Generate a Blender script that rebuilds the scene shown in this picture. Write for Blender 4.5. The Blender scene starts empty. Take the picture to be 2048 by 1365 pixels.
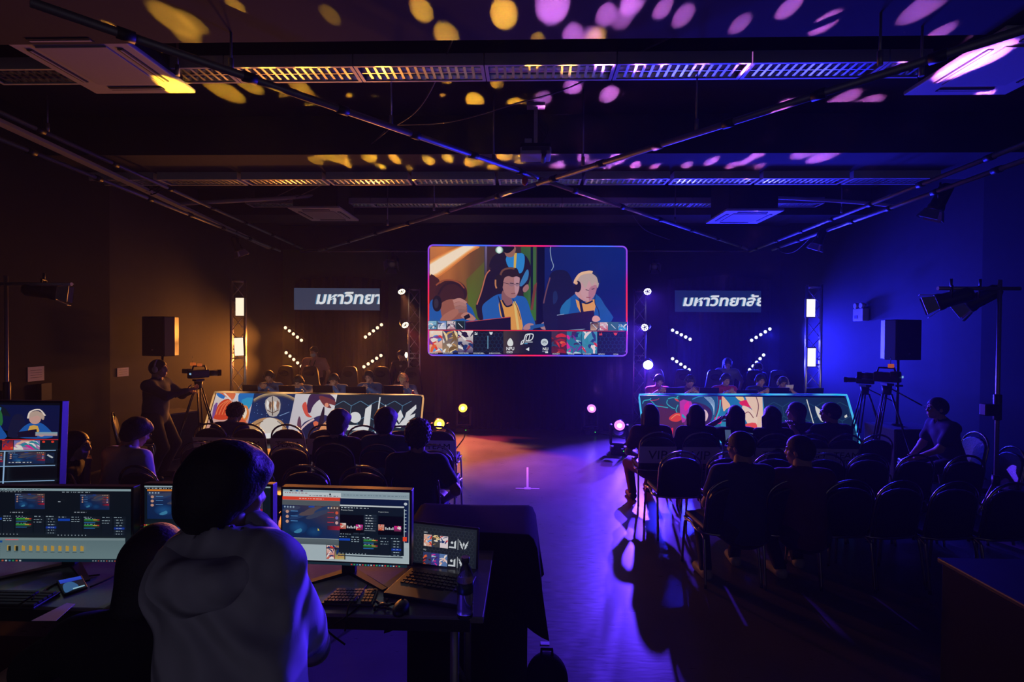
import bpy, bmesh, math, random
import numpy as np
from mathutils import Vector, Matrix, Euler
from mathutils.bvhtree import BVHTree

random.seed(7)
SC = bpy.context.scene
COL = SC.collection
R = math.radians

# ---------------------------------------------------------------- camera
FPX = 1035.0
CAM = Vector((0, 0, 2.08))
YAW, PITCH, ROLL = R(1.72), R(0.80), R(0.40)
CROT = (Matrix.Rotation(YAW, 3, 'Z') @ Matrix.Rotation(R(90) - PITCH, 3, 'X') @ Matrix.Rotation(ROLL, 3, 'Z'))
cd = bpy.data.cameras.new('camera')
cam = bpy.data.objects.new('camera', cd)
COL.objects.link(cam)
cd.sensor_width = 36
cd.lens = FPX / 2048 * 36
cd.clip_start = 0.05
cd.clip_end = 100
cam.matrix_world = Matrix.Translation(CAM) @ CROT.to_4x4()
SC.camera = cam

# ---------------------------------------------------------------- world, exposure
w = bpy.data.worlds.new('world')
SC.world = w
w.use_nodes = True
w.node_tree.nodes['Background'].inputs['Color'].default_value = (0.8, 0.75, 1.0, 1)
w.node_tree.nodes['Background'].inputs['Strength'].default_value = 0.065
SC.view_settings.view_transform = 'Standard'
SC.view_settings.look = 'None'
SC.view_settings.gamma = 1
SC.view_settings.use_curve_mapping = False
SC.view_settings.exposure = 0.0
SC.cycles.max_bounces = 4
SC.cycles.diffuse_bounces = 2
SC.cycles.glossy_bounces = 2
SC.cycles.transmission_bounces = 4
SC.cycles.transparent_max_bounces = 6
SC.cycles.volume_bounces = 0
SC.cycles.caustics_reflective = False
SC.cycles.caustics_refractive = False
SC.cycles.sample_clamp_indirect = 3
SC.cycles.use_denoising = True
SC.cycles.adaptive_threshold = 0.03

# colours of the stage wash
BLUE = (0.02, 0.02, 1.0)
VIOLET = (0.095, 0.03, 1.0)
AMBER = (1.0, 0.30, 0.045)
# strength of every group of lamps in one place
E = dict(par_blue=3300, bar_blue=115, panel_blue=40, par_warm=2600, bar_amber=36, panel_amber=3.0, gobo=15000)


# ---------------------------------------------------------------- pixel helpers
def ray(px, py):
    return CROT @ Vector(((px - 1024) / FPX, -(py - 682.5) / FPX, -1))


def at(px, py, Y):
    d = ray(px, py)
    return CAM + d * (Y / d.y)


def atz(px, py, z):
    d = ray(px, py)
    return CAM + d * ((z - CAM.z) / d.z)


def lin(c):
    return tuple(((v / 255) / 12.92 if v <= 10.3 else ((v / 255 + .055) / 1.055) ** 2.4) for v in c[:3])


# ---------------------------------------------------------------- materials
MATS = {}


def mat(name, col, rough=.5, metal=0.0, emit=None, es=1.0, noise=0.0, nscale=30, bump=0.0, spec=.5, trans=0.0, coat=0.0):
    if name in MATS:
        return MATS[name]
    m = bpy.data.materials.new(name)
    m.use_nodes = True
    nt = m.node_tree
    b = nt.nodes['Principled BSDF']
    b.inputs['Base Color'].default_value = (*col, 1)
    b.inputs['Roughness'].default_value = rough
    b.inputs['Metallic'].default_value = metal
    b.inputs['Specular IOR Level'].default_value = spec
    b.inputs['Transmission Weight'].default_value = trans
    b.inputs['Coat Weight'].default_value = coat
    if emit is not None:
        b.inputs['Emission Color'].default_value = (*emit, 1)
        b.inputs['Emission Strength'].default_value = es
    if noise or bump:
        tc = nt.nodes.new('ShaderNodeTexCoord')
        n = nt.nodes.new('ShaderNodeTexNoise')
        n.inputs['Scale'].default_value = nscale
        n.inputs['Detail'].default_value = 4
        nt.links.new(tc.outputs['Object'], n.inputs['Vector'])
        if noise:
            mr = nt.nodes.new('ShaderNodeMapRange')
            mr.inputs['To Min'].default_value = 1 - noise
            mr.inputs['To Max'].default_value = 1 + noise
            mx = nt.nodes.new('ShaderNodeVectorMath')
            mx.operation = 'SCALE'
            mx.inputs[0].default_value = col
            nt.links.new(n.outputs['Fac'], mr.inputs['Value'])
            nt.links.new(mr.outputs['Result'], mx.inputs['Scale'])
            nt.links.new(mx.outputs['Vector'], b.inputs['Base Color'])
        if bump:
            bp = nt.nodes.new('ShaderNodeBump')
            bp.inputs['Strength'].default_value = bump
            bp.inputs['Distance'].default_value = .01
            nt.links.new(n.outputs['Fac'], bp.inputs['Height'])
            nt.links.new(bp.outputs['Normal'], b.inputs['Normal'])
    MATS[name] = m
    return m


def pic_mat(name, strength=1.0):
    if name in MATS:
        return MATS[name]
    m = bpy.data.materials.new(name)
    m.use_nodes = True
    nt = m.node_tree
    b = nt.nodes['Principled BSDF']
    b.inputs['Base Color'].default_value = (.004, .004, .005, 1)
    b.inputs['Roughness'].default_value = .45
    at_ = nt.nodes.new('ShaderNodeAttribute')
    at_.attribute_name = 'Col'
    nt.links.new(at_.outputs['Color'], b.inputs['Emission Color'])
    b.inputs['Emission Strength'].default_value = strength
    MATS[name] = m
    return m


# ---------------------------------------------------------------- objects
def tag(o, label=None, cat=None, group=None, kind=None):
    if label: o['label'] = label
    if cat: o['category'] = cat
    if group: o['group'] = group
    if kind: o['kind'] = kind
    return o


def thing(name, label, cat, loc=(0, 0, 0), rotz=0.0, group=None):
    o = bpy.data.objects.new(name, None)
    o.empty_display_size = .1
    COL.objects.link(o)
    o.location = loc
    o.rotation_euler = (0, 0, rotz)
    return tag(o, label, cat, group)


def rmat(o):
    return Matrix.LocRotScale(o.location, o.rotation_euler, o.scale)


def dup(o, loc=None, rotz=None, label=None, group=None, parent=None):
    c = o.copy()
    COL.objects.link(c)
    if parent is not None: c.parent = parent
    if loc is not None: c.location = loc
    if rotz is not None: c.rotation_euler = (0, 0, rotz)
    if label: c['label'] = label
    if group: c['group'] = group
    for ch in list(o.children):
        dup(ch, parent=c)
    return c


class MB:
    def __init__(s):
        s.v, s.f, s.m, s.sm = [], [], [], []

    def add(s, vs, fs, mi=0, smooth=False):
        b = len(s.v)
        s.v += [tuple(p) for p in vs]
        s.f += [tuple(i + b for i in f) for f in fs]
        s.m += [mi] * len(fs)
        s.sm += [smooth] * len(fs)
        return s

    def box(s, c, size, rot=None, mi=0):
        c = Vector(c)
        hx, hy, hz = size[0] / 2, size[1] / 2, size[2] / 2
        M = rot if rot is not None else Matrix.Identity(3)
        vs = [c + M @ Vector((x, y, z)) for x in (-hx, hx) for y in (-hy, hy) for z in (-hz, hz)]
        return s.add(vs, [(0, 1, 3, 2), (4, 6, 7, 5), (0, 4, 5, 1), (2, 3, 7, 6), (0, 2, 6, 4), (1, 5, 7, 3)], mi)

    def hexa(s, a, b, mi=0):
        """two matching quads joined to a closed block"""
        return s.add(list(a) + list(b), [(3, 2, 1, 0), (4, 5, 6, 7), (0, 1, 5, 4), (1, 2, 6, 5), (2, 3, 7, 6), (3, 0, 4, 7)], mi)

    def cyl(s, p0, p1, r0, r1=None, n=12, mi=0, smooth=True):
        p0, p1 = Vector(p0), Vector(p1)
        r1 = r0 if r1 is None else r1
        q = (p1 - p0).to_track_quat('Z', 'Y').to_matrix()
        vs = []
        for p, r in ((p0, r0), (p1, r1)):
            vs += [p + q @ Vector((r * math.cos(2 * math.pi * i / n), r * math.sin(2 * math.pi * i / n), 0)) for i in range(n)]
        s.add(vs, [(i, (i + 1) % n, n + (i + 1) % n, n + i) for i in range(n)], mi, smooth)
        b = len(s.v) - 2 * n
        s.f += [tuple(b + i for i in range(n))[::-1], tuple(b + n + i for i in range(n))]
        s.m += [mi, mi]
        s.sm += [False, False]
        return s

    def tube(s, pts, r, n=8, closed=False, mi=0):
        pts = [Vector(p) for p in pts]
        N = len(pts)
        vs, prev = [], None
        for i, p in enumerate(pts):
            a = pts[(i - 1) % N] if (closed or i > 0) else p
            b = pts[(i + 1) % N] if (closed or i < N - 1) else p
            t = (b - a).normalized()
            if prev is None:
                u = t.orthogonal().normalized()
            else:
                u = (prev - t * prev.dot(t)).normalized()
            prev = u
            v = t.cross(u)
            rr = r[i] if isinstance(r, (list, tuple)) else r
            vs += [p + (u * math.cos(2 * math.pi * k / n) + v * math.sin(2 * math.pi * k / n)) * rr for k in range(n)]
        fs = []
        for i in range(N if closed else N - 1):
            j = (i + 1) % N
            fs += [(i * n + k, i * n + (k + 1) % n, j * n + (k + 1) % n, j * n + k) for k in range(n)]
        s.add(vs, fs, mi, True)
        if not closed:
            b = len(s.v) - N * n
            s.f += [tuple(b + k for k in range(n))[::-1], tuple(b + (N - 1) * n + k for k in range(n))]
            s.m += [mi, mi]
            s.sm += [False, False]
        return s

    def ell(s, c, r, rot=None, nu=16, nv=10, mi=0):
        c = Vector(c)
        r = (r, r, r) if isinstance(r, (int, float)) else r
        M = rot if rot is not None else Matrix.Identity(3)
        vs = [c + M @ Vector((0, 0, r[2]))]
        for j in range(1, nv):
            th = math.pi * j / nv
            for i in range(nu):
                ph = 2 * math.pi * i / nu
                vs.append(c + M @ Vector((r[0] * math.sin(th) * math.cos(ph), r[1] * math.sin(th) * math.sin(ph), r[2] * math.cos(th))))
        vs.append(c + M @ Vector((0, 0, -r[2])))
        fs = [(0, 1 + i, 1 + (i + 1) % nu) for i in range(nu)]
        for j in range(nv - 2):
            fs += [(1 + j * nu + i, 1 + (j + 1) * nu + i, 1 + (j + 1) * nu + (i + 1) % nu, 1 + j * nu + (i + 1) % nu) for i in range(nu)]
        L = len(vs) - 1
        fs += [(L, 1 + (nv - 2) * nu + (i + 1) % nu, 1 + (nv - 2) * nu + i) for i in range(nu)]
        return s.add(vs, fs, mi, True)

    def lathe(s, prof, c=(0, 0, 0), rot=None, n=24, mi=0):
        c = Vector(c)
        M = rot if rot is not None else Matrix.Identity(3)
        vs, fs = [], []
        for (r, z) in prof:
            vs += [c + M @ Vector((r * math.cos(2 * math.pi * i / n), r * math.sin(2 * math.pi * i / n), z)) for i in range(n)]
        for j in range(len(prof) - 1):
            fs += [(j * n + i, j * n + (i + 1) % n, (j + 1) * n + (i + 1) % n, (j + 1) * n + i) for i in range(n)]
        s.add(vs, fs, mi, True)
        b = len(s.v) - len(vs)
        s.f += [tuple(b + i for i in range(n))[::-1], tuple(b + (len(prof) - 1) * n + i for i in range(n))]
        s.m += [mi, mi]
        s.sm += [False, False]
        return s

    def prism(s, poly, thick, M, mi=0, smooth=False):
        """closed 2-D outline (x, y) extruded along z by thick, put in place by the 4x4 matrix M"""
        n = len(poly)
        vs = [M @ Vector((x, y, 0)) for x, y in poly] + [M @ Vector((x, y, thick)) for x, y in poly]
        s.add(vs, [tuple(range(n))[::-1], tuple(range(n, 2 * n))], mi)
        b = len(s.v) - 2 * n
        s.f += [(b + i, b + (i + 1) % n, b + n + (i + 1) % n, b + n + i) for i in range(n)]
        s.m += [mi] * n
        s.sm += [smooth] * n
        return s

    def build(s, name, mats, parent=None, world=False, bevel=0.0, seg=2, label=None, loc=None, rotz=None):
        vs = s.v
        if world and parent is not None:
            M = rmat(parent)
            p = parent.parent
            while p is not None:
                M = rmat(p) @ M
                p = p.parent
            M = M.inverted()
            vs = [tuple(M @ Vector(v)) for v in vs]
        me = bpy.data.meshes.new(name)
        me.from_pydata(vs, [], s.f)
        ms = mats if isinstance(mats, (list, tuple)) else [mats]
        for m in ms: me.materials.append(m)
        me.polygons.foreach_set('material_index', s.m)
        me.polygons.foreach_set('use_smooth', s.sm)
        bm = bmesh.new()
        bm.from_mesh(me)
        bmesh.ops.recalc_face_normals(bm, faces=bm.faces)
        bm.to_mesh(me)
        bm.free()
        o = bpy.data.objects.new(name, me)
        COL.objects.link(o)
        if parent is not None: o.parent = parent
        if loc is not None: o.location = loc
        if rotz is not None: o.rotation_euler = (0, 0, rotz)
        if bevel:
            b = o.modifiers.new('bevel', 'BEVEL')
            b.width = bevel
            b.segments = seg
            b.limit_method = 'ANGLE'
            b.angle_limit = R(40)
        if label: o['label'] = label
        return o


def lamp(name, kind, loc, aim, col, energy, parent=None, spot=90, blend=.5, radius=.05, sx=.1, sy=.1, spread=180):
    d = bpy.data.lights.new(name, kind)
    d.color = col
    d.energy = energy
    if kind == 'SPOT':
        d.spot_size = R(spot)
        d.spot_blend = blend
        d.shadow_soft_size = radius
    elif kind == 'POINT':
        d.shadow_soft_size = radius
    elif kind == 'AREA':
        d.shape = 'RECTANGLE'
        d.size, d.size_y = sx, sy
        d.spread = R(spread)
    o = bpy.data.objects.new(name, d)
    COL.objects.link(o)
    q = Vector(aim).to_track_quat('-Z', 'Y')
    M = Matrix.LocRotScale(Vector(loc), q, Vector((1, 1, 1)))
    if parent is not None:
        o.parent = parent
        M = rmat(parent).inverted() @ M
    o.matrix_local = M
    return o


def smooth_pts(pts, closed=True, n=6):
    P = [Vector((*p, 0)) if len(p) == 2 else Vector(p) for p in pts]
    N = len(P)
    out = []
    for i in range(N if closed else N - 1):
        if closed:
            a, b, c, d = P[(i - 1) % N], P[i], P[(i + 1) % N], P[(i + 2) % N]
        else:
            a, b, c, d = P[max(i - 1, 0)], P[i], P[i + 1], P[min(i + 2, N - 1)]
        for k in range(n):
            t = k / n
            out.append(.5 * (2 * b + (c - a) * t + (2 * a - 5 * b + 4 * c - d) * t * t + (3 * b - a - 3 * c + d) * t ** 3))
    if not closed: out.append(P[-1])
    return out


# ---------------------------------------------------------------- lettering
def text_geo(s, bold=0.0, shear=0.0):
    cu = bpy.data.curves.new('lettering', 'FONT')
    cu.body = s
    cu.offset = bold
    cu.shear = shear
    cu.resolution_u = 3
    o = bpy.data.objects.new('lettering', cu)
    COL.objects.link(o)
    dg = bpy.context.evaluated_depsgraph_get()
    me = bpy.data.meshes.new_from_object(o.evaluated_get(dg))
    vs = [tuple(v.co) for v in me.vertices]
    fs = [tuple(p.vertices) for p in me.polygons]
    bpy.data.objects.remove(o)
    bpy.data.curves.remove(cu)
    bpy.data.meshes.remove(me)
    if not vs: return [], [], (0, 0, 1, 1)
    xs, ys = [v[0] for v in vs], [v[1] for v in vs]
    return vs, fs, (min(xs), min(ys), max(xs), max(ys))


def fit_text(s, box, bold=0.0, shear=0.0):
    """lettering fitted into box (x0, y_bottom, x1, y_top): 2-D points and faces"""
    vs, fs, b = text_geo(s, bold, shear)
    kx = (box[2] - box[0]) / (b[2] - b[0] or 1)
    ky = (box[3] - box[1]) / (b[3] - b[1] or 1)
    return [(box[0] + (x - b[0]) * kx, box[1] + (y - b[1]) * ky) for x, y, z in vs], fs


# ---------------------------------------------------------------- flat pictures shown on screens
class Pic:
    """flat coloured shapes laid one over the other, in picture units mapped by mp(x, y, layer)"""

    def __init__(s, mp):
        s.mp = mp
        s.v, s.f, s.c = [], [], []
        s.layer = 0

    def raw(s, pts, faces, cols):
        b = len(s.v)
        s.v += [tuple(s.mp(x, y, s.layer)) for x, y in pts]
        for f in faces:
            s.f.append(tuple(i + b for i in f))
            s.c += [cols[i] for i in f]
        s.layer += 1

    def poly(s, pts, col, sm=0):
        if sm: pts = [(p.x, p.y) for p in smooth_pts(pts, True, sm)]
        if isinstance(col[0], (tuple, list)):
            cols = [lin(c) for c in col]
        else:
            cols = [lin(col)] * len(pts)
        s.raw(pts, [tuple(range(len(pts)))], cols)

    def rect(s, x0, y0, x1, y1, col, col2=None, horiz=False):
        c2 = col2 or col
        cs = [col, c2, c2, col] if horiz else [col, col, c2, c2]
        s.poly([(x0, y0), (x1, y0), (x1, y1), (x0, y1)], cs)

    def ell(s, x, y, rx, ry, col, rot=0, n=20, edge=None):
        cr, sr = math.cos(rot), math.sin(rot)
        pts = [(x + rx * math.cos(t) * cr - ry * math.sin(t) * sr, y + rx * math.cos(t) * sr + ry * math.sin(t) * cr)
               for t in [2 * math.pi * i / n for i in range(n)]]
        if edge is None:
            s.poly(pts, col)
        else:
            s.raw([(x, y)] + pts, [(0, 1 + i, 1 + (i + 1) % n) for i in range(n)], [lin(col)] + [lin(edge)] * n)

    def line(s, pts, wd, col, sm=0):
        if sm: pts = [(p.x, p.y) for p in smooth_pts(pts, False, sm)]
        P = [Vector(p) for p in pts]
        L, Rr = [], []
        for i, p in enumerate(P):
            t = (P[min(i + 1, len(P) - 1)] - P[max(i - 1, 0)])
            t = t.normalized() if t.length else Vector((1, 0))
            n = Vector((-t.y, t.x)) * wd / 2
            L.append(tuple(p + n))
            Rr.append(tuple(p - n))
        k = len(P)
        s.raw(L + Rr, [(i, i + 1, k + i + 1, k + i) for i in range(k - 1)], [lin(col)] * (2 * k))

    def text(s, st, x0, y0, x1, y1, col, bold=0.0, shear=0.0):
        pts, fs = fit_text(st, (x0, -y1, x1, -y0), bold, shear)
        if pts: s.raw([(x, -y) for x, y in pts], fs, [lin(col)] * len(pts))

    def hexes(s, x0, y0, x1, y1, r, col, wd, skew=0.0):
        """honeycomb lines inside a box"""
        dx, dy = r * math.sqrt(3), r * 1.5
        j, y = 0, y0
        pts, fs = [], []

        def seg(a, b):
            if all(x0 <= q[0] <= x1 and y0 <= q[1] <= y1 for q in (a, b)):
                t = (Vector(b) - Vector(a)).normalized()
                n = Vector((-t.y, t.x)) * wd / 2
                k = len(pts)
                for q, sg in ((a, 1), (b, 1), (b, -1), (a, -1)):
                    q = Vector(q) + n * sg
                    pts.append((q.x + skew * (q.y - y0), q.y))
                fs.append((k, k + 1, k + 2, k + 3))
        while y < y1 + r:
            x = x0 + (dx / 2 if j % 2 else 0)
            while x < x1 + dx:
                V = [(x + r * math.sin(a), y - r * math.cos(a)) for a in [math.pi / 3 * q for q in range(6)]]
                for q in (5, 0, 1): seg(V[q], V[(q + 1) % 6])
                x += dx
            y += dy
            j += 1
        s.raw(pts, fs, [lin(col)] * len(pts))

    def build(s, name, m, parent=None, label=None):
        vs = s.v
        if parent is not None:
            M = rmat(parent)
            if parent.parent is not None: M = rmat(parent.parent) @ M
            M = M.inverted()
            vs = [tuple(M @ Vector(v)) for v in vs]
        me = bpy.data.meshes.new(name)
        me.from_pydata(vs, [], s.f)
        ca = me.color_attributes.new('Col', 'FLOAT_COLOR', 'CORNER')
        ca.data.foreach_set('color', np.array([(*c, 1) for c in s.c], dtype=np.float32).ravel())
        me.materials.append(m)
        o = bpy.data.objects.new(name, me)
        COL.objects.link(o)
        if parent is not None: o.parent = parent
        if label: o['label'] = label
        return o


def px_map(Y, ox=0, oy=0, k=1.0, step=.0006):
    """picture units of a crop at (ox, oy) enlarged k times -> the wall-parallel plane at distance Y"""
    return lambda x, y, l: at(ox + x / k, oy + y / k, Y) + Vector((0, -step * l, 0))


def quad_map(q, W, H, step=.0004, nrm=None):
    """unit picture W x H on the 3-D quad q (top-left, top-right, bottom-right, bottom-left)"""
    q = [Vector(p) for p in q]
    n = (q[1] - q[0]).cross(q[3] - q[0]).normalized()
    if n.dot(CAM - q[0]) < 0: n = -n

    def f(x, y, l):
        u, v = x / W, y / H
        return (q[0] * (1 - u) + q[1] * u) * (1 - v) + (q[3] * (1 - u) + q[2] * u) * v + n * step * (l + 1)
    return f
# ================================================================ materials used all over
M_WALL = mat('dark_wall_paint', (.030, .028, .030), .8, noise=.18, nscale=5, bump=.05)
M_WALLG = mat('green_key_paint', (.032, .06, .012), .85, noise=.15, nscale=3)
M_BLACKWALL = mat('black_panel', (.012, .011, .013), .9, noise=.2, nscale=6)
M_CEIL = mat('dark_ceiling_board', (.026, .024, .025), .9, noise=.12, nscale=4)
M_BEAM = mat('dark_ceiling_beam', (.026, .024, .025), .9, noise=.12, nscale=4)
M_CURT = mat('black_curtain_cloth', (.008, .007, .009), .95, noise=.3, nscale=40, spec=.03)
M_BLACK = mat('black_plastic', (.012, .012, .014), .45, noise=.2, nscale=60)
M_MATTE = mat('black_matte', (.009, .009, .010), .8, noise=.2, nscale=60, spec=.2)
M_VINYL = mat('black_vinyl', (.014, .013, .015), .38, noise=.2, nscale=50, bump=.15)
M_CHROME = mat('dark_chrome_tube', (.38, .34, .33), .22, 1.0, noise=.1, nscale=20)
M_STEEL = mat('galvanised_pipe', (.34, .32, .33), .45, .7, noise=.15, nscale=25)
M_ALU = mat('aluminium_truss', (.55, .53, .55), .38, .9, noise=.1, nscale=20)
M_WHITE = mat('white_enamel', (.62, .62, .62), .4, noise=.05, nscale=20)
M_PANEL = mat('white_air_panel', (.52, .5, .5), .55, noise=.05, nscale=20)
M_SLOT = mat('dark_slot', (.03, .03, .035), .6, noise=.1)
M_MIRROR = mat('polished_reflector', (.82, .82, .85), .27, 1.0, noise=.05, nscale=10)
M_PAPER = mat('white_paper', (.8, .78, .8), .8, noise=.05, nscale=20)
M_INK = mat('black_ink', (.015, .015, .02), .7, noise=.05)
M_GREENLED = mat('green_status_led', (.01, .05, .01), .4, emit=(.05, 1, .1), es=1.5)
M_WOOD = mat('grey_wood_boards', (.16, .13, .11), .55, noise=.3, nscale=8)

# floor: polished grey vinyl
m = bpy.data.materials.new('polished_floor')
m.use_nodes = True
nt = m.node_tree
b = nt.nodes['Principled BSDF']
tc = nt.nodes.new('ShaderNodeTexCoord')
n1 = nt.nodes.new('ShaderNodeTexNoise'); n1.inputs['Scale'].default_value = 1.3; n1.inputs['Detail'].default_value = 6
n2 = nt.nodes.new('ShaderNodeTexNoise'); n2.inputs['Scale'].default_value = 26; n2.inputs['Detail'].default_value = 3
mp_ = nt.nodes.new('ShaderNodeMapping'); mp_.inputs['Scale'].default_value = (.35, 1.6, 1)
cr = nt.nodes.new('ShaderNodeValToRGB')
cr.color_ramp.elements[0].position = .3; cr.color_ramp.elements[0].color = (.105, .098, .098, 1)
cr.color_ramp.elements[1].position = .75; cr.color_ramp.elements[1].color = (.17, .16, .16, 1)
rr = nt.nodes.new('ShaderNodeMapRange'); rr.inputs['To Min'].default_value = .22; rr.inputs['To Max'].default_value = .4
bp = nt.nodes.new('ShaderNodeBump'); bp.inputs['Strength'].default_value = .06; bp.inputs['Distance'].default_value = .01
nt.links.new(tc.outputs['Object'], n1.inputs['Vector'])
nt.links.new(tc.outputs['Object'], mp_.inputs['Vector'])
nt.links.new(mp_.outputs['Vector'], n2.inputs['Vector'])
nt.links.new(n1.outputs['Fac'], cr.inputs['Fac'])
nt.links.new(cr.outputs['Color'], b.inputs['Base Color'])
nt.links.new(n2.outputs['Fac'], rr.inputs['Value'])
nt.links.new(rr.outputs['Result'], b.inputs['Roughness'])
nt.links.new(n2.outputs['Fac'], bp.inputs['Height'])
nt.links.new(bp.outputs['Normal'], b.inputs['Normal'])
M_FLOOR = m


def struct(name, mb, m, **k):
    o = mb.build(name, m, **k)
    o['kind'] = 'structure'
    return o


# ================================================================ room shell
XW, Y0, Y1, ZC = 6.5, -3.0, 13.55, 4.88
struct('floor', MB().box((0, (Y0 + Y1) / 2, -.05), (2 * XW + .6, Y1 - Y0 + .6, .1)), M_FLOOR)
struct('ceiling', MB().box((0, (Y0 + Y1) / 2, ZC + .05), (2 * XW + .6, Y1 - Y0 + .6, .1)), M_CEIL)
struct('wall_left', MB().box((-XW - .05, (Y0 + Y1) / 2, ZC / 2), (.1, Y1 - Y0, ZC)), M_WALL)
struct('wall_right', MB().box((XW + .05, (Y0 + Y1) / 2, ZC / 2), (.1, Y1 - Y0, ZC)), M_WALL)
struct('wall_front', MB().box((0, Y1 + .05, ZC / 2), (2 * XW + .2, .1, ZC)), M_WALL)
# rear wall left out: world light enters behind the camera as added fill
# green-painted area on the left of the front wall, black masking above it
struct('trim_1', MB().box((-4.2, Y1 - .02, 2.13), (4.55, .04, 4.26)), M_WALLG)
struct('trim_2', MB().box((0, Y1 - .06, 4.57), (2 * XW, .06, .62)), M_BLACKWALL)
# black side partitions nearer the camera
struct('trim_3', MB().box((-XW + .06, 2.36, ZC / 2), (.12, 10.72, ZC)), M_BLACKWALL)
struct('trim_4', MB().box((XW - .06, 2.24, ZC / 2), (.12, 10.48, ZC)), M_BLACKWALL)
struct('trim_5', MB().box((XW - .05, 7.84, ZC / 2), (.10, .72, ZC)), mat('dark_pilaster_paint', (.03, .028, .03), .8, noise=.2, nscale=6))
for i, (ya_, yb_) in enumerate(((3.325, 4.075), (6.645, 7.76), (10.025, 10.775))):
    struct('trim_%d' % (6 + i), MB().box((0, (ya_ + yb_) / 2, 4.38 + (ZC - 4.38) / 2), (2 * XW, yb_ - ya_, ZC - 4.38)), M_BEAM)

# control riser under the desk of the operators (below the frame)
o = struct('trim_9', MB().box((-2.2, .7, .125), (5.4, 3.7, .25)), M_MATTE)

# ================================================================ strip lights in three rows
def make_fixture():
    t = thing('strip_light', '-', 'ceiling light', group='louvred strip lights in rows')
    L, W, H = 1.18, .30, .10
    mb = MB()
    mb.box((0, 0, H - .004), (L, W, .008))
    for s in (-1, 1):
        mb.box((0, s * (W / 2 - .004), H / 2), (L, .008, H))
        mb.box((s * (L / 2 - .004), 0, H / 2), (.008, W - .016, H))
    mb.build('housing', M_WHITE, t)
    fr = MB()
    for s in (-1, 1):
        fr.box((0, s * (W / 2 - .012), -.003), (L, .024, .012))
        fr.box((s * (L / 2 - .015), 0, -.003), (.03, W - .048, .012))
    fr.build('frame', M_WHITE, t)
    rf = MB()
    for s in (-1, 1):
        pts = [(.127 * math.cos(a) * .5, .075 * math.sin(a)) for a in [math.pi * k / 8 for k in range(9)]]
        vs = [(x, s * .066 + p[0], p[1]) for x in (-L / 2 + .03, L / 2 - .03) for p in pts]
        rf.add(vs, [(k, k + 1, 9 + k + 1, 9 + k) for k in range(8)], 0, True)
    rf.build('reflector', M_MIRROR, t)
    lv = MB()
    lv.box((0, 0, .02), (L - .06, .010, .04))
    n = 15
    for k in range(1, n):
        x = -L / 2 + .03 + (L - .06) * k / n
        for s in (-1, 1):
            vs = [(x - .012, s * .004, 0), (x + .012, s * .004, 0), (x + .012, s * .125, 0), (x - .012, s * .125, 0),
                  (x - .002, s * .004, .042), (x + .002, s * .004, .042), (x + .002, s * .125, .042), (x - .002, s * .125, .042)]
            lv.hexa(vs[:4], vs[4:])
    lv.build('louvre', M_MIRROR, t)
    return t


ORD = ['first', 'second', 'third', 'fourth', 'fifth', 'sixth', 'seventh', 'eighth', 'ninth', 'tenth', 'eleventh']
fx0 = make_fixture()
used = False
for row, (Yc, zb, xs, nm) in enumerate((
        (4.82, 4.50, [-.41 + 1.19 * (k + .5) for k in range(-4, 4)], 'nearest row, closest to the camera'),
        (7.50, 4.279, [-.46 + 1.235 * (k + .5) for k in range(-5, 5)], 'middle row, behind the projector'),
        (9.75, 4.50, [-.57 + 1.19 * (k + .5) for k in range(-4, 5)], 'farthest row, above the big screen'))):
    for i, x in enumerate(xs):
        lab = 'white louvred strip light, %s from left in the %s' % (ORD[i], nm)
        o = fx0 if not used else dup(fx0)
        used = True
        o.location = (x, Yc, zb)
        o['label'] = lab
# hanging channel that carries the row under the beam
for (yy, za, zb, xa, xb, nm) in ((4.82, 4.60, 4.88, -5.1, 4.3, 'nearest'), (9.75, 4.60, 4.88, -5.2, 4.9, 'farthest')):
    mb = MB()
    mb.box(((xa + xb) / 2, yy, (za + zb) / 2), (xb - xa, .06, zb - za))
    tag(mb.build('support_channel', M_MATTE), 'black channel holding the %s row of strip lights up to the ceiling' % nm, 'channel')

# ================================================================ ceiling air conditioners
def aircon(corner_px, Yfar, Ynear, xl, xr, zb, label):
    cx, cy = (xl + xr) / 2, (Yfar + Ynear) / 2
    t = thing('air_conditioner', label, 'air conditioner', (cx, cy, zb), 0, 'ceiling cassette air conditioners')
    W, D = xr - xl, Yfar - Ynear
    top = ZC - zb
    MB().box((0, 0, top / 2 + .02), (W * .86, D * .86, top - .04)).build('body', M_MATTE, t, bevel=.02)
    MB().box((0, 0, .012), (W, D, .04)).build('panel', M_PANEL, t, bevel=.012)
    g = MB().box((0, 0, -.013), (W * .60, D * .60, .012))
    g.build('intake_grille', mat('grey_intake_grille', (.42, .40, .40), .6, noise=.1, nscale=90), t, bevel=.004)
    for a in range(4):
        rot = Matrix.Rotation(a * math.pi / 2, 3, 'Z')
        k = (D if a % 2 == 0 else W)
        ln = (W if a % 2 == 0 else D) * .52
        c = rot @ Vector((0, -k * .385, -.012))
        mb = MB()
        mb.box(c, (ln, k * .052, .008), rot)
        sl_ = mb.build('air_slot', M_SLOT, t)
        v = MB().box(c + Vector((0, 0, -.005)), (ln * .97, k * .018, .004), rot)
        v.build('vane', M_PANEL, sl_)
    return t


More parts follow.
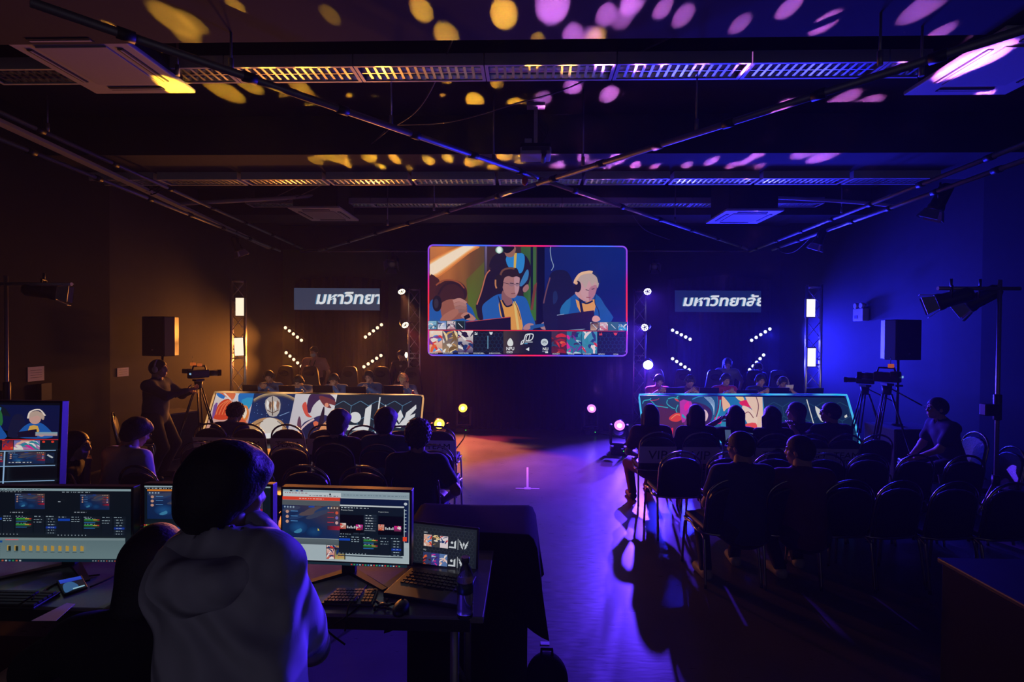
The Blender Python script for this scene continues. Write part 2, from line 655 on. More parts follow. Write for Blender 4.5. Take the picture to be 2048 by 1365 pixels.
a = at(193, 187, 4.94); bb = at(392, 184, 4.94)
aircon(None, 4.94, 3.90, a.x, bb.x, a.z, 'white cassette air conditioner hanging at the near left ceiling')
a = at(1806, 190, 4.94); bb = at(2010, 190, 4.94)
aircon(None, 4.94, 3.90, a.x, bb.x, a.z, 'white cassette air conditioner hanging at the near right ceiling')
a = at(624, 442, 10.0); bb = at(718, 441, 10.0)
aircon(None, 10.0, 8.95, a.x, bb.x, a.z, 'white cassette air conditioner above the amber side, left of the big screen')
a = at(1411, 447, 9.6); bb = at(1515, 447, 9.6)
aircon(None, 9.6, 8.6, a.x, bb.x, a.z, 'white cassette air conditioner above the blue side, right of the big screen')

# white drain pipes of the far units
def pipe_thing(name, pts, r, m, label, cat, sm=0, n=8, group=None):
    if sm: pts = smooth_pts(pts, False, sm)
    return tag(MB().tube(pts, r, n).build(name, m), label, cat, group)


pipe_thing('drain_pipe', [at(352, 408, 8.6), at(560, 397, 8.9), at(640, 391, 9.1), at(654, 396, 9.2), at(660, 405, 9.3), at(662, 414, 9.35)],
           .035, M_PANEL, 'white drain pipe bending down to the far left air conditioner', 'pipe', 4)
pipe_thing('drain_pipe', [at(1480, 396, 9.0), at(1560, 396, 8.9), at(1700, 404, 8.7), at(1790, 412, 8.5)],
           .03, M_PANEL, 'thin white pipe from the right wall pipes to the far right air conditioner', 'pipe', 4)

# ================================================================ pipe grid
def pipe(a, b, r, label, ncoup=6, rings=True):
    a, b = Vector(a), Vector(b)
    t = thing('lighting_pipe', label, 'pipe', a, 0, 'pipe grid under the ceiling')
    MB().cyl(a, b, r, n=14).build('tube', M_STEEL, t, world=True)
    d = (b - a).normalized()
    for k in range(ncoup):
        c = a.lerp(b, (k + .6) / ncoup)
        MB().cyl(c - d * .05, c + d * .05, r * 1.35, n=12).build('coupler', M_BLACK, t, world=True)
    return t


ZP = 4.06
pX = atz(1075, 357, ZP)
pipe(atz(60, 4, ZP), atz(1075, 355, ZP), .03, 'long pipe running from the near left ceiling to the central crossing')
pipe(pX + Vector((0.03, .03, 0)), (5.0, 12.0, ZP), .03, 'blue-lit pipe from the central crossing to the far right corner')
pipe(atz(2060, 55, ZP - .07), pX + Vector((0, 0, -.07)), .03, 'long pipe running from the near right ceiling to the central crossing')
pipe(pX + Vector((-.03, .03, -.07)), (-4.9, 12.0, ZP - .07), .03, 'amber-lit pipe from the central crossing to the far left corner')
# left wall pair with a flat rail between, right wall pair
pipe(at(-40, 207, 5.0), at(604, 497, 12.3), .027, 'upper of the two pipes along the left wall', 7)
pipe(at(-40, 263, 5.2), at(560, 502, 11.6), .027, 'lower of the two pipes along the left wall', 7)
mb = MB()
a, bb = at(-40, 226, 5.25), at(540, 497, 12.2)
d = (bb - a).normalized()
rail = MB().hexa([a + Vector((-.06, 0, -.02)), a + Vector((.06, 0, -.02)), a + Vector((.06, 0, .02)), a + Vector((-.06, 0, .02))],
                 [bb + Vector((-.06, 0, -.02)), bb + Vector((.06, 0, -.02)), bb + Vector((.06, 0, .02)), bb + Vector((-.06, 0, .02))])
tag(rail.build('cable_rail', M_PANEL), 'flat pale cable rail between the two left wall pipes', 'rail')
pipe(at(2090, 272, 5.0), at(1500, 503, 12.0), .027, 'upper of the two pipes along the right wall', 7)
pipe(at(2090, 306, 5.1), at(1545, 500, 11.4), .027, 'lower of the two pipes along the right wall', 7)
for pa, pb, lab in ((at(600, 503, 13.3), at(862, 503, 13.3), 'short level pipe along the top of the green wall'), (at(1256, 502, 13.3), at(1500, 503, 13.3), 'short level pipe above the right ticker sign')):
    t = thing('lighting_pipe', lab, 'pipe', pa, 0, 'pipe grid under the ceiling')
    MB().cyl(pa, pb, .025).build('tube', M_STEEL, t, world=True)
    for f in (.2, .8):
        c = pa.lerp(pb, f)
        MB().cyl(c, Vector((c.x, Y1 - .01, c.z)), .012, n=8).build('wall_bracket', M_STEEL, t, world=True)

# rods hanging the pipes
rods = [(462, 141, -1), (782, 250, -1), (987, 325, -1), (1843, 150, 1), (1760, 128, 1), (1393, 258, 1), (1166, 330, 1), (868, 420, 1), (775, 450, 1), (355, 150, 0), (95, 262, 2), (1683, 425, 3), (1350, 445, -1)]
for i, (px, py, kind) in enumerate(rods):
    p = {-1: lambda: atz(px, py, ZP + .03), 1: lambda: atz(px, py, ZP - .04), 0: lambda: at(px, py, 4.6), 2: lambda: at(px, py, 6.0), 3: lambda: at(px, py, 9.2)}[kind]()
    y = p.y
    top = 4.38 if any(abs(y - q) < .38 for q in (3.7, 7.02, 10.4)) else ZC
    t = thing('hanger_rod', '-', 'rod', (p.x, p.y, p.z), 0, 'thin rods hanging the pipe grid')
    t['label'] = ['thin hanger rod on the near left pipe, close to the left air conditioner', 'thin hanger rod on the near left pipe where two wires meet',
                  'thin hanger rod just left of the projector', 'short hanger rod touching the near right air conditioner', 'hanger rod near the right end of the nearest light row',
                  'thin hanger rod on the near right pipe, midway along it', 'thin hanger rod just right of the projector', 'thin hanger rod on the amber-lit pipe nearer the crossing',
                  'thin hanger rod on the amber-lit pipe nearer the far left unit', 'short hanger rod beside the near left air conditioner', 'thin hanger rod holding the upper left wall pipe',
                  'thin hanger rod holding the upper right wall pipe', 'thin hanger rod on the blue-lit far right pipe'][i]
    MB().cyl((0, 0, 0), (0, 0, top - p.z), .009, n=8).build('rod', M_STEEL, t)
    MB().cyl((0, 0, -.01), (0, 0, .09), .019, n=8).build('clamp', M_STEEL, t)

# loose wires in the ceiling
M_WIRE = mat('grey_wire', (.12, .10, .09), .5, noise=.1)
for pts, lab in ((([at(938, 0, 4.1), at(905, 80, 4.5), at(862, 180, 5.2), at(830, 225, 5.6), at(795, 250, 6.0)]), 'slack wire dropping from the ceiling to the near left pipe'),
                 (([at(795, 250, 6.0), at(905, 243, 5.8), at(1040, 205, 5.4), at(1140, 175, 5.2), at(1300, 95, 4.7), at(1500, 0, 4.3)]), 'long slack wire sagging across the ceiling behind the projector'),
                 (([at(780, 258, 6.1), at(690, 325, 7.4), at(560, 390, 8.8), at(520, 408, 9.2)]), 'slack wire running left from the pipe toward the far left unit'),
                 (([at(560, 408, 9.3), at(640, 372, 8.4), at(710, 320, 7.4), at(770, 262, 6.3)]), 'second slack wire toward the far left unit'),
                 (([at(1265, 430, 9.8), at(1290, 460, 10.2), at(1340, 480, 10.8)]), 'short wire hanging from the blue-lit far right pipe'),
                 ((lambda A_, B_: [A_.lerp(B_, .97), A_.lerp(B_, .90) - Vector((0, 0, .16)), A_.lerp(B_, .82) - Vector((0, 0, .18)), A_.lerp(B_, .72)])(at(2090, 306, 5.1), at(1545, 500, 11.4)), 'drooping wire under the right wall pipes')):
    pipe_thing('loose_wire', pts, .007, M_WIRE, lab, 'wire', 6, 6)
tag(MB().ell(atz(1050, 362, ZP - .08), (.04, .05, .06)).build('orange_tie', mat('orange_tape', (.8, .16, .04), .6, noise=.1)), 'small orange tie on the pipe crossing', 'tie')
# bundle of coiled cable on the left wall pipes
mb = MB()
for k in range(14):
    c = at(random.uniform(268, 330), random.uniform(350, 378), 7.9 + random.uniform(-.1, .1))
    rad = random.uniform(.07, .22)
    ax = Matrix.Rotation(random.uniform(-.7, .7), 3, 'Y') @ Matrix.Rotation(random.uniform(-.4, 1.2), 3, 'X')
    mb.tube([c + ax @ Vector((rad * math.cos(q * .45), rad * .8 * math.sin(q * .45), .01 * math.sin(q))) for q in range(14)], .009, 6, True)
tag(mb.build('cable_bundle', M_MATTE), 'tangled bundle of black cable tied to the left wall pipes', 'cable')

# ================================================================ projector
pc = at(1071, 318, 6.35)
t = thing('projector', 'white ceiling projector hanging on a slim bracket above the hall', 'projector', (pc.x, pc.y, pc.z))
MB().box((0, 0, .055), (.37, .3, .09)).build('case', M_PANEL, t, bevel=.015)
MB().box((0, -.152, .075), (.33, .01, .05)).build('connector_panel', M_SLOT, t)
MB().cyl((.1, -.15, .03), (.1, .16, .03), .035, n=16).build('lens', M_BLACK, t)
mb = MB().box((0, 0, .125), (.36, .26, .05))
mb.build('mount_plate', M_MATTE, t, bevel=.005)
top = ZC - pc.z
MB().box((0, .0, .15 + (top - .18) / 2), (.045, .03, top - .18)).build('pole', M_PANEL, t)
MB().box((.0, 0, top - .02), (.22, .12, .04)).build('ceiling_bracket', M_PANEL, t)
MB().box((-.09, 0, .2), (.09, .06, .08)).build('adaptor_box', M_PANEL, t, bevel=.008)
mb = MB()
for k in range(3):
    mb.tube(smooth_pts([(.02 + .02 * k, -.1, .12), (.09 + .03 * k, -.05, .25 + .05 * k), (.03, .03, .42 + .06 * k), (.015, .02, .8)], False, 6), .006, 6)
mb.build('cable', M_MATTE, t)

# ================================================================ big screen, black curtain below
YS = 11.05
M_PIC = pic_mat('screen_picture', .85)
t = thing('big_screen', 'large bright wall screen in a colour-changing light frame showing players at their desk', 'screen', at(1055, 712, YS))
a, bb, c, d = at(860, 492, YS + .01), at(1251, 496, YS + .01), at(1250, 709, YS + .01), at(859, 707, YS + .01)
MB().hexa([a, bb, c, d], [p + Vector((0, .10, 0)) for p in (a, bb, c, d)]).build('cabinet', M_MATTE, t, world=True)


# light frame as a rounded tube with its own colours
def neon(name, parent, pts, cols, r, strength, closed=True, n=8):
    mb = MB().tube(pts, r, n, closed)
    o = mb.build(name, pic_mat('neon_%s_%d' % (name, int(strength * 100)), strength), parent, world=True)
    ca = o.data.color_attributes.new('Col', 'FLOAT_COLOR', 'POINT')
    k = len(o.data.vertices)
    ca.data.foreach_set('color', np.array([(*lin(cols[i // n]), 1) for i in range(k)], dtype=np.float32).ravel())
    return o


def rrect(x0, y0, x1, y1, r, step):
    pts = []
    def seg(ax, ay, bx, by):
        n = max(1, int(math.hypot(bx - ax, by - ay) / step))
        pts.extend((ax + (bx - ax) * i / n, ay + (by - ay) * i / n) for i in range(n))
    def arc(cx, cy, a0):
        pts.extend((cx + r * math.cos(a0 + q * math.pi / 12), cy + r * math.sin(a0 + q * math.pi / 12)) for q in range(6))
    seg(x0 + r, y0, x1 - r, y0); arc(x1 - r, y0 + r, -math.pi / 2)
    seg(x1, y0 + r, x1, y1 - r); arc(x1 - r, y1 - r, 0)
    seg(x1 - r, y1, x0 + r, y1); arc(x0 + r, y1 - r, math.pi / 2)
    seg(x0, y1 - r, x0, y0 + r); arc(x0 + r, y0 + r, math.pi)
    return pts


def ramp(stops, t):
    for (a, ca), (b2, cb) in zip(stops, stops[1:]):
        if t <= b2:
            k = (t - a) / (b2 - a or 1)
            k = min(max(k, 0), 1)
            return tuple(ca[i] * (1 - k) + cb[i] * k for i in range(3))
    return stops[-1][1]


BL_, PU, PK, RD = (60, 110, 255), (150, 70, 235), (250, 30, 130), (255, 50, 60)
top_s = [(0, PU), (.1, BL_), (.28, BL_), (.36, PU), (.48, RD), (.58, PK), (.68, (80, 90, 250)), (.9, BL_), (1, PU)]
side_s = [(0, PU), (.2, PU), (.35, PK), (.5, RD), (.62, RD), (.75, PK), (.9, PU), (1, PU)]
fp = rrect(857, 490.5, 1253.5, 711, 9, 8)
cols = []
for x, y in fp:
    if y < 494 or y > 707: cols.append(ramp(top_s, (x - 857) / 396.5))
    else: cols.append(ramp(side_s, (y - 490) / 221))
neon('light_frame', t, [at(x, y + (x - 857) * .0076 * (1 if y < 600 else .4), YS - .02) for x, y in fp], cols, .016, 1.0)

# --- picture, in units of a 4.6545x crop at (840, 470)
P = Pic(px_map(YS, 840, 470, 4.6545))
L0, R0, T0, B0 = 92, 1916, 108, 1112
P.poly([(L0, T0), (R0, T0 + 14), (R0, B0), (L0, B0 - 5)], [(30, 30, 80), (10, 38, 120), (8, 18, 90), (20, 16, 60)])
# warm left side
for i in range(4):
    xs = [92, 220, 350, 480, 600]
    pal = [(200, 120, 70), (215, 125, 65), (170, 100, 55), (120, 72, 48), (98, 70, 48)]
    pb = [(110, 50, 36), (125, 60, 40), (95, 58, 36), (72, 66, 32), (60, 70, 30)]
    P.poly([(xs[i], T0), (xs[i + 1], T0), (xs[i + 1], 800), (xs[i], 800)], [pal[i], pal[i + 1], pb[i + 1], pb[i]])
P.poly([(430, 420), (520, 330), (600, 250), (600, 800), (500, 800), (450, 640)], [(95, 90, 35), (98, 92, 40), (90, 88, 40), (70, 95, 28), (72, 100, 30), (84, 104, 32)])
for k, c in ((1.9, (225, 130, 66)), (1.55, (240, 160, 92)), (1.25, (250, 196, 140)), (1.0, (252, 228, 200))):
    ax, ay, bx, by = 130, 320, 430, 118
    w2 = 44 * k
    P.poly([(ax - w2 * .9, ay + w2 * .1), (ax - w2 * .3, max(T0, ay - w2)), (bx - w2 * .8, T0 + 2), (min(bx + w2 * 1.5, 590), T0 + 2), (bx + w2 * .3, by + w2 * .7), (ax + w2 * .7, ay + w2 * .75), (ax - w2 * .2, ay + w2 * .95)] if ax - w2 * .9 > L0 else
           [(L0, ay - w2 * .2), (L0 + 4, max(T0, ay - w2)), (bx - w2 * .8, T0 + 2), (min(bx + w2 * 1.5, 590), T0 + 2), (bx + w2 * .3, by + w2 * .7), (ax + w2 * .7, ay + w2 * .75), (L0 + 2, ay + w2 * .95)], c, 3)
P.rect(604, T0, 624, 420, (120, 104, 140), (60, 50, 60))
P.rect(624, T0, 1090, 880, (64, 44, 50), (30, 22, 40))
P.poly([(940, T0 + 4), (1082, T0 + 5), (1080, 800), (1000, 800), (940, 400)], [(56, 92, 50), (66, 100, 60), (60, 110, 40), (56, 110, 40), (40, 70, 40)])
P.rect(1030, T0 + 4, 1052, 700, (16, 26, 50))
P.poly([(1060, 470), (1092, 440), (1050, 700), (1028, 700)], (120, 60, 46))
P.rect(1090, T0 + 5, 1160, 880, (6, 12, 44))
# standing figure behind
P.poly([(655, 250), (700, 185), (790, 165), (930, 170), (1000, 215), (1036, 330), (1005, 470), (960, 540), (900, 420), (840, 320), (660, 310)], (32, 24, 44), 4)
P.poly([(806, 200), (950, 172), (975, 230), (960, 330), (925, 360), (900, 310), (824, 300)], (44, 132, 205), 3)
P.poly([(990, 330), (1012, 345), (1000, 420), (945, 480), (930, 455)], (56, 120, 180), 3)
P.poly([(876, 170), (902, 170), (892, 310), (872, 310)], (214, 176, 80))
P.poly([(784, T0 + 2), (886, T0 + 2), (884, 170), (862, 205), (820, 208), (792, 180)], (150, 102, 92), 3)
P.poly([(770, T0 + 2), (872, T0 + 2), (866, 140), (820, 172), (780, 158)], (22, 20, 34), 3)
for r_, c in ((46, (120, 160, 140)), (34, (205, 235, 220)), (22, (250, 255, 250))): P.ell(738, 142, r_ * .8, min(r_, 33), c)
P.poly([(962, 490), (1000, 460), (1014, 500), (980, 536), (958, 524)], (160, 110, 110), 3)
# left player with hands before the face
P.poly([(L0, 384), (150, 394), (188, 450), (180, 640), (L0, 640)], (70, 34, 36), 3)
P.poly([(L0, 640), (160, 600), (440, 640), (520, 780), (520, 800), (L0, 800)], (28, 88, 168), 3)
P.ell(292, 545, 150, 126, (62, 32, 36))
P.line([(150, 470), (215, 428), (300, 424), (372, 452), (412, 500)], 14, (150, 76, 48), 5)
P.line([(170, 560), (230, 470), (330, 452), (410, 520), (424, 590)], 20, (46, 26, 36), 5)
P.poly([(200, 640), (280, 600), (360, 610), (430, 640), (430, 760), (330, 790), (230, 800), (196, 720)], (150, 88, 74), 4)
P.ell(160, 640, 44, 76, (30, 24, 36))
P.ell(152, 640, 22, 46, (52, 44, 58))
for k in range(4):
    P.line([(310 + 8 * k, 622 + 34 * k), (372 + 6 * k, 606 + 34 * k), (430, 640 + 26 * k)], 32, (188 - 14 * k, 132 - 10 * k, 122 - 8 * k), 4)
P.poly([(230, 740), (330, 690), (360, 730), (280, 800), (190, 800)], (172, 108, 92), 3)
P.poly([(380, 760), (440, 720), (520, 780), (470, 800)], (186, 126, 112), 3)
P.poly([(408, 760), (455, 735), (472, 768), (420, 792)], (20, 20, 28))
# chair and middle player
P.poly([(522, 650), (560, 540), (606, 380), (650, 322), (730, 306), (800, 318), (790, 640), (600, 790), (548, 780), (530, 720)], (30, 22, 44), 4)
P.line([(530, 650), (572, 530), (614, 380), (652, 330)], 12, (190, 110, 80), 5)
P.poly([(580, 670), (640, 606), (740, 552), (900, 566), (985, 592), (1030, 720), (1048, 884), (600, 884), (590, 780)], (34, 92, 172), 4)
P.poly([(740, 610), (860, 640), (900, 640), (940, 760), (952, 884), (846, 884), (800, 780), (752, 760)], (222, 152, 70), 3)
P.poly([(726, 560), (760, 640), (790, 764), (764, 764), (742, 650)], (28, 34, 70), 2)
P.line([(880, 620), (895, 740), (915, 884)], 22, (226, 190, 110))
P.poly([(770, 520), (850, 590), (858, 660), (806, 668), (764, 620)], (140, 92, 96), 3)
P.line([(766, 610), (806, 668), (860, 650)], 14, (24, 26, 52), 4)
P.poly([(768, 410), (840, 372), (922, 390), (926, 450), (920, 520), (890, 580), (848, 590), (800, 560), (772, 500)], (170, 118, 116), 4)
P.poly([(880, 390), (924, 394), (926, 450), (918, 520), (890, 560), (880, 480)], (190, 142, 150), 3)
P.poly([(736, 430), (742, 360), (790, 314), (860, 310), (912, 336), (932, 398), (900, 388), (860, 396), (826, 386), (790, 400), (772, 440)], (42, 28, 34), 4)
P.line([(742, 400), (770, 334), (836, 312), (880, 318)], 18, (110, 70, 54), 5)
P.line([(776, 446), (838, 462), (926, 462)], 5, (60, 40, 56))
P.ell(852, 462, 26, 20, (150, 110, 118)); P.ell(906, 464, 18, 18, (156, 120, 130))
P.line([(838, 452), (872, 456)], 6, (50, 32, 40)); P.line([(894, 456), (920, 456)], 6, (50, 32, 40))
P.line([(848, 550), (888, 546)], 8, (120, 70, 76))
P.ell(735, 446, 42, 76, (36, 26, 34)); P.line([(704, 420), (704, 470), (714, 500)], 14, (190, 124, 84), 4)
P.line([(865, 600), (905, 680), (940, 790)], 5, (20, 22, 40), 4)
P.poly([(970, 850), (1010, 824), (1060, 836), (1010, 884), (962, 880)], (176, 128, 130), 3)
P.poly([(1120, 836), (1176, 802), (1204, 850), (1180, 884), (1130, 876)], (176, 128, 130), 3)
P.poly([(1024, 846), (1190, 818), (1196, 846), (1030, 880)], (34, 84, 150))
P.poly([(430, 812), (844, 765), (846, 886), (430, 884)], [(24, 16, 46), (18, 14, 44), (20, 16, 40), (24, 16, 40)])
P.line([(430, 812), (844, 766)], 6, (190, 70, 70))
# empty chair, right player
P.poly([(1140, 640), (1168, 520), (1200, 400), (1236, 344), (1310, 330), (1376, 352), (1420, 450), (1446, 560), (1320, 680), (1290, 884), (1170, 884)], (22, 24, 62), 4)
P.line([(1150, 640), (1176, 520), (1210, 400)], 12, (110, 70, 86), 4)
P.poly([(1240, 540), (1270, 530), (1280, 600), (1240, 650)], (30, 44, 92), 3)
P.line([(1216, T0 + 6), (1212, 150), (1222, 230), (1242, 292), (1222, 334)], 7, (140, 160, 190), 4)
P.poly([(1304, 740), (1320, 660), (1430, 560), (1500, 540), (1640, 556), (1720, 660), (1776, 810), (1310, 810)], (26, 84, 160), 3)
P.poly([(1304, 740), (1320, 660), (1400, 590), (1380, 740)], (36, 110, 170), 2)
P.poly([(1446, 600), (1510, 640), (1620, 600), (1620, 720), (1500, 740)], (226, 156, 84), 2)
P.poly([(1476, 600), (1500, 620), (1526, 740), (1498, 740)], (26, 30, 60))
P.line([(1480, 590), (1540, 640), (1606, 616)], 16, (26, 34, 72), 4)
P.poly([(1440, 540), (1480, 590), (1540, 622), (1590, 600), (1500, 520)], (206, 150, 150), 3)
P.poly([(1486, 440), (1560, 410), (1640, 450), (1636, 530), (1600, 600), (1560, 616), (1510, 580), (1490, 520)], (206, 156, 160), 4)
P.poly([(1574, 500), (1640, 470), (1636, 530), (1600, 600), (1570, 612)], (180, 120, 140), 3)
P.poly([(1436, 460), (1452, 392), (1500, 350), (1580, 340), (1640, 364), (1664, 430), (1650, 500), (1630, 440), (1600, 480), (1570, 430), (1540, 500), (1500, 440), (1490, 520), (1470, 510)], (190, 164, 158), 3)
P.line([(1540, 512), (1570, 520)], 7, (70, 50, 70)); P.line([(1596, 510), (1622, 502)], 7, (70, 50, 70))
P.line([(1546, 584), (1584, 586)], 8, (150, 70, 80))
P.line([(1438, 456), (1450, 420), (1490, 370), (1560, 350), (1604, 352)], 26, (232, 186, 150), 6)
P.line([(1604, 352), (1650, 390), (1668, 450)], 22, (30, 44, 96), 5)
P.ell(1466, 484, 32, 54, (30, 24, 44)); P.ell(1452, 450, 14, 16, (230, 176, 140))
P.line([(1628, 560), (1626, 640), (1660, 710), (1664, 780)], 6, (18, 22, 56), 5)
P.poly([(1274, 752), (1616, 704), (1622, 800), (1574, 886), (1280, 886)], [(24, 22, 58), (40, 22, 54), (36, 22, 52), (26, 22, 56), (20, 20, 54)])
P.line([(1274, 750), (1340, 740)], 6, (150, 170, 200))
P.poly([(1600, 800), (1610, 760), (1650, 756), (1676, 790), (1640, 810)], (226, 160, 150), 3)
P.poly([(1380, 884), (1540, 876), (1500, 888)], (150, 170, 190))


def tile(pic, x0, y0, x1, y1, bg, cols, seed, n=16):
    """non-figurative splash of soft shapes that fills a picture tile"""
    rnd = random.Random(seed)
    pic.rect(x0, y0, x1, y1, bg[0], bg[1])
    W, H = x1 - x0, y1 - y0
    for k in range(n):
        cx, cy = rnd.uniform(x0, x1), rnd.uniform(y0, y1)
        a = rnd.uniform(-1.2, 1.2)
        ln, wd = rnd.uniform(.18, .42) * W, rnd.uniform(.04, .13) * W
        pts = []
        for q in range(8):
            t_ = q / 8 * 2 * math.pi
            ex, ey = ln * math.cos(t_), wd * math.sin(t_) * rnd.uniform(.5, 1.4)
            ey += .25 * ln * math.cos(t_) ** 2
            px_, py_ = cx + ex * math.cos(a) - ey * math.sin(a), cy + ex * math.sin(a) + ey * math.cos(a)
            pts.append((min(max(px_, x0), x1), min(max(py_, y0), y1)))
        pic.poly(pts, rnd.choice(cols))


OR, WH, NV, GD, VI, TL, MG, RE = (232, 96, 44), (232, 226, 220), (22, 52, 110), (200, 150, 84), (70, 40, 90), (50, 140, 160), (220, 40, 150), (214, 44, 40)
SK = (230, 180, 160)
P.rect(L0, 886, R0, B0 - 2, (14, 20, 34))
P.line([(L0, 888), (1900, 896)], 7, (230, 36, 60))
tile(P, L0, 893, 213, 1096, ((240, 220, 200), (220, 150, 120)), [OR, WH, (60, 150, 220), (220, 60, 50), (130, 60, 140)], 3)
tile(P, 216, 893, 356, 1096, (NV, (170, 140, 90)), [GD, WH, (240, 214, 160), NV, (120, 90, 50)], 5)
tile(P, 359, 893, 497, 1098, ((236, 226, 222), (60, 50, 100)), [VI, NV, WH, (150, 60, 70), (30, 26, 56)], 7)
P.hexes(505, 900, 775, 1092, 22, (30, 66, 90), 2.5)
P.line([(635, 940), (635, 1062)], 6, (130, 190, 220))
P.poly([(512, 930), (512, 922), (528, 920), (536, 904), (538, 930)], (220, 226, 230)); P.ell(519, 911, 5, 5, (220, 226, 230))
P.poly([(648, 902), (658, 910), (664, 904), (670, 910), (680, 902), (676, 924), (664, 932), (652, 924)], (220, 226, 230))
P.rect(778, 896, 1000, 1104, (70, 56, 50), (16, 24, 34), True)
P.rect(1000, 898, 1218, 1106, (16, 24, 34), (12, 26, 50), True)
P.poly([(842, 962), (868, 1000), (860, 1032), (824, 1032), (814, 1000)], (226, 228, 224), 4); P.line([(820, 1026), (866, 1026)], 6, (226, 228, 224))
P.text('NPU', 806, 1044, 878, 1074, (236, 236, 236), .02)
for x in (808, 836): P.rect(x, 1084, x + 26, 1100, (220, 222, 224)); P.rect(x + 3, 1088, x + 23, 1096, (30, 34, 40))
P.line([(935, 1020), (960, 1008), (975, 960), (990, 928), (1050, 926), (1046, 966), (1020, 984), (985, 984)], 9, (226, 230, 232), 4)
P.line([(985, 984), (996, 940), (1022, 930), (1010, 984)], 7, (226, 230, 232), 4)
P.line([(940, 1016), (950, 990), (975, 978)], 8, (226, 230, 232), 4)
P.line([(976, 998), (1048, 998)], 7, (200, 206, 210)); P.line([(972, 1012), (1002, 1012)], 6, (90, 170, 210))
P.poly([(984, 1064), (1016, 1046), (1016, 1082)], (226, 230, 232))
P.ell(1157, 1000, 33, 33, (214, 222, 226)); P.ell(1157, 1000, 24, 24, (190, 200, 206)); P.line([(1140, 1002), (1156, 994), (1176, 1002)], 5, (60, 70, 80))
P.text('NU', 1142, 1048, 1192, 1076, (236, 236, 236), .02)
P.rect(1164, 1084, 1190, 1100, (220, 222, 224)); P.rect(1136, 1084, 1160, 1088, (150, 160, 170))
tile(P, 1222, 899, 1358, 1102, ((60, 50, 70), (100, 24, 24)), [RE, (70, 26, 30), OR, (40, 70, 100), (150, 30, 30)], 11, 14)
tile(P, 1362, 900, 1500, 1104, ((40, 110, 140), (30, 120, 150)), [VI, TL, MG, (120, 50, 150), (180, 210, 220), NV], 13)
tile(P, 1503, 901, 1642, 1105, ((70, 150, 180), (60, 130, 160)), [WH, SK, TL, (40, 60, 120), (236, 214, 210), RE], 17)
P.hexes(1650, 905, 1905, 1098, 22, (30, 66, 90), 2.5)
P.poly([(1660, 936), (1660, 926), (1676, 924), (1684, 906), (1688, 936)], (224, 66, 50)); P.ell(1667, 917, 5, 5, (224, 66, 50))
P.poly([(1792, 908), (1802, 914), (1810, 910), (1818, 914), (1828, 908), (1822, 930), (1810, 938), (1798, 930)], (224, 66, 50))
for x, st, wd in ((90, 'ORMANDE', 86), (224, 'E-RODOPIO', 90), (362, 'WANYOUNG', 96), (504, 'KHUNKUMA...', 104), (646, 'JUMUKHORR...', 114), (1230, 'HUNGRY', 68), (1370, 'WONAB', 60), (1512, 'STON3F4', 74), (1652, 'MPROW', 60), (1790, 'OCHA', 46)):
    P.text(st, x, 1091 + (x - 90) * .0075, x + wd, 1104 + (x - 90) * .0075, (196, 204, 210), .015)
for x0, dxs, y in ((86, (0, 88, 174, 258), 802), (1576, (0, 84, 168, 256), 813)):
    P.rect(x0, y, x0 + 340, y + 82, (60, 100, 116), (50, 86, 104))
    for k, dx in enumerate(dxs):
        pal = [((150, 200, 220), (80, 140, 180)), ((90, 130, 200), (220, 220, 230)), ((220, 200, 205), (180, 120, 130)), ((24, 40, 48), (20, 34, 42))] if x0 < 1000 else [((70, 40, 36), (200, 160, 130)), ((220, 180, 190), (200, 80, 90)), ((50, 100, 120), (50, 100, 120)), ((20, 60, 110), (60, 170, 220))]
        tile(P, x0 + dx + 2, y + 4, x0 + dx + 78, y + 78, pal[k], [WH, pal[k][0], pal[k][1], (60, 60, 90)] if not (x0 < 1000 and k == 3) and not (x0 > 1000 and k == 2) else [pal[k][0]], 30 + k + int(x0), 8)
        if (x0 < 1000 and k >= 2) or x0 > 1000: P.line([(x0 + dx + 22, y + 22), (x0 + dx + 62, y + 62)], 5, (225, 230, 232))
o = P.build('picture', M_PIC, t)
bm = bmesh.new(); bm.from_mesh(o.data)
Mi = rmat(t).inverted()
for pa, no in ((Mi @ at(L0 / 4.6545 + 840 - .6, 600, YS), (-1, 0, 0)), (Mi @ at(R0 / 4.6545 + 840 + .6, 600, YS), (1, 0, 0))):
    bmesh.ops.bisect_plane(bm, geom=bm.verts[:] + bm.edges[:] + bm.faces[:], plane_co=pa, plane_no=no, clear_outer=True)
bm.to_mesh(o.data); bm.free()

# pleated black cloth hanging under the screen down to the floor
def pleated(name, xa, xb, Y, za, zb, label, n=60, amp=.03, m=M_CURT, bow=0.0):
    vs, fs = [], []
    for k in range(n + 1):
        x = xa + (xb - xa) * k / n
        dy = amp * (math.sin(k * 1.9) + .5 * math.sin(k * .73 + 1))
        for yy in (Y + dy - .01, Y + dy + .01):
            for z in (za, zb + bow * math.sin(math.pi * k / n)):
                vs.append((x, yy, z))
    for k in range(n):
        a, c = k * 4, k * 4 + 4
        fs += [(a, c, c + 1, a + 1), (a + 2, a + 3, c + 3, c + 2), (a, a + 2, c + 2, c), (a + 1, c + 1, c + 3, a + 3)]
    fs += [(0, 1, 3, 2), (n * 4, n * 4 + 2, n * 4 + 3, n * 4 + 1)]
    return tag(MB().add(vs, fs, 0, False).build(name, m), label, 'curtain')


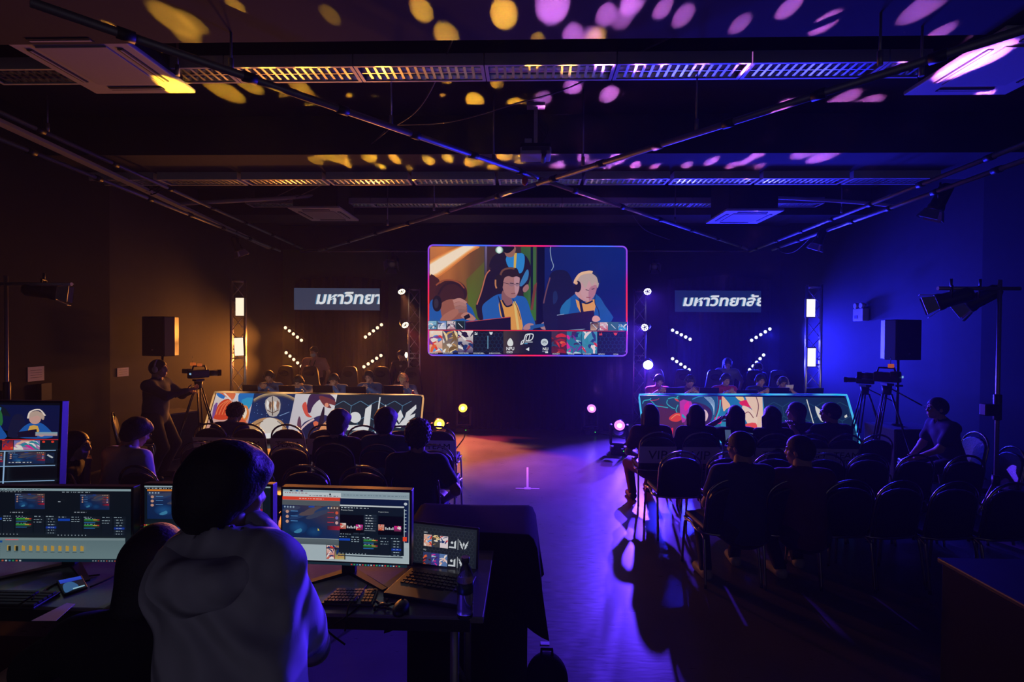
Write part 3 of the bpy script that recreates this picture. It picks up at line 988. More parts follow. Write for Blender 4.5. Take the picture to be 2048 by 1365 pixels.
pleated('black_curtain', at(868, 700, 11.15).x, at(1246, 700, 11.15).x, 11.22, 0.005, at(1000, 706, 11.2).z, 'black pleated curtain hanging from the big screen to the floor')
pleated('black_curtain', at(590, 700, 13.35).x, at(776, 700, 13.35).x, 13.35, 0.005, at(600, 562, 13.35).z, 'black cloth backdrop behind the amber light bars', 40, .02, M_CURT, .12)
pleated('black_curtain', at(1335, 700, 13.35).x, at(1540, 700, 13.35).x, 13.35, 0.005, at(1350, 560, 13.35).z, 'dark cloth backdrop behind the blue light bars', 40, .02, mat('navy_backdrop_cloth', (.03, .028, .035), .9, noise=.2, nscale=20), .1)


# ================================================================ ticker signs
def ticker(x0, y0, x1, y1, Y, st, tbox, bg, label, cut=None):
    q = [at(x0, y0, Y), at(x1, y0 + 1.2, Y), at(x1, y1 + 1.2, Y), at(x0, y1, Y)]
    t = thing('ticker_sign', label, 'sign', at((x0 + x1) / 2, y1, Y))
    MB().hexa([p + Vector((0, .01, 0)) for p in q], [p + Vector((0, .09, 0)) for p in q]).build('case', M_MATTE, t, world=True)
    Pp = Pic(px_map(Y))
    Pp.poly([(x0, y0), (x1, y0 + 1.2), (x1, y1 + 1.2), (x0, y1)], bg)
    Pp.build('display', M_PIC, t)
    Pt = Pic(px_map(Y - .004))
    Pt.text(st, tbox[0] - 2.2, tbox[1], tbox[2] - 2.2, tbox[3], (60, 120, 160), .03, .18)
    Pt.text(st, *tbox, (228, 232, 236), .03, .18)
    # letters run off the right end of the display: keep what lies on it
    me = Pt.build('lettering', M_PIC, t)
    bm = bmesh.new(); bm.from_mesh(me.data)
    xmax = (rmat(t).inverted() @ at(cut or x1, y0, Y)).x
    bmesh.ops.bisect_plane(bm, geom=bm.verts[:] + bm.edges[:] + bm.faces[:], plane_co=(xmax, 0, 0), plane_no=(1, 0, 0), clear_outer=True)
    bm.to_mesh(me.data); bm.free()
    return t


TH1 = 'มหาวิทยา'
TH2 = 'มหาวิทยาลัย'
ticker(588, 576, 759.5, 620, 13.2, TH1, (632, 584, 763, 609), (52, 62, 86), 'ticker sign with cut-off white Thai lettering on the amber side')
ticker(1350, 581, 1522, 624, 13.2, TH2, (1366, 589, 1533, 613), (20, 34, 78), 'ticker sign with white Thai lettering on the blue side')
# ================================================================ stage platforms and desks with lit fronts
YD = 9.6


def desk(name, label, quad, led_cols, strip, mat_s, draw, plat_x, plat_label, led_name):
    pl = MB().box(((plat_x[0] + plat_x[1]) / 2, 10.55, .04), (plat_x[1] - plat_x[0], 2.1, .08))
    tag(pl.build('stage_platform', M_WOOD, bevel=.01), plat_label, 'platform')
    q = [at(x, y, YD) for x, y in quad]
    t = thing(name, label, 'desk', (sum(p.x for p in q) / 4, YD, .08))
    x0, x1 = min(p.x for p in q[:2]) - .03, max(p.x for p in q[:2]) + .03
    zt = max(q[0].z, q[1].z) + .03
    MB().box(((x0 + x1) / 2, YD + .45, zt - .15), (x1 - x0 - .36, .74, .04)).build('desk_top', M_BLACK, t, world=True, bevel=.008)
    back = [p + Vector((0, .012, 0)) for p in q]
    MB().hexa(back, [p + Vector((0, .06, 0)) for p in back]).build('front_board', M_MATTE, t, world=True)
    for s in (x0 + .26, x1 - .26):
        mb = MB().box((s, YD + .70, (zt - .17 + .082) / 2), (.06, .06, zt - .17 - .082))
        mb.build('leg', M_BLACK, t, world=True)
    pts, cols = [], []
    n = 24
    cs = [q[0], q[1], q[2], q[3]]
    ce = (cs[0] + cs[1] + cs[2] + cs[3]) / 4
    for a in range(4):
        p, r = cs[a], cs[(a + 1) % 4]
        p2, r2 = p + (p - ce) * .0, r
        for k in range(n):
            f = k / n
            v = p.lerp(r, f)
            out = {0: Vector((0, 0, .03)), 1: Vector((.03, 0, 0)), 2: Vector((0, 0, -.02)), 3: Vector((-.03, 0, 0))}[a]
            if k == 0:
                v = v + Vector((.022 if a in (1, 2) else -.022, 0, .022 if a in (0, 1) else -.015))
            else:
                v = v + out
            pts.append(v + Vector((0, -.012, 0)))
            cols.append(led_cols(a, f))
    neon('light_strip_' + led_name if False else 'light_strip', t, pts, cols, .017, strip)
    P = Pic(px_map(YD))
    draw(P, quad)
    o = P.build('front_panel', mat_s, t)
    # keep the artwork inside the sloping ends of the board
    bm = bmesh.new(); bm.from_mesh(o.data)
    Mi = rmat(t).inverted()
    for a, b2, sg in ((0, 3, -1), (1, 2, 1)):
        pa, pb = Mi @ q[a], Mi @ q[b2]
        d = (pa - pb).normalized()
        bmesh.ops.bisect_plane(bm, geom=bm.verts[:] + bm.edges[:] + bm.faces[:], plane_co=pa, plane_no=Vector((d.z, 0, -d.x)) * (1 if sg > 0 else -1), clear_outer=True)
    for z_, no in (((Mi @ q[0]).z + .004, (0, 0, 1)), ((Mi @ q[3]).z - .004, (0, 0, -1))):
        bmesh.ops.bisect_plane(bm, geom=bm.verts[:] + bm.edges[:] + bm.faces[:], plane_co=(0, 0, z_), plane_no=no, clear_outer=True)
    bm.to_mesh(o.data); bm.free()
    return t


def led_amber(a, f):
    g = .55 + .45 * math.sin(f * 23 + a * 2) if a == 0 else .85
    return tuple(int(v * max(g, .12)) for v in (255, 190, 120))


def led_cyan(a, f):
    g = .5 + .5 * math.sin(f * 29 + a * 2.4 + .6) if a == 0 else .8
    c = (90 * g, 190, 240) if g > .4 else (16, 60, 150)
    return tuple(int(v) for v in c)


def art_left(P, q):
    x = lambda x0, y: x0 - (y - 787) * .21      # slanted tile edges
    yT, yB = 785, 885
    sl = lambda a, b2: [(x(a, yT), yT), (x(b2, yT), yT), (x(b2, yB), yB), (x(a, yB), yB)]
    # tile 1: warm swirls
    P.poly(sl(420, 509), [(220, 215, 210), (210, 215, 225), (200, 90, 60), (216, 120, 80)])
    P.poly([(433, 787), (450, 787), (448, 798), (438, 795)], (30, 110, 190), 2)
    P.poly([(440, 786), (470, 785), (466, 800), (455, 796), (446, 790)], (222, 110, 70), 3)
    P.poly([(480, 786), (510, 786), (500, 816), (490, 820), (478, 808)], (24, 110, 190), 3)
    P.poly([(484, 800), (506, 796), (498, 818), (486, 818)], (40, 150, 200), 2)
    P.poly([(428, 828), (440, 806), (456, 798), (464, 806), (470, 830), (450, 840), (428, 838)], (206, 66, 36), 4)
    for k in range(4): P.line([(432 + 6 * k, 830), (440 + 6 * k, 812), (456 + 3 * k, 801)], 1.6, (236, 130, 80), 4)
    P.poly([(424, 840), (428, 812), (436, 806), (430, 830)], (120, 80, 150), 2)
    P.poly([(480, 818), (494, 812), (498, 830), (490, 846), (482, 850)], (226, 130, 60), 4)
    P.poly([(484, 820), (492, 816), (494, 828), (488, 838)], (238, 220, 200), 3)
    P.poly([(478, 840), (494, 846), (490, 880), (470, 880)], (220, 96, 60), 3)
    P.line([(462, 800), (452, 790), (448, 786)], 3, (236, 220, 210), 3)
    # tile 2: night-sky tile with a golden glow arc and pale faceted shield
    P.poly(sl(509, 593), [(16, 40, 80), (16, 44, 90), (10, 40, 90), (14, 60, 130)])
    for r_, c in ((0, (180, 150, 110)), (2.5, (140, 120, 100)), (5, (70, 66, 80))):
        P.line([(508, 800 + r_), (525, 791 + r_), (548, 787 + r_), (572, 790 + r_), (592, 799 + r_)], 2.6, c, 5)
    rnd = random.Random(4)
    for k in range(26):
        yy = rnd.uniform(798, 855)
        P.ell(rnd.uniform(x(509, yy) + 2, x(590, yy) - 2), yy, .6, .6, (150, 190, 230), n=8)
    P.line([(560, 832), (575, 826), (580, 824)], 1.2, (130, 160, 200), 3)
    P.poly([(496, 856), (520, 838), (548, 836), (570, 848), (576, 884), (494, 884)], (186, 140, 96), 3)
    P.poly([(521, 850), (536, 836), (552, 838), (566, 852), (556, 884), (524, 884)], (216, 206, 196), 3)
    P.poly([(518, 870), (560, 866), (560, 884), (516, 884)], (236, 236, 234), 3)
    for a, b2 in (((508, 852), (528, 842)), ((556, 842), (574, 856)), ((526, 862), (534, 880)), ((560, 862), (552, 882))): P.line([a, b2], 1.4, (70, 50, 44))
    P.poly([(533, 800), (548, 792), (561, 800), (562, 818), (555, 832), (541, 832), (533, 818)], (186, 176, 170), 2)
    for k in range(5):
        P.poly([(536 + 5 * k, 800 + 2 * (k % 2)), (541 + 5 * k, 806), (538 + 5 * k, 822), (534 + 5 * k, 812)], ((236, 232, 228), (120, 90, 76), (214, 170, 130), (226, 226, 226), (150, 110, 90))[k])
    P.line([(547, 793), (547, 831)], 1.6, (40, 34, 36)); P.line([(536, 820), (547, 826), (559, 820)], 1.6, (90, 60, 50))
    # tile 3: pale tile with dark violet swooshes
    P.poly(sl(593, 677), [(206, 200, 206), (226, 222, 222), (206, 204, 210), (200, 190, 200)])
    P.poly([(616, 808), (622, 790), (640, 783), (660, 788), (672, 800), (664, 806), (650, 802), (640, 800), (628, 812), (622, 826), (616, 822)], (62, 40, 80), 5)
    P.poly([(640, 792), (668, 800), (676, 812), (660, 808), (664, 816), (650, 812)], (120, 56, 60), 4)
    P.ell(655, 810, 4, 4.4, (230, 150, 120))
    P.poly([(606, 812), (614, 804), (618, 826), (626, 834), (614, 832)], (214, 84, 70), 3)
    P.poly([(598, 884), (606, 850), (624, 838), (646, 830), (660, 834), (668, 850), (662, 884)], (46, 44, 92), 4)
    P.poly([(606, 862), (622, 846), (636, 850), (628, 880), (604, 884)], (26, 30, 66), 4)
    P.line([(596, 866), (614, 848), (630, 838)], 3.6, (224, 196, 196), 4)
    P.poly([(596, 850), (600, 832), (604, 842), (604, 862)], (100, 60, 84), 2)
    P.poly([(628, 846), (634, 842), (640, 848), (634, 856)], (226, 110, 76), 3)
    P.poly([(633, 870), (646, 820), (651, 816), (648, 850), (640, 876)], (40, 26, 44), 3)
    P.poly([(640, 860), (654, 842), (662, 846), (654, 866)], (224, 150, 100), 3)
    for k in range(5): P.ell(645 + 3 * k, 842 + 2.5 * (k % 2), 1.3, 1.6, (50, 40, 60), n=8)
    # tile 4: honeycomb with emblems
    P.poly([(x(677, yT), yT), (870, yT + 2), (870, yB), (x(677, yB), yB)], [(30, 40, 52), (24, 34, 46), (22, 40, 52), (28, 48, 60)])
    P.hexes(x(674, 790), 792, 842, 905, 19.6, (96, 146, 178), .9, -.15)
    W_ = (222, 224, 226)
    P.ell(712, 834.6, 11.6, 11, W_, n=28)
    P.poly([(745, 808.5), (732.6, 817), (728, 849.6), (698, 849.6), (695, 860), (738, 860.5), (741, 850)], W_)
    P.line([(761.6, 794), (751, 872)], 2.6, W_)
    P.poly([(802.4, 819), (808, 832.5), (799.5, 846), (792.7, 833)], W_)
    P.poly([(833.5, 809), (813.7, 825), (811, 835), (799, 849), (791, 840), (793, 855), (802, 856), (808, 850), (819, 849.5), (826, 840.5), (815.5, 843), (830.5, 833), (832, 826.5), (821, 831), (833.8, 817)], W_)
    P.poly([(773, 808.5), (776, 818), (781, 834), (788, 846), (792, 855), (785, 851), (776, 849.5), (771, 841), (780, 843), (770, 834), (770, 827), (778, 831), (770, 818)], W_)


def art_right(P, q):
    x = lambda x0, y: x0 + (y - 787) * .13
    yT, yB = 786, 895
    sl = lambda a, b2: [(x(a, yT), yT), (x(b2, yT), yT), (x(b2, yB), yB), (x(a, yB), yB)]
    P.poly(sl(1270, 1359), [(16, 50, 80), (20, 76, 100), (90, 26, 60), (70, 30, 60)])
    P.poly([(1316, 812), (1340, 820), (1356, 826), (1364, 850), (1340, 884), (1318, 884)], (86, 40, 66), 3)
    for pts in ([(1285, 808), (1288, 802), (1298, 800), (1302, 797)], [(1300, 800), (1306, 806), (1312, 812), (1324, 814), (1336, 816)], [(1336, 798), (1346, 796), (1356, 798)], [(1335, 800), (1334, 808), (1344, 816), (1350, 818)], [(1356, 810), (1352, 820), (1354, 826)], [(1350, 800), (1358, 790)]):
        P.line(pts, 1.8, (50, 176, 186), 5)
    P.poly([(1338, 836), (1350, 827), (1362, 828), (1364, 838), (1354, 844), (1342, 842)], (230, 66, 34), 4)
    P.line([(1342, 838), (1352, 830), (1360, 831)], 1.6, (250, 150, 90), 3)
    P.poly([(1349, 797), (1356, 800), (1358, 804), (1352, 802)], (226, 70, 50), 2)
    P.poly([(1338, 862), (1346, 856), (1344, 872), (1340, 870)], (240, 40, 60), 3)
    P.line([(1300, 802), (1314, 800), (1318, 797)], 1.2, (200, 60, 80), 3)
    # magenta and violet tile
    P.poly(sl(1359, 1432), [(14, 40, 80), (30, 80, 130), (40, 120, 160), (150, 40, 130)])
    P.poly([(1359, 803), (1376, 802), (1384, 808), (1374, 834), (1364, 846)], (190, 60, 170), 2)
    P.poly([(1368, 812), (1376, 803), (1378, 815), (1370, 822)], (240, 40, 160), 3)
    P.poly([(1384, 806), (1404, 808), (1420, 818), (1424, 832), (1416, 850), (1402, 850), (1400, 830)], (60, 36, 84), 4)
    P.poly([(1404, 824), (1410, 820), (1416, 830), (1412, 842), (1406, 840)], (236, 200, 210), 4)
    for k in range(5): P.line([(1408 + 3 * k, 794), (1420 + 2 * k, 806), (1427, 818 + 3 * k)], 1, (170, 200, 230), 4)
    P.line([(1384, 799), (1396, 794), (1408, 792)], 2, (50, 150, 190), 4)
    P.poly([(1364, 828), (1370, 834), (1372, 838), (1364, 834)], (40, 170, 190), 2)
    # bright tile
    P.poly(sl(1432, 1524), [(20, 110, 170), (40, 130, 180), (40, 120, 160), (60, 160, 190)])
    P.poly([(1434, 786), (1441, 786), (1444, 806), (1436, 830), (1430, 850), (1428, 840), (1436, 810)], (120, 30, 70), 3)
    P.poly([(1443, 793), (1452, 800), (1460, 812), (1452, 818), (1446, 822)], (246, 190, 150), 4)
    P.poly([(1428, 836), (1440, 834), (1442, 846), (1432, 848)], (236, 40, 130), 3)
    P.line([(1424, 880), (1428, 850), (1438, 820), (1440, 800)], 3, (60, 190, 210), 5)
    P.poly([(1466, 786), (1480, 786), (1488, 802), (1476, 800)], (246, 206, 130), 3)
    P.poly([(1478, 804), (1496, 800), (1510, 806), (1520, 822), (1514, 830), (1500, 816), (1484, 812)], (230, 40, 80), 4)
    P.poly([(1490, 786), (1520, 786), (1524, 800), (1524, 850), (1512, 860), (1506, 826), (1494, 804)], (240, 204, 176), 3)
    P.poly([(1484, 812), (1500, 818), (1514, 836), (1508, 860), (1496, 850), (1486, 830)], (244, 214, 190), 4)
    P.line([(1510, 790), (1516, 812), (1512, 834)], 1.6, (110, 40, 40), 4)
    P.line([(1486, 830), (1496, 824), (1506, 836)], 1.6, (130, 50, 60), 4)
    P.poly([(1488, 850), (1510, 846), (1512, 862), (1494, 866)], (240, 80, 70), 3)
    # honeycomb tile
    P.poly([(x(1524, yT), yT), (1730, yT), (1730, yB), (x(1524, yB), yB)], [(20, 44, 66), (16, 36, 60), (14, 40, 70), (20, 56, 76)])
    P.hexes(x(1528, 790), 795, 1712, 900, 19, (40, 84, 106), .8, .14)
    W_ = (222, 222, 214)
    P.line([(1612, 799), (1626, 848)], 1.9, W_)
    P.poly([(1628.7, 812), (1646, 827), (1650, 838), (1643, 844), (1634, 832)], W_, 2)
    P.poly([(1634, 829), (1646, 834), (1653, 838), (1647, 843), (1640, 842)], W_)
    P.poly([(1687, 832), (1692, 829), (1693, 834), (1688, 836)], W_)


M_DESKPIC = pic_mat('desk_picture', .8)
desk('lit_desk', 'long player desk with amber-edged lit front of orange, blue and white art panels', [(433, 787), (844, 794.5), (836, 881), (406, 878)],
     led_amber, 1.0, M_DESKPIC, art_left, (at(395, 880, 9.6).x, at(850, 880, 9.6).x), 'low wooden platform under the amber-edged desk', 'amber')
desk('lit_desk', 'long player desk with cyan-edged lit front of red, magenta and teal art panels', [(1281, 792), (1690, 793), (1716, 884), (1292, 882)],
     led_cyan, .9, M_DESKPIC, art_right, (at(1280, 880, 9.6).x, at(1722, 880, 9.6).x), 'low wooden platform under the cyan-edged desk', 'cyan')


# ================================================================ box trusses
def truss(pxc, Y, ytop, label, rot, h0=0.0):
    c = at(pxc, 668, Y)
    t = thing('box_truss', label, 'truss', (c.x, Y, h0), rot, 'upright box trusses by the stage')
    H = at(pxc, ytop, Y).z - h0
    s, r = .125, .022
    for sx in (-1, 1):
        for sy in (-1, 1):
            MB().cyl((sx * s, sy * s, .01), (sx * s, sy * s, H), r, n=10).build('chord', M_ALU, t)
    mb = MB()
    n = int(H / .32)
    for f in range(4):
        a = [(-s, -s), (s, -s), (s, s), (-s, s)][f]
        b2 = [(s, -s), (s, s), (-s, s), (-s, -s)][f]
        for k in range(n):
            z0, z1 = .05 + (H - .1) * k / n, .05 + (H - .1) * (k + 1) / n
            p, q = (a, b2) if (k + f) % 2 == 0 else (b2, a)
            mb.cyl((*p, z0), (*q, z1), .009, n=6)
        for z in (.06, H * .5 - .05, H * .5 + .06, H - .04):
            mb.cyl((*a, z), (*b2, z), .011, n=6)
    mb.build('lacing', M_ALU, t)
    MB().box((0, 0, .006), (.42, .42, .012)).build('base_plate', M_MATTE, t)
    return t


T1 = truss(477, 10.6, 560, 'aluminium box truss with two glowing amber panels left of the desk', R(25))
T2 = truss(829, 11.8, 577, 'aluminium box truss left of the big screen', R(12))
T3 = truss(1279, 11.8, 580, 'blue-lit box truss right of the big screen', R(-12))
T4 = truss(1627, 10.6, 571, 'blue-lit box truss with two glowing panels at the far right', R(-25))


def flood_panel(px0, py0, px1, py1, Y, em, label, col, e, aim, tilt=0.0):
    c = at((px0 + px1) / 2, (py0 + py1) / 2, Y)
    W, H = (px1 - px0) * Y / FPX, (py1 - py0) * Y / FPX
    t = thing('led_floodlight', label, 'stage light', c, 0, 'glowing panels on the trusses')
    M = Matrix.Rotation(tilt, 3, 'Y')
    MB().box((0, .035, 0), (W + .03, .05, H + .03), M).build('case', M_BLACK, t, bevel=.006)
    MB().box((0, .004, 0), (W, .014, H), M).build('diffuser', em, t)
    MB().box((0, .09, 0), (.06, .07, .10)).build('bracket', M_BLACK, t)
    lamp('panel_lamp', 'AREA', c + Vector((0, -.02, 0)), aim, col, e, t, sx=W, sy=H)
    return t


M_EAMB = mat('amber_lamp_face', (.5, .4, .3), .5, emit=(1.0, .80, .58), es=1.15)
M_EBLU = mat('blue_lamp_face', (.4, .4, .5), .5, emit=(.90, .86, 1.0), es=1.15)
YP = 10.3
flood_panel(471, 596, 487.5, 632, YP, M_EAMB, 'upper glowing amber panel on the left truss', AMBER, E['panel_amber'], (.1, -1, -.05))
flood_panel(468.5, 676, 486.5, 712, YP, M_EAMB, 'lower glowing amber panel on the left truss', AMBER, E['panel_amber'], (.1, -1, -.05), R(-3))
flood_panel(1614, 599, 1630, 634, YP, M_EBLU, 'upper glowing panel on the right truss', BLUE, E['panel_blue'], (-.1, -1, -.05))
flood_panel(1616, 697, 1631, 733, YP, M_EBLU, 'lower glowing panel on the right truss', BLUE, E['panel_blue'], (-.1, -1, -.05))


# ================================================================ round LED cans on the inner trusses
def par(px, py, Y, rpx, face, label, col, e, aim, full=False, side=1, cone=110):
    c = at(px, py, Y)
    r = rpx * Y / FPX
    t = thing('par_light', label, 'stage light', c, 0, 'round LED cans on the inner trusses')
    rot = Vector((aim[0], aim[1], aim[2])).to_track_quat('Z', 'Y').to_matrix()
    MB().lathe([(r * .6, -.16), (r * .95, -.14), (r * 1.12, -.02), (r * 1.12, .012), (r * 1.02, .012)], rot=rot).build('can', M_BLACK, t)
    mb = MB()
    if full:
        mb.lathe([(r, .0), (r * .98, .016), (r * .5, .02)], rot=rot, n=28)
    else:
        for k in range(12):
            a = k * math.pi / 6
            p = rot @ Vector((r * .80 * math.cos(a), r * .80 * math.sin(a), .014))
            mb.ell(p, r * .165, nu=10, nv=6)
        for k in range(5):
            a = k * 2 * math.pi / 5
            p = rot @ Vector((r * .40 * math.cos(a), r * .40 * math.sin(a), .014))
            mb.ell(p, r * .12, nu=8, nv=6)
    mb.build('led_face', face, t)
    yk = MB()
    yk.tube([(r * 1.25, .02, 0), (r * 1.25, .12, .02), (0, .17, .05), (-r * 1.25, .12, .02), (-r * 1.25, .02, 0)], .012, 6)
    yk.cyl((0, .17, .05), (side * .2, .2, .05), .014, n=8)
    yk.build('yoke', M_BLACK, t)
    if e: lamp('par_lamp', 'SPOT', c + rot @ Vector((0, 0, .05)), aim, col, e, t, cone, .8, .04)
    return t


M_WWARM = mat('warm_white_led', (.5, .5, .4), .5, emit=(1.0, .78, .5), es=5)
M_WCOOL = mat('cool_white_led', (.5, .5, .5), .5, emit=(.75, .72, 1.0), es=5)
M_WBLUE = mat('dazzling_blue_white_led', (.5, .5, .5), .5, emit=(.5, .62, 1.0), es=12)
par(803, 583, 11.5, 7.5, M_WWARM, 'upper warm white LED can left of the big screen', (1, .30, .10), E['par_warm'], (1.6, -2.3, -3), side=1, cone=42)
par(810, 650, 11.5, 7.5, M_WWARM, 'lower warm white LED can left of the big screen', (1, .06, .10), E['par_warm'] * .6, (2.4, -2.5, -2.4), side=1, cone=42)
par(1295, 583, 11.5, 7.5, M_WCOOL, 'upper cool white LED can right of the big screen', VIOLET, E['par_blue'] * .5, (-.1, -1, -.62), side=-1, cone=76)
par(1290, 655, 11.5, 7.5, M_WCOOL, 'middle cool white LED can right of the big screen', VIOLET, E['par_blue'] * .85, (-.75, -1, -.33), side=-1, cone=62)
par(1296, 730, 11.5, 9.5, M_WBLUE, 'dazzling lowest LED can right of the big screen', VIOLET, E['par_blue'], (-.12, -1, -.36), True, side=-1, cone=80)


# ================================================================ light bars with five lamps each
def light_bar(p0, p1, n, Y, em, label, col, e, aim):
    a, b2 = at(*p0, Y), at(*p1, Y)
    c = (a + b2) / 2
    t = thing('light_bar', label, 'stage light', c, 0, 'bars of five round lamps behind the players')
    d = (b2 - a).normalized()
    ang = math.atan2(-d.z, d.x)
    rot = Matrix.Rotation(ang, 3, 'Y')
    L = (b2 - a).length
    MB().box((0, .07, 0), (L + .12, .08, .12), rot).build('housing', M_MATTE, t, bevel=.01)
    MB().box((0, .19, 0), (.05, .22, .05)).build('bracket', M_MATTE, t)
    for k in range(n):
        p = a.lerp(b2, k / (n - 1)) - c
        q = Matrix.Rotation(R(90), 3, 'X')
        lp = MB().lathe([(.030, -.02), (.044, .0), (.049, .02), (.049, .026)], p + Vector((0, .02, 0)), q, 20).build('lamp', M_MATTE, t)
        MB().lathe([(.040, .026), (.037, .030), (.02, .036)], p + Vector((0, .02, 0)), q, 20).build('lens', em, lp)
    lamp('bar_lamp', 'AREA', c + Vector((0, -.05, 0)), aim, col, e, t, sx=L, sy=.09, spread=95 if col == BLUE else 74)
    return t


M_BAMB = mat('amber_bar_lamp', (.5, .4, .3), .5, emit=(1.0, .78, .50), es=1.5)
M_BBLU = mat('blue_bar_lamp', (.4, .4, .5), .5, emit=(.80, .92, 1.0), es=1.5)
YB = 13.05
light_bar((571, 656), (603, 681), 5, YB, M_BAMB, 'amber light bar slanting down right, upper left of the amber four', AMBER, E['bar_amber'], (.14, -1, -.14))
light_bar((731, 674.5), (763, 650), 5, YB, M_BAMB, 'amber light bar slanting up right, upper right of the amber four', AMBER, E['bar_amber'], (.14, -1, -.14))
light_bar((572.5, 706), (603, 733), 5, YB, M_BAMB, 'amber light bar half behind the person in the pink shirt', AMBER, E['bar_amber'], (.14, -1, -.14))
light_bar((728, 734), (762, 711.5), 5, YB, M_BAMB, 'amber light bar slanting up right, lower right of the amber four', AMBER, E['bar_amber'], (.14, -1, -.14))
light_bar((1345, 661), (1380, 679), 5, YB, M_BBLU, 'blue light bar slanting down right, upper left of the blue four', BLUE, E['bar_blue'], (0, -1, 0))
light_bar((1503, 681), (1539.5, 658.5), 5, YB, M_BBLU, 'blue light bar slanting up right, upper right of the blue four', BLUE, E['bar_blue'], (0, -1, 0))
light_bar((1345, 718), (1378, 740), 5, YB, M_BBLU, 'blue light bar slanting down right, lower left of the blue four', BLUE, E['bar_blue'], (0, -1, 0))
light_bar((1499, 740), (1527, 710.5), 5, YB, M_BBLU, 'blue light bar partly hidden by a head, lower right of the blue four', BLUE, E['bar_blue'], (0, -1, 0))


# ================================================================ moving heads on the floor, with a multi-dot gobo
def surf_z(py):
    if py < 90: return 4.38
    if py < 260 and py > 150: return ZC
    if 300 <= py <= 347: return 4.38
    return 4.45


def gobo_lamp(name, loc, dots, col, strength, parent, GST):
    d = bpy.data.lights.new(name, 'SPOT')
    d.spot_size = R(170)
    d.spot_blend = .1
    d.shadow_soft_size = .012
    d.energy = 1.0
    d.use_nodes = True
    nt = d.node_tree
    em = nt.nodes['Emission']
    geo = nt.nodes.new('ShaderNodeNewGeometry')
    # spread of the beam over a level plane above the lamp, stretched along the hall
    sx_ = nt.nodes.new('ShaderNodeSeparateXYZ'); nt.links.new(geo.outputs['Incoming'], sx_.inputs['Vector'])
    cx_ = nt.nodes.new('ShaderNodeCombineXYZ')
    for i_, k_ in ((0, GSIGN), (1, GSIGN / GST)):
        dv = nt.nodes.new('ShaderNodeMath'); dv.operation = 'DIVIDE'; nt.links.new(sx_.outputs[i_], dv.inputs[0])
        mz = nt.nodes.new('ShaderNodeMath'); mz.operation = 'MAXIMUM'; mz.inputs[1].default_value = .02
        mm = nt.nodes.new('ShaderNodeMath'); mm.operation = 'MULTIPLY'; mm.inputs[1].default_value = GSIGN
        nt.links.new(sx_.outputs[2], mm.inputs[0]); nt.links.new(mm.outputs[0], mz.inputs[0]); nt.links.new(mz.outputs[0], dv.inputs[1])
        ms = nt.nodes.new('ShaderNodeMath'); ms.operation = 'MULTIPLY'; ms.inputs[1].default_value = k_
        nt.links.new(dv.outputs[0], ms.inputs[0]); nt.links.new(ms.outputs[0], cx_.inputs[i_])
    acc = None
    for (px, py, r, br) in dots:
        P_ = atz(px, py, 4.40 if (px < 400 and 125 < py < 190) or (px > 1800 and 50 < py < 190) else surf_z(py))
        v = P_ - loc
        rq = r * P_.y / FPX / v.z
        dt = nt.nodes.new('ShaderNodeVectorMath'); dt.operation = 'DISTANCE'
        nt.links.new(cx_.outputs['Vector'], dt.inputs[0])
        dt.inputs[1].default_value = (v.x / v.z, v.y / v.z / GST, 0)
        mr = nt.nodes.new('ShaderNodeMapRange'); mr.interpolation_type = 'SMOOTHSTEP'
        mr.inputs['From Min'].default_value = rq * 1.08
        mr.inputs['From Max'].default_value = rq * .74
        mr.inputs['To Max'].default_value = br * (v.length / 5) ** 2
        nt.links.new(dt.outputs['Value'], mr.inputs['Value'])
        if acc is None:
            acc = mr.outputs['Result']
        else:
            ad = nt.nodes.new('ShaderNodeMath'); ad.operation = 'ADD'
            nt.links.new(acc, ad.inputs[0]); nt.links.new(mr.outputs['Result'], ad.inputs[1])
            acc = ad.outputs['Value']
    ml = nt.nodes.new('ShaderNodeMath'); ml.operation = 'MULTIPLY'
    ml.inputs[1].default_value = strength
    nt.links.new(acc, ml.inputs[0])
    nt.links.new(ml.outputs['Value'], em.inputs['Strength'])
    em.inputs['Color'].default_value = (*col, 1)
    o = bpy.data.objects.new(name, d)
    COL.objects.link(o)
    o.parent = parent
    q = Vector((0, -.55, 1)).to_track_quat('-Z', 'Y')
    o.matrix_local = rmat(parent).inverted() @ Matrix.LocRotScale(loc, q, Vector((1, 1, 1)))
    return o


GSIGN = 1
M_LENSY = mat('yellow_beam_lens', (.3, .25, .05), .2, emit=(1.0, .62, .06), es=2.2)
M_LENSYC = mat('yellow_beam_core', (.3, .25, .05), .2, emit=(1.0, .70, .18), es=12)
M_LENSP = mat('violet_beam_lens', (.3, .1, .3), .2, emit=(.75, .22, 1.0), es=1.6)
M_LENSPC = mat('violet_beam_core', (.3, .1, .3), .2, emit=(1.0, .55, 1.0), es=12)
M_DARKM = mat('moving_head_shell', (.02, .019, .024), .35, noise=.1, nscale=40)


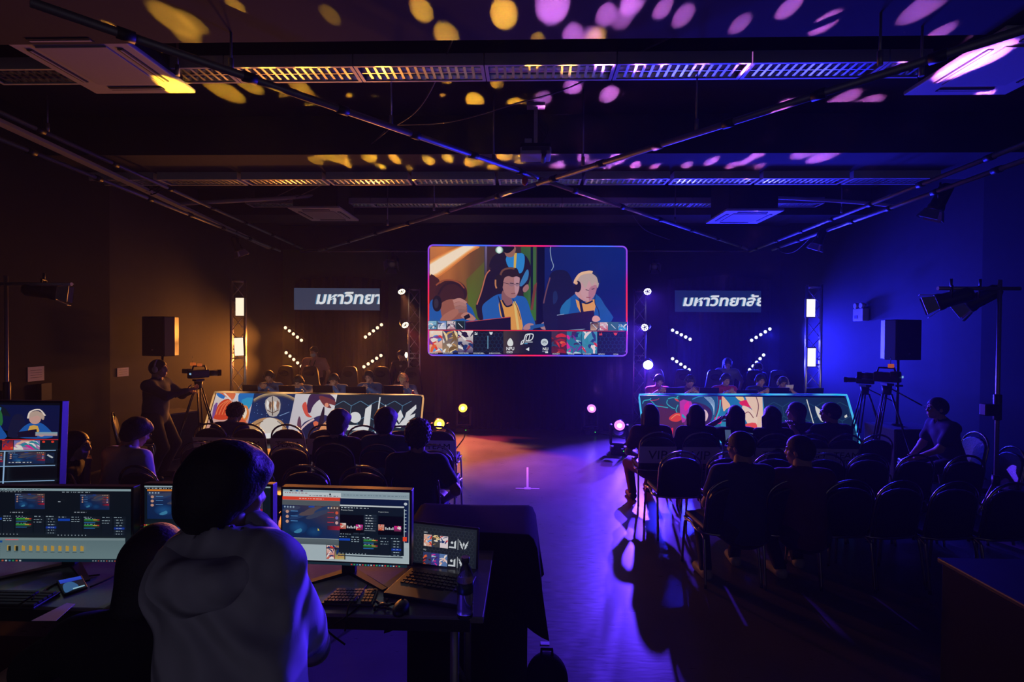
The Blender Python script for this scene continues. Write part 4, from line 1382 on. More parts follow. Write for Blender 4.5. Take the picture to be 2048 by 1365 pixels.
def moving_head(px, py, Y, lensm, corem, dots, col, label, rotz, strength, gst=2.0):
    c = at(px, py, Y)
    zc = c.z
    t = thing('moving_head_light', label, 'stage light', (c.x, Y, 0), rotz, 'moving head lights on the floor')
    bs_ = MB().box((0, 0, .055), (.30, .30, .11)).build('base', M_DARKM, t, bevel=.02)
    MB().box((0, -.155, .07), (.09, .012, .045)).build('control_display', M_SLOT, bs_)
    MB().ell((.07, -.156, .07), .008, nu=8, nv=6).build('status_led', M_GREENLED, bs_)
    yk = MB()
    yk.cyl((0, 0, .10), (0, 0, .15), .09, n=20)
    yk.box((0, 0, .165), (.31, .12, .04))
    for s in (-1, 1): yk.box((s * .14, 0, (.16 + zc + .06) / 2), (.045, .11, zc - .10))
    yk.build('yoke', M_DARKM, t, bevel=.012)
    rot = (Matrix.Rotation(R(62), 3, 'X'))   # lens looks up and toward the camera
    MB().lathe([(.07, -.17), (.10, -.13), (.115, -.02), (.105, .09), (.108, .13), (.095, .132)], (0, 0, zc), rot, 28).build('head', M_DARKM, t)
    MB().lathe([(.092, .0), (.088, .012), (.05, .026), (.02, .03)], Vector((0, 0, zc)) + rot @ Vector((0, 0, .128)), rot, 24).build('lens', lensm, t)
    MB().ell(Vector((0, 0, zc)) + rot @ Vector((0, 0, .150)) + Vector((.0, 0, -.012)), (.048, .048, .02), rot, 16, 8).build('beam_core', corem, t)
    gobo_lamp('beam_lamp', Vector((c.x, Y, zc)) + Matrix.Rotation(rotz, 3, 'Z') @ (rot @ Vector((0, 0, .19))), dots, col, strength, t, gst)
    return t


dots_A = [(1008, 28, 27, 1.3), (843, 20, 22, .7), (893, 72, 25, .6), (350, 42, 34, .5), (384, 45, 22, .3), (381, 82, 22, .3), (470, 10, 16, .4), (660, 30, 18, .15),
          (448, 181, 30, .6), (498, 170, 22, .6), (602, 176, 20, .6), (630, 222, 18, .5), (588, 230, 16, .3), (712, 224, 15, .6), (950, 202, 19, 1.1), (1032, 213, 20, 1.1), (1068, 226, 16, .8),
          (994, 165, 14, .8), (890, 152, 16, .8), (1060, 138, 18, 1.4), (770, 150, 16, .8), (540, 148, 18, 1.0), (350, 172, 30, .9), (362, 140, 18, .9), (1190, 80, 22, .7), (1075, 80, 14, .4),
          (225, 55, 12, .6), (610, 145, 20, .6), (745, 90, 20, .12), (1130, 150, 18, 1.0)]
dots_B = [(692, 328, 11, 1), (640, 313, 12, .7), (690, 315, 10, .7), (790, 318, 13, 1), (857, 321, 13, 1), (896, 316, 13, 1), (938, 326, 12, 1), (956, 322, 11, .9), (762, 335, 11, .8),
          (746, 312, 9, .8), (985, 334, 12, .9), (1045, 312, 8, .8), (820, 336, 9, .5), (765, 365, 12, .9), (890, 366, 14, .9), (700, 366, 10, .6), (600, 364, 10, .5), (950, 366, 9, .8), (500, 148, 14, .5), (650, 150, 18, .5)]
dots_D = [(1105, 10, 34, 1.5), (1212, 30, 20, .8), (1265, 4, 24, 1.2), (1325, 18, 18, .7), (1145, 68, 20, .8), (1245, 35, 22, .5), (1180, 80, 24, .6), (1366, 32, 20, .6), (1480, 48, 18, .5), (1578, 15, 20, .8),
          (1650, 46, 22, .9), (1517, 96, 14, .8), (1628, 94, 14, .6), (1850, 12, 32, .7), (1885, 58, 20, .8), (1308, 92, 14, .9), (1150, 176, 15, .8), (1218, 189, 19, 1.0), (1237, 229, 15, .9),
          (1566, 210, 16, .8), (1682, 202, 26, 1.0), (1722, 214, 28, 1.0), (1145, 172, 18, .7), (1085, 198, 18, .7), (1210, 140, 20, 1.4), (1480, 150, 16, 1.2), (1330, 140, 14, .8), (1780, 150, 16, .9), (1960, 95, 34, 1.3), (2010, 75, 30, 1.3), (1975, 172, 22, .9), (1400, 145, 14, .6), (1275, 145, 16, .8)]
dots_C = [(1120, 330, 12, .9), (1165, 318, 14, .9), (1190, 330, 14, .8), (1270, 332, 12, 1), (1310, 334, 10, .9), (1230, 315, 11, .8), (1372, 333, 12, 1), (1424, 322, 13, 1), (1462, 332, 12, .9), (1490, 324, 13, .9), (1516, 334, 11, .9),
          (1212, 336, 12, .6), (1110, 336, 12, .6), (1200, 366, 14, 1), (1380, 370, 9, 1.1), (1440, 370, 9, 1.1), (1290, 366, 10, .8), (1555, 372, 9, .7)]
flat = lambda D: [(x, y, r * .9, b_ * 1.1) for x, y, r, b_ in D]
dots_B, dots_C = flat(dots_B), flat(dots_C)
YEL, VIO = (1.0, .47, .03), (.66, .17, .80)
moving_head(880, 853, 9.1, M_LENSY, M_LENSYC, dots_A, YEL, 'moving head light with yellow lens, on the floor behind the left seats', R(4), E['gobo'])
moving_head(928, 821, 10.85, M_LENSY, M_LENSYC, dots_B, YEL, 'moving head light with yellow lens, by the black curtain', R(-4), E['gobo'], 2.6)
moving_head(1181, 822, 10.8, M_LENSP, M_LENSPC, dots_C, VIO, 'moving head light with violet lens, by the black curtain', R(4), E['gobo'], 2.6)
moving_head(1238, 856, 9.1, M_LENSP, M_LENSPC, dots_D, VIO, 'moving head light with violet lens, beside the front row of seats', R(-6), E['gobo'])
# ================================================================ surfaces from distance fields (people)
def _dist(pr, X, Y, Z):
    k = pr[0]
    if k == 'cap':
        _, a, b, ra, rb = pr
        a, b = np.array(a, np.float32), np.array(b, np.float32)
        d = b - a
        L = max(float(d @ d), 1e-9)
        x, y, z = X - a[0], Y - a[1], Z - a[2]
        t = np.clip((x * d[0] + y * d[1] + z * d[2]) / L, 0, 1)
        return np.sqrt((x - t * d[0]) ** 2 + (y - t * d[1]) ** 2 + (z - t * d[2]) ** 2) - (ra + (rb - ra) * t)
    if k == 'ecap':
        _, a, b, s0, s1, side = pr
        a, b = np.array(a, np.float32), np.array(b, np.float32)
        d = b - a
        L = max(float(np.linalg.norm(d)), 1e-6)
        u = d / L
        s = np.array(side, np.float32)
        s = s - u * (s @ u)
        s /= np.linalg.norm(s)
        q = np.cross(u, s)
        x, y, z = X - a[0], Y - a[1], Z - a[2]
        tt = x * u[0] + y * u[1] + z * u[2]
        t = np.clip(tt / L, 0, 1)
        w_, d_ = s0[0] + (s1[0] - s0[0]) * t, s0[1] + (s1[1] - s0[1]) * t
        m = np.minimum(w_, d_)
        f = np.sqrt(((x * s[0] + y * s[1] + z * s[2]) / w_) ** 2 + ((x * q[0] + y * q[1] + z * q[2]) / d_) ** 2 + ((tt - t * L) / m) ** 2)
        return (f - 1) * m
    if k == 'ell':
        _, c, r, M = pr
        x, y, z = X - c[0], Y - c[1], Z - c[2]
        if M is not None:
            x, y, z = (M[0][0] * x + M[1][0] * y + M[2][0] * z, M[0][1] * x + M[1][1] * y + M[2][1] * z, M[0][2] * x + M[1][2] * y + M[2][2] * z)
        return (np.sqrt((x / r[0]) ** 2 + (y / r[1]) ** 2 + (z / r[2]) ** 2) - 1) * min(r)


def _bbox(pr):
    if pr[0] == 'cap':
        r = max(pr[3], pr[4]); P_ = np.array([pr[1], pr[2]])
    elif pr[0] == 'ecap':
        r = max(*pr[3], *pr[4]); P_ = np.array([pr[1], pr[2]])
    else:
        r = max(pr[2]); P_ = np.array([pr[1]])
    return P_.min(0) - r, P_.max(0) + r


def surface(prims, h, k=.03, subs=(), planes=(), noise=None):
    """one closed skin around smoothly joined shapes: surface nets on a grid"""
    bb = [_bbox(p) for p in prims]
    mg = 2 * h + k * .5
    lo = np.min([b[0] for b in bb], 0) - mg
    hi = np.max([b[1] for b in bb], 0) + mg
    n = np.ceil((hi - lo) / h).astype(int) + 1
    ax = [(lo[i] + h * np.arange(n[i])).astype(np.float32) for i in range(3)]
    V = np.full(n, .5, np.float32)

    def sl(b, m):
        i0 = np.maximum(np.floor((b[0] - m - lo) / h).astype(int), 0)
        i1 = np.minimum(np.ceil((b[1] + m - lo) / h).astype(int) + 1, n)
        return tuple(slice(i0[i], i1[i]) for i in range(3))
    for p, b in zip(prims, bb):
        s = sl(b, k + 3 * h)
        d = _dist(p, ax[0][s[0]][:, None, None], ax[1][s[1]][None, :, None], ax[2][s[2]][None, None, :])
        A = V[s]
        hh = np.maximum(k - np.abs(A - d), 0) / k
        V[s] = np.minimum(A, d) - hh * hh * k * .25
    for p in subs:
        d = _dist(p, ax[0][:, None, None], ax[1][None, :, None], ax[2][None, None, :])
        V = np.maximum(V, -d)
    for (pt, no) in planes:
        V = np.maximum(V, (ax[0][:, None, None] - pt[0]) * no[0] + (ax[1][None, :, None] - pt[1]) * no[1] + (ax[2][None, None, :] - pt[2]) * no[2])
    if noise:
        f, a = noise
        V = V + a * np.sin(ax[0][:, None, None] * f) * np.sin(ax[1][None, :, None] * f * 1.1 + 1) * np.sin(ax[2][None, None, :] * f * .9 + 2)
    V[0] = V[-1] = .5; V[:, 0] = V[:, -1] = .5; V[:, :, 0] = V[:, :, -1] = .5
    nc = n - 1
    acc = np.zeros((*nc, 3), np.float32)
    cnt = np.zeros(nc, np.float32)
    S = V < 0
    quads = []
    idx = None
    cross_all = []
    for a in range(3):
        A = np.take(V, range(n[a] - 1), a); B = np.take(V, range(1, n[a]), a)
        cr = (A < 0) != (B < 0)
        t = np.where(cr, A / np.where(cr, A - B, 1), 0)
        cross_all.append(cr)
        o = [i for i in range(3) if i != a]
        for d0 in (0, 1):
            for d1 in (0, 1):
                s = [slice(None)] * 3
                s[o[0]] = slice(d0, d0 + nc[o[0]]); s[o[1]] = slice(d1, d1 + nc[o[1]])
                c = cr[tuple(s)]
                cnt += c
                acc[..., a] += c * t[tuple(s)]
                acc[..., o[0]] += c * d0
                acc[..., o[1]] += c * d1
    on = cnt > 0
    idx = np.full(nc, -1, np.int64)
    idx[on] = np.arange(on.sum())
    ijk = np.argwhere(on)
    verts = lo + h * (ijk + acc[on] / cnt[on][:, None])
    for a in range(3):
        o = [i for i in range(3) if i != a]
        cr = cross_all[a].copy()
        q = np.argwhere(cr)
        q = q[(q[:, o[0]] > 0) & (q[:, o[0]] < n[o[0]] - 1) & (q[:, o[1]] > 0) & (q[:, o[1]] < n[o[1]] - 1)]
        cs = []
        for d0, d1 in ((1, 1), (0, 1), (0, 0), (1, 0)):
            c = q.copy()
            c[:, o[0]] -= d0; c[:, o[1]] -= d1
            cs.append(idx[c[:, 0], c[:, 1], c[:, 2]])
        F = np.stack(cs, 1)
        flip = S[q[:, 0], q[:, 1], q[:, 2]] != (a == 1)
        F[~flip] = F[~flip][:, ::-1]
        quads.append(F)
    F = np.concatenate(quads)
    F = F[(F >= 0).all(1)]
    return verts, F


def add_surf(mb, vf, M=None, mi=0):
    v, f = vf
    if M is not None:
        A = np.array(M)
        v = v @ A[:3, :3].T + A[:3, 3]
    b = len(mb.v)
    mb.v += [tuple(p) for p in v.tolist()]
    mb.f += [tuple(q) for q in (f + b).tolist()]
    mb.m += [mi] * len(f)
    mb.sm += [True] * len(f)


# ---------------------------------------------------------------- people
SKIN = mat('skin', (.42, .24, .17), .5, noise=.06, nscale=20)
SKIN_P = mat('skin_pale', (.52, .33, .25), .5, noise=.06, nscale=20)
EYEW = mat('eye_white', (.6, .58, .55), .3, noise=.02)
EYED = mat('eye_dark', (.015, .01, .01), .2, noise=.02)
LIP = mat('lips', (.34, .13, .11), .5, noise=.02)
HAIRB = mat('black_hair', (.010, .009, .010), .62, noise=.4, nscale=90, bump=.4)
HAIRBR = mat('brown_hair', (.06, .030, .018), .45, noise=.4, nscale=90, bump=.4)
HAIRBL = mat('blond_hair', (.45, .34, .20), .45, noise=.3, nscale=90, bump=.4)


def cloth(name, col, rough=.85):
    return mat(name, col, rough, noise=.12, nscale=14, bump=.25)


C_BLACK = cloth('black_cloth', (.012, .012, .014))
C_NAVY = cloth('navy_cloth', (.02, .028, .075))
C_BLUE = cloth('blue_jacket_cloth', (.05, .13, .40))
C_DENIM = cloth('denim_cloth', (.06, .09, .17))
C_GREY = cloth('grey_cloth', (.22, .22, .24))
C_PINK = cloth('pink_shirt_cloth', (.50, .26, .28))
C_RED = cloth('red_shirt_cloth', (.50, .03, .06))
C_WHITE = cloth('pale_shirt_cloth', (.46, .44, .50))
C_HOOD = cloth('light_hoodie_cloth', (.52, .50, .60))
C_YELLOW = cloth('yellow_shirt_cloth', (.62, .36, .05))
C_MAROON = cloth('maroon_cloth', (.10, .025, .03))
C_TEAL = cloth('teal_cloth', (.02, .10, .15))
SHOE = mat('pale_sneaker', (.42, .36, .33), .6, noise=.1, nscale=30)
SHOEB = mat('black_shoe', (.015, .015, .016), .5, noise=.1, nscale=30)

_cache = {}


def hand_geo(curl):
    key = ('hand', curl)
    if key in _cache: return _cache[key]
    pr = [('ecap', (0, .0, 0), (0, .082, 0), (.026, .017), (.041, .013), (1, 0, 0))]
    for x, L, sp in ((-.033, .056, -.10), (-.011, .070, -.03), (.012, .076, .03), (.033, .068, .10)):
        p = Vector((x, .085, 0)); a = 0.0
        for k, f in enumerate((.45, .32, .23)):
            a += curl * (.5 if k == 0 else .75)
            d = Vector((math.sin(sp), math.cos(a), -math.sin(a)))
            q = p + d.normalized() * L * f
            pr.append(('cap', tuple(p), tuple(q), .0088 - .0008 * k, .0082 - .0009 * k))
            p = q
    pr += [('cap', (.024, .022, -.004), (.052, .050, -.014 - .01 * curl), .013, .010), ('cap', (.052, .050, -.014 - .01 * curl), (.058, .082, -.022 - .022 * curl), .0098, .0082)]
    _cache[key] = surface(pr, .0052, .006)
    return _cache[key]


def head_geo(h):
    key = ('head', h)
    if key in _cache: return _cache[key]
    pr = [('ell', (0, -.012, .032), (.075, .094, .088), None), ('ell', (0, .022, -.035), (.060, .070, .078), None),
          ('cap', (0, .070, -.096), (0, .050, -.090), .022, .032), ('cap', (0, .086, .018), (0, .108, -.022), .008, .0125),
          ('cap', (-.014, .094, -.026), (.014, .094, -.026), .009, .009),
          ('cap', (-.036, .082, .024), (-.010, .090, .020), .009, .009), ('cap', (.010, .090, .020), (.036, .082, .024), .009, .009),
          ('cap', (-.046, .060, -.022), (-.040, .066, -.030), .016, .014), ('cap', (.040, .066, -.030), (.046, .060, -.022), .014, .016),
          ('cap', (-.016, .090, -.058), (.016, .090, -.058), .008, .008), ('cap', (-.012, .088, -.070), (.012, .088, -.070), .008, .008),
          ('ell', (-.076, -.004, -.008), (.010, .021, .034), None), ('ell', (.076, -.004, -.008), (.010, .021, .034), None),
          ('cap', (0, -.030, -.02), (0, -.030, -.17), .056, .056)]
    _cache[key] = surface(pr, h, .018)
    return _cache[key]


def hair_geo(style, h):
    key = ('hair', style, h)
    if key in _cache: return _cache[key]
    cap = [('ell', (0, -.014, .034), (.087, .107, .100), None), ('ell', (0, -.045, .0), (.082, .080, .092), None)]
    face = ('ell', (0, .112, -.052), (.086, .092, .110), None)
    noise = None
    planes = [((0, 0, -.075), (0, .25, -1))]
    if style == 'long':
        cap += [('ecap', (0, -.055, .02), (0, -.085, -.30), (.094, .068), (.105, .035), (1, 0, 0)), ('ecap', (-.075, -.01, -.02), (-.085, -.02, -.24), (.03, .045), (.022, .03), (0, 1, 0)), ('ecap', (.075, -.01, -.02), (.085, -.02, -.24), (.03, .045), (.022, .03), (0, 1, 0))]
        planes = []
    elif style == 'bob':
        cap += [('ecap', (0, -.04, .02), (0, -.055, -.13), (.098, .075), (.102, .06), (1, 0, 0))]
        planes = [((0, 0, -.165), (0, 0, -1))]
    elif style == 'curly':
        cap = [('ell', (0, -.016, .042), (.100, .116, .108), None), ('ell', (0, -.05, .01), (.092, .085, .095), None)]
        noise = (130, .011)
    elif style == 'fluffy':
        cap = [('ell', (0, -.016, .044), (.104, .118, .106), None), ('ell', (0, -.05, -.01), (.094, .085, .105), None), ('ell', (0, .065, .072), (.072, .042, .034), None)]
        noise = (60, .0035)
        planes = [((0, 0, -.10), (0, .2, -1))]
    elif style == 'fringe':
        cap += [('ell', (0, .070, .060), (.070, .034, .040), None)]
        face = ('ell', (0, .118, -.070), (.080, .088, .104), None)
        noise = (85, .005)
    _cache[key] = surface(cap, h, .03, [face], planes, noise)
    return _cache[key]


def ik(S, W, l1, l2, pole):
    d = W - S
    L = min(d.length, (l1 + l2) * .998)
    u = d.normalized()
    a = (l1 * l1 - l2 * l2 + L * L) / (2 * L)
    hgt = math.sqrt(max(l1 * l1 - a * a, 0))
    p = pole - u * pole.dot(u)
    if p.length < 1e-4: p = u.orthogonal()
    return S + u * a + p.normalized() * hgt, S + u * L


def person(label, head, Yh, floor=0.0, face=0.0, pose='sit', lean=10, side_lean=0, look=(0, 0), hands=(None, None), shirt=C_BLACK, sleeve='short',
           legs=C_BLACK, hair='short', hairm=HAIRB, skin=SKIN, shoes=SHOEB, h=.021, hh=.0085, bulk=1.0, phones=None, mask=None, glasses=False, inner=None, hood=False,
           vest=None, group=None, feet=None, shoes_on=True, curl=(.6, .6), crossleg=False, lanyard=None, elbow_out=.75, hipmin=.41, hs=1.0):
    """figure whose head centre lies at pixel `head` at distance Yh; face = heading (0 looks away from the camera, degrees counter-clockwise)"""
    tgt = at(head[0], head[1], Yh)
    ln, sln = R(lean), R(side_lean)
    u = Vector((math.sin(sln), math.sin(ln), math.cos(ln))).normalized()

    def torso(hip):
        C_ = hip + u * .27
        S_ = hip + u * .455 + Vector((0, -.01, 0))
        N_ = hip + u * .52
        un = (u + Vector((0, math.tan(R(max(min(look[0], 40), -10))) * .6 + .10, .3))).normalized()
        return C_, S_, N_, N_ + un * .155
    base = .55 if pose == 'sit' else .93
    hip = Vector((0, 0, base))
    hz = torso(hip)[3].z
    hip.z += (tgt.z - floor) - hz
    if pose == 'sit': hip.z = max(hip.z, hipmin)
    Cc, S, N, Hc = torso(hip)
    rz = R(face)
    Rz = Matrix.Rotation(rz, 3, 'Z')
    loc = tgt - Rz @ Vector((Hc.x, Hc.y, 0))
    t = thing('person', label, 'person', (loc.x, loc.y, floor), rz, group)
    # joints
    sh = .185 * bulk
    sx = u.cross(Vector((0, 1, 0))).normalized()
    if sx.x < 0: sx = -sx
    SL, SR = S - sx * sh, S + sx * sh
    W = []
    for i, sg in ((0, -1), (1, 1)):
        hnd = hands[i]
        if hnd is None:
            w_ = Vector((sg * .13, hip.y + .30, hip.z + .10)) if pose == 'sit' else Vector((sg * .27, hip.y + .04, hip.z - .05))
        elif hnd[0] == 'h':
            w_ = Hc + Vector(hnd[1:]) - Vector((0, .03, .09))
        else:
            w_ = Vector(hnd)
        W.append(w_)
    elb = []
    for i, sg in ((0, -1), (1, 1)):
        e, w_ = ik((SL, SR)[i], W[i], .285, .255, Vector((sg * elbow_out, -.5, -.55)))
        elb.append(e); W[i] = w_
    HL, HR = hip + Vector((-.09 * bulk, 0, -.01)), hip + Vector((.09 * bulk, 0, -.01))
    ank, kne = [], []
    for i, sg in ((0, -1), (1, 1)):
        if feet is not None and feet[i] is not None:
            a = Vector(feet[i])
        elif pose == 'sit':
            a = Vector((sg * .12, .40, .085))
        else:
            a = Vector((sg * .11, .0 - (.03 if i else -.04), .085))
        kn, a = ik((HL, HR)[i], a, .44, .43, Vector((sg * .12, 1, .35 if pose == 'sit' else 0)))
        ank.append(a); kne.append(kn)
    b = bulk
    tor = [('ecap', tuple(hip + Vector((0, -.01, -.02))), tuple(hip + u * .14), (.160 * b, .115 * b), (.142 * b, .105 * b), (1, 0, 0)),
           ('ecap', tuple(hip + u * .14), tuple(hip + u * .36), (.142 * b, .105 * b), (.172 * b, .110 * b), (1, 0, 0)),
           ('ecap', tuple(SL + sx * .05), tuple(SR - sx * .05), (.066, .085), (.066, .085), (0, 0, 1)),
           ('cap', tuple(SL), tuple(SR), .058, .058),
           ('ecap', tuple(S), tuple(N + u * .01), (.10, .075), (.06, .06), (1, 0, 0))]
    arms = [[('cap', tuple((SL, SR)[i]), tuple(elb[i]), .052 * (.5 + .5 * b), .042), ('cap', tuple(elb[i]), tuple(W[i]), .041, .029)] for i in (0, 1)]
    lgs = []
    for i in (0, 1):
        lgs += [('cap', tuple((HL, HR)[i]), tuple(kne[i]), .088 * b, .058), ('cap', tuple(kne[i]), tuple(ank[i]), .056, .040)]
    ft = []
    for i, sg in ((0, -1), (1, 1)):
        fd = Vector((sg * .12, 1, 0)).normalized()
        ft.append(('cap', tuple(ank[i] + Vector((0, -.03, -.042))), tuple(ank[i] + fd * .155 + Vector((0, 0, -.052))), .038, .030))
    # body: one skin, finer at the head and hands
    mb = MB()
    neck = [('cap', tuple(N - u * .03), tuple(N.lerp(Hc, .55)), .058, .055)]
    add_surf(mb, surface(tor + arms[0] + arms[1] + lgs + ft + neck, max(h, .018), .03))
    HM = Matrix.Translation(Hc) @ (Matrix.Rotation(R(look[1]), 4, 'Z') @ Matrix.Rotation(R(-look[0]), 4, 'X')) @ Matrix.Scale(hs, 4)
    add_surf(mb, head_geo(hh), HM)
    HM3 = HM.to_3x3()

    def hp(x, y, z): return HM @ Vector((x, y, z))
    for s in (-1, 1):
        mb.ell(hp(s * .030, .081, .008), (.0125, .008, .0075), HM3, 10, 6, 1)
        mb.ell(hp(s * .030, .088, .008), (.0058, .003, .0058), HM3, 8, 6, 2)
        mb.tube([hp(s * .014, .096, .026), hp(s * .030, .094, .030), hp(s * .044, .083, .026)], .0032, 5, mi=2)
    mb.ell(hp(0, .0955, -.064), (.021, .005, .0075), HM3, 12, 6, 3)
    for i, sg in ((0, -1), (1, 1)):
        f = (W[i] - elb[i]).normalized()
        if hands[i] is not None and hands[i][0] == 'h': f = Vector((-sg * .25, .1, 1)).normalized()
        if hands[i] is not None and len(hands[i]) == 3:
            f = (f + Vector((-sg * .35, .15, 0))).normalized()
        X_ = (Vector((-sg, .35, .35)) - f * f.dot(Vector((-sg, .35, .35)))).normalized()
        Z_ = X_.cross(f)
        HMx = Matrix((X_, f, Z_)).transposed().to_4x4()
        HMx.translation = W[i]
        add_surf(mb, hand_geo(curl[i]), HMx)
    mb.build('body', [skin, EYEW, EYED, LIP], t)
    # hair
    hb = MB()
    add_surf(hb, hair_geo(hair, hh), HM)
    hb.build('hair', hairm, t)
    # upper clothing
    g = .014 if sleeve != 'hoodie' else .034

    def infl(p, e):
        if p[0] == 'cap': return ('cap', p[1], p[2], p[3] + e, p[4] + e)
        if p[0] == 'ecap': return ('ecap', p[1], p[2], (p[3][0] + e, p[3][1] + e), (p[4][0] + e, p[4][1] + e), p[5])
        return ('ell', p[1], tuple(q + e for q in p[2]), p[3])
    sp = [infl(p, g) for p in tor]
    for i in (0, 1):
        a0, a1 = arms[i]
        if sleeve == 'short':
            e = Vector(a0[1]).lerp(Vector(a0[2]), .62)
            sp.append(('cap', a0[1], tuple(e), a0[3] + g, .056 + g))
        else:
            sp.append(infl(a0, g + .003))
            e = Vector(a1[1]).lerp(Vector(a1[2]), .93)
            sp.append(('cap', a1[1], tuple(e), a1[3] + g, a1[4] + g * .9))
    pl = [((0, 0, hip.z - .09), (0, 0, -1))]
    if sleeve == 'hoodie':
        sp.append(('cap', tuple(N + Vector((-.105, -.03, .01))), tuple(N + Vector((-.06, .09, -.03))), .045, .035))
        sp.append(('cap', tuple(N + Vector((.105, -.03, .01))), tuple(N + Vector((.06, .09, -.03))), .045, .035))
        sp.append(('ecap', tuple(hip + u * -.10), tuple(hip + u * .36), (.205, .15), (.185, .14), (1, 0, 0)))
        pl = [((0, 0, hip.z - .14), (0, 0, -1))]
    mb = MB()
    subs = [('cap', tuple(N + u * .0), tuple(N + u * .2), .060, .075)] if sleeve != 'hoodie' else [('cap', tuple(N + u * .03), tuple(N + u * .2), .070, .085)]
    add_surf(mb, surface(sp, h, .035, subs, pl, (26, .010) if sleeve == 'hoodie' else (40, .003)))
    shirt_o = mb.build('hoodie' if sleeve == 'hoodie' else ('jacket' if sleeve == 'long' else 'shirt'), shirt, t)
    if sleeve == 'hoodie':
        hp_ = []
        for k_ in range(13):
            a_ = R(-155 + 310 * k_ / 12)
            back = .5 + .5 * math.cos(a_)
            hp_.append(N + Vector((.118 * math.sin(a_), -.035 - .105 * math.cos(a_), .035 - .075 * back)))
        pr_ = [('cap', tuple(hp_[k_]), tuple(hp_[k_ + 1]), .040 + .018 * math.cos(R(-155 + 310 * k_ / 12)) ** 2, .040 + .018 * math.cos(R(-155 + 310 * (k_ + 1) / 12)) ** 2) for k_ in range(12)]
        pr_.append(('ell', tuple(N + Vector((0, -.150, -.045))), (.105, .042, .065), None))
        mb = MB()
        add_surf(mb, surface(pr_, h, .02, (), (), (38, .006)))
        mb.build('hood', shirt, t)
    if inner is not None:
        mb = MB()
        q = u.cross(sx)
        if q.y < 0: q = -q
        c0, c1 = hip + u * .10 + q * (.105 * b + .010), hip + u * .43 + q * (.085 * b)
        add_surf(mb, surface([('ecap', tuple(c0), tuple(c1), (.058, .022), (.045, .03), tuple(sx))], .012, .02))
        mb.build('inner_shirt', inner, t)
    if lanyard is not None:
        q = u.cross(sx)
        if q.y < 0: q = -q
        mb = MB()
        mb.tube([N + sx * -.06 + q * .05, hip + u * .40 + q * (.118 * b + .02) - sx * .05, hip + u * .18 + q * (.135 * b + .012), hip + u * .40 + q * (.118 * b + .02) + sx * .05, N + sx * .06 + q * .05], .008, 6)
        mb.build('lanyard', lanyard, t)
    # lower clothing
    tp = [infl(p, .013) for p in lgs] + [infl(tor[0], .010)]
    mb = MB()
    add_surf(mb, surface(tp, h, .03, (), [(tuple(hip + u * .10), tuple(u))]))
    mb.build('trousers', legs, t)
    if shoes_on:
        for p in ft:
            mb = MB()
            add_surf(mb, surface([infl(p, .012)], .014, .02, (), [((0, 0, .004), (0, 0, -1))]))
            mb.build('shoe', shoes, t)
    # worn things
    if phones is not None:
        mb = MB()
        mb.tube([hp(.098 * math.sin(a), -.012, .022 + .104 * math.cos(a)) for a in [R(-95 + 190 * k / 14) for k in range(15)]], .011, 8)
        for s in (-1, 1):
            mb.ell(hp(s * .097, -.006, -.008), (.024, .038, .046), HM3, 14, 8)
        mb.build('headphones', phones, t)
    if mask is not None:
        mb = MB()
        add_surf(mb, surface([('ell', (0, .060, -.062), (.062, .058, .052), None)], .009, .01, [('ell', (0, .0, -.03), (.07, .07, .09), None)]), HM)
        mb.build('face_mask', mask, t)
    if glasses:
        mb = MB()
        for s in (-1, 1):
            mb.tube([hp(s * .032 + .022 * math.cos(a), .104, .006 + .018 * math.sin(a)) for a in [2 * math.pi * k / 14 for k in range(14)]], .0022, 5, True)
            mb.tube([hp(s * .054, .104, .008), hp(s * .076, .05, .010), hp(s * .08, -.01, .006)], .002, 5)
        mb.tube([hp(-.010, .104, .008), hp(.010, .104, .008)], .002, 5)
        mb.build('glasses', M_BLACK, t)
    return t, dict(head=Hc, W=W, S=S, N=N, hip=hip, u=u, shirt=shirt_o, HM=HM)


def shirt_text(t, info, lines, m):
    """lettering laid on the back of a garment"""
    me = info['shirt'].data
    bv = BVHTree.FromPolygons([v.co for v in me.vertices], [p.vertices for p in me.polygons])
    mb = MB()
    for st, x0, z0, x1, z1 in lines:
        pts, fs = fit_text(st, (-x1, z0, -x0, z1), .01)
        base = info['hip']
        vs = []
        ok = True
        for x, z in pts:
            o = Vector((-x, base.y - .6, base.z)) + info['u'] * z
            hit = bv.ray_cast(o, Vector((0, 1, 0)))
            if hit[0] is None: ok = False; break
            vs.append(hit[0] + Vector((0, -.004, .0)))
        if ok: mb.add(vs, fs)
    if mb.v: mb.build('lettering', m, t)
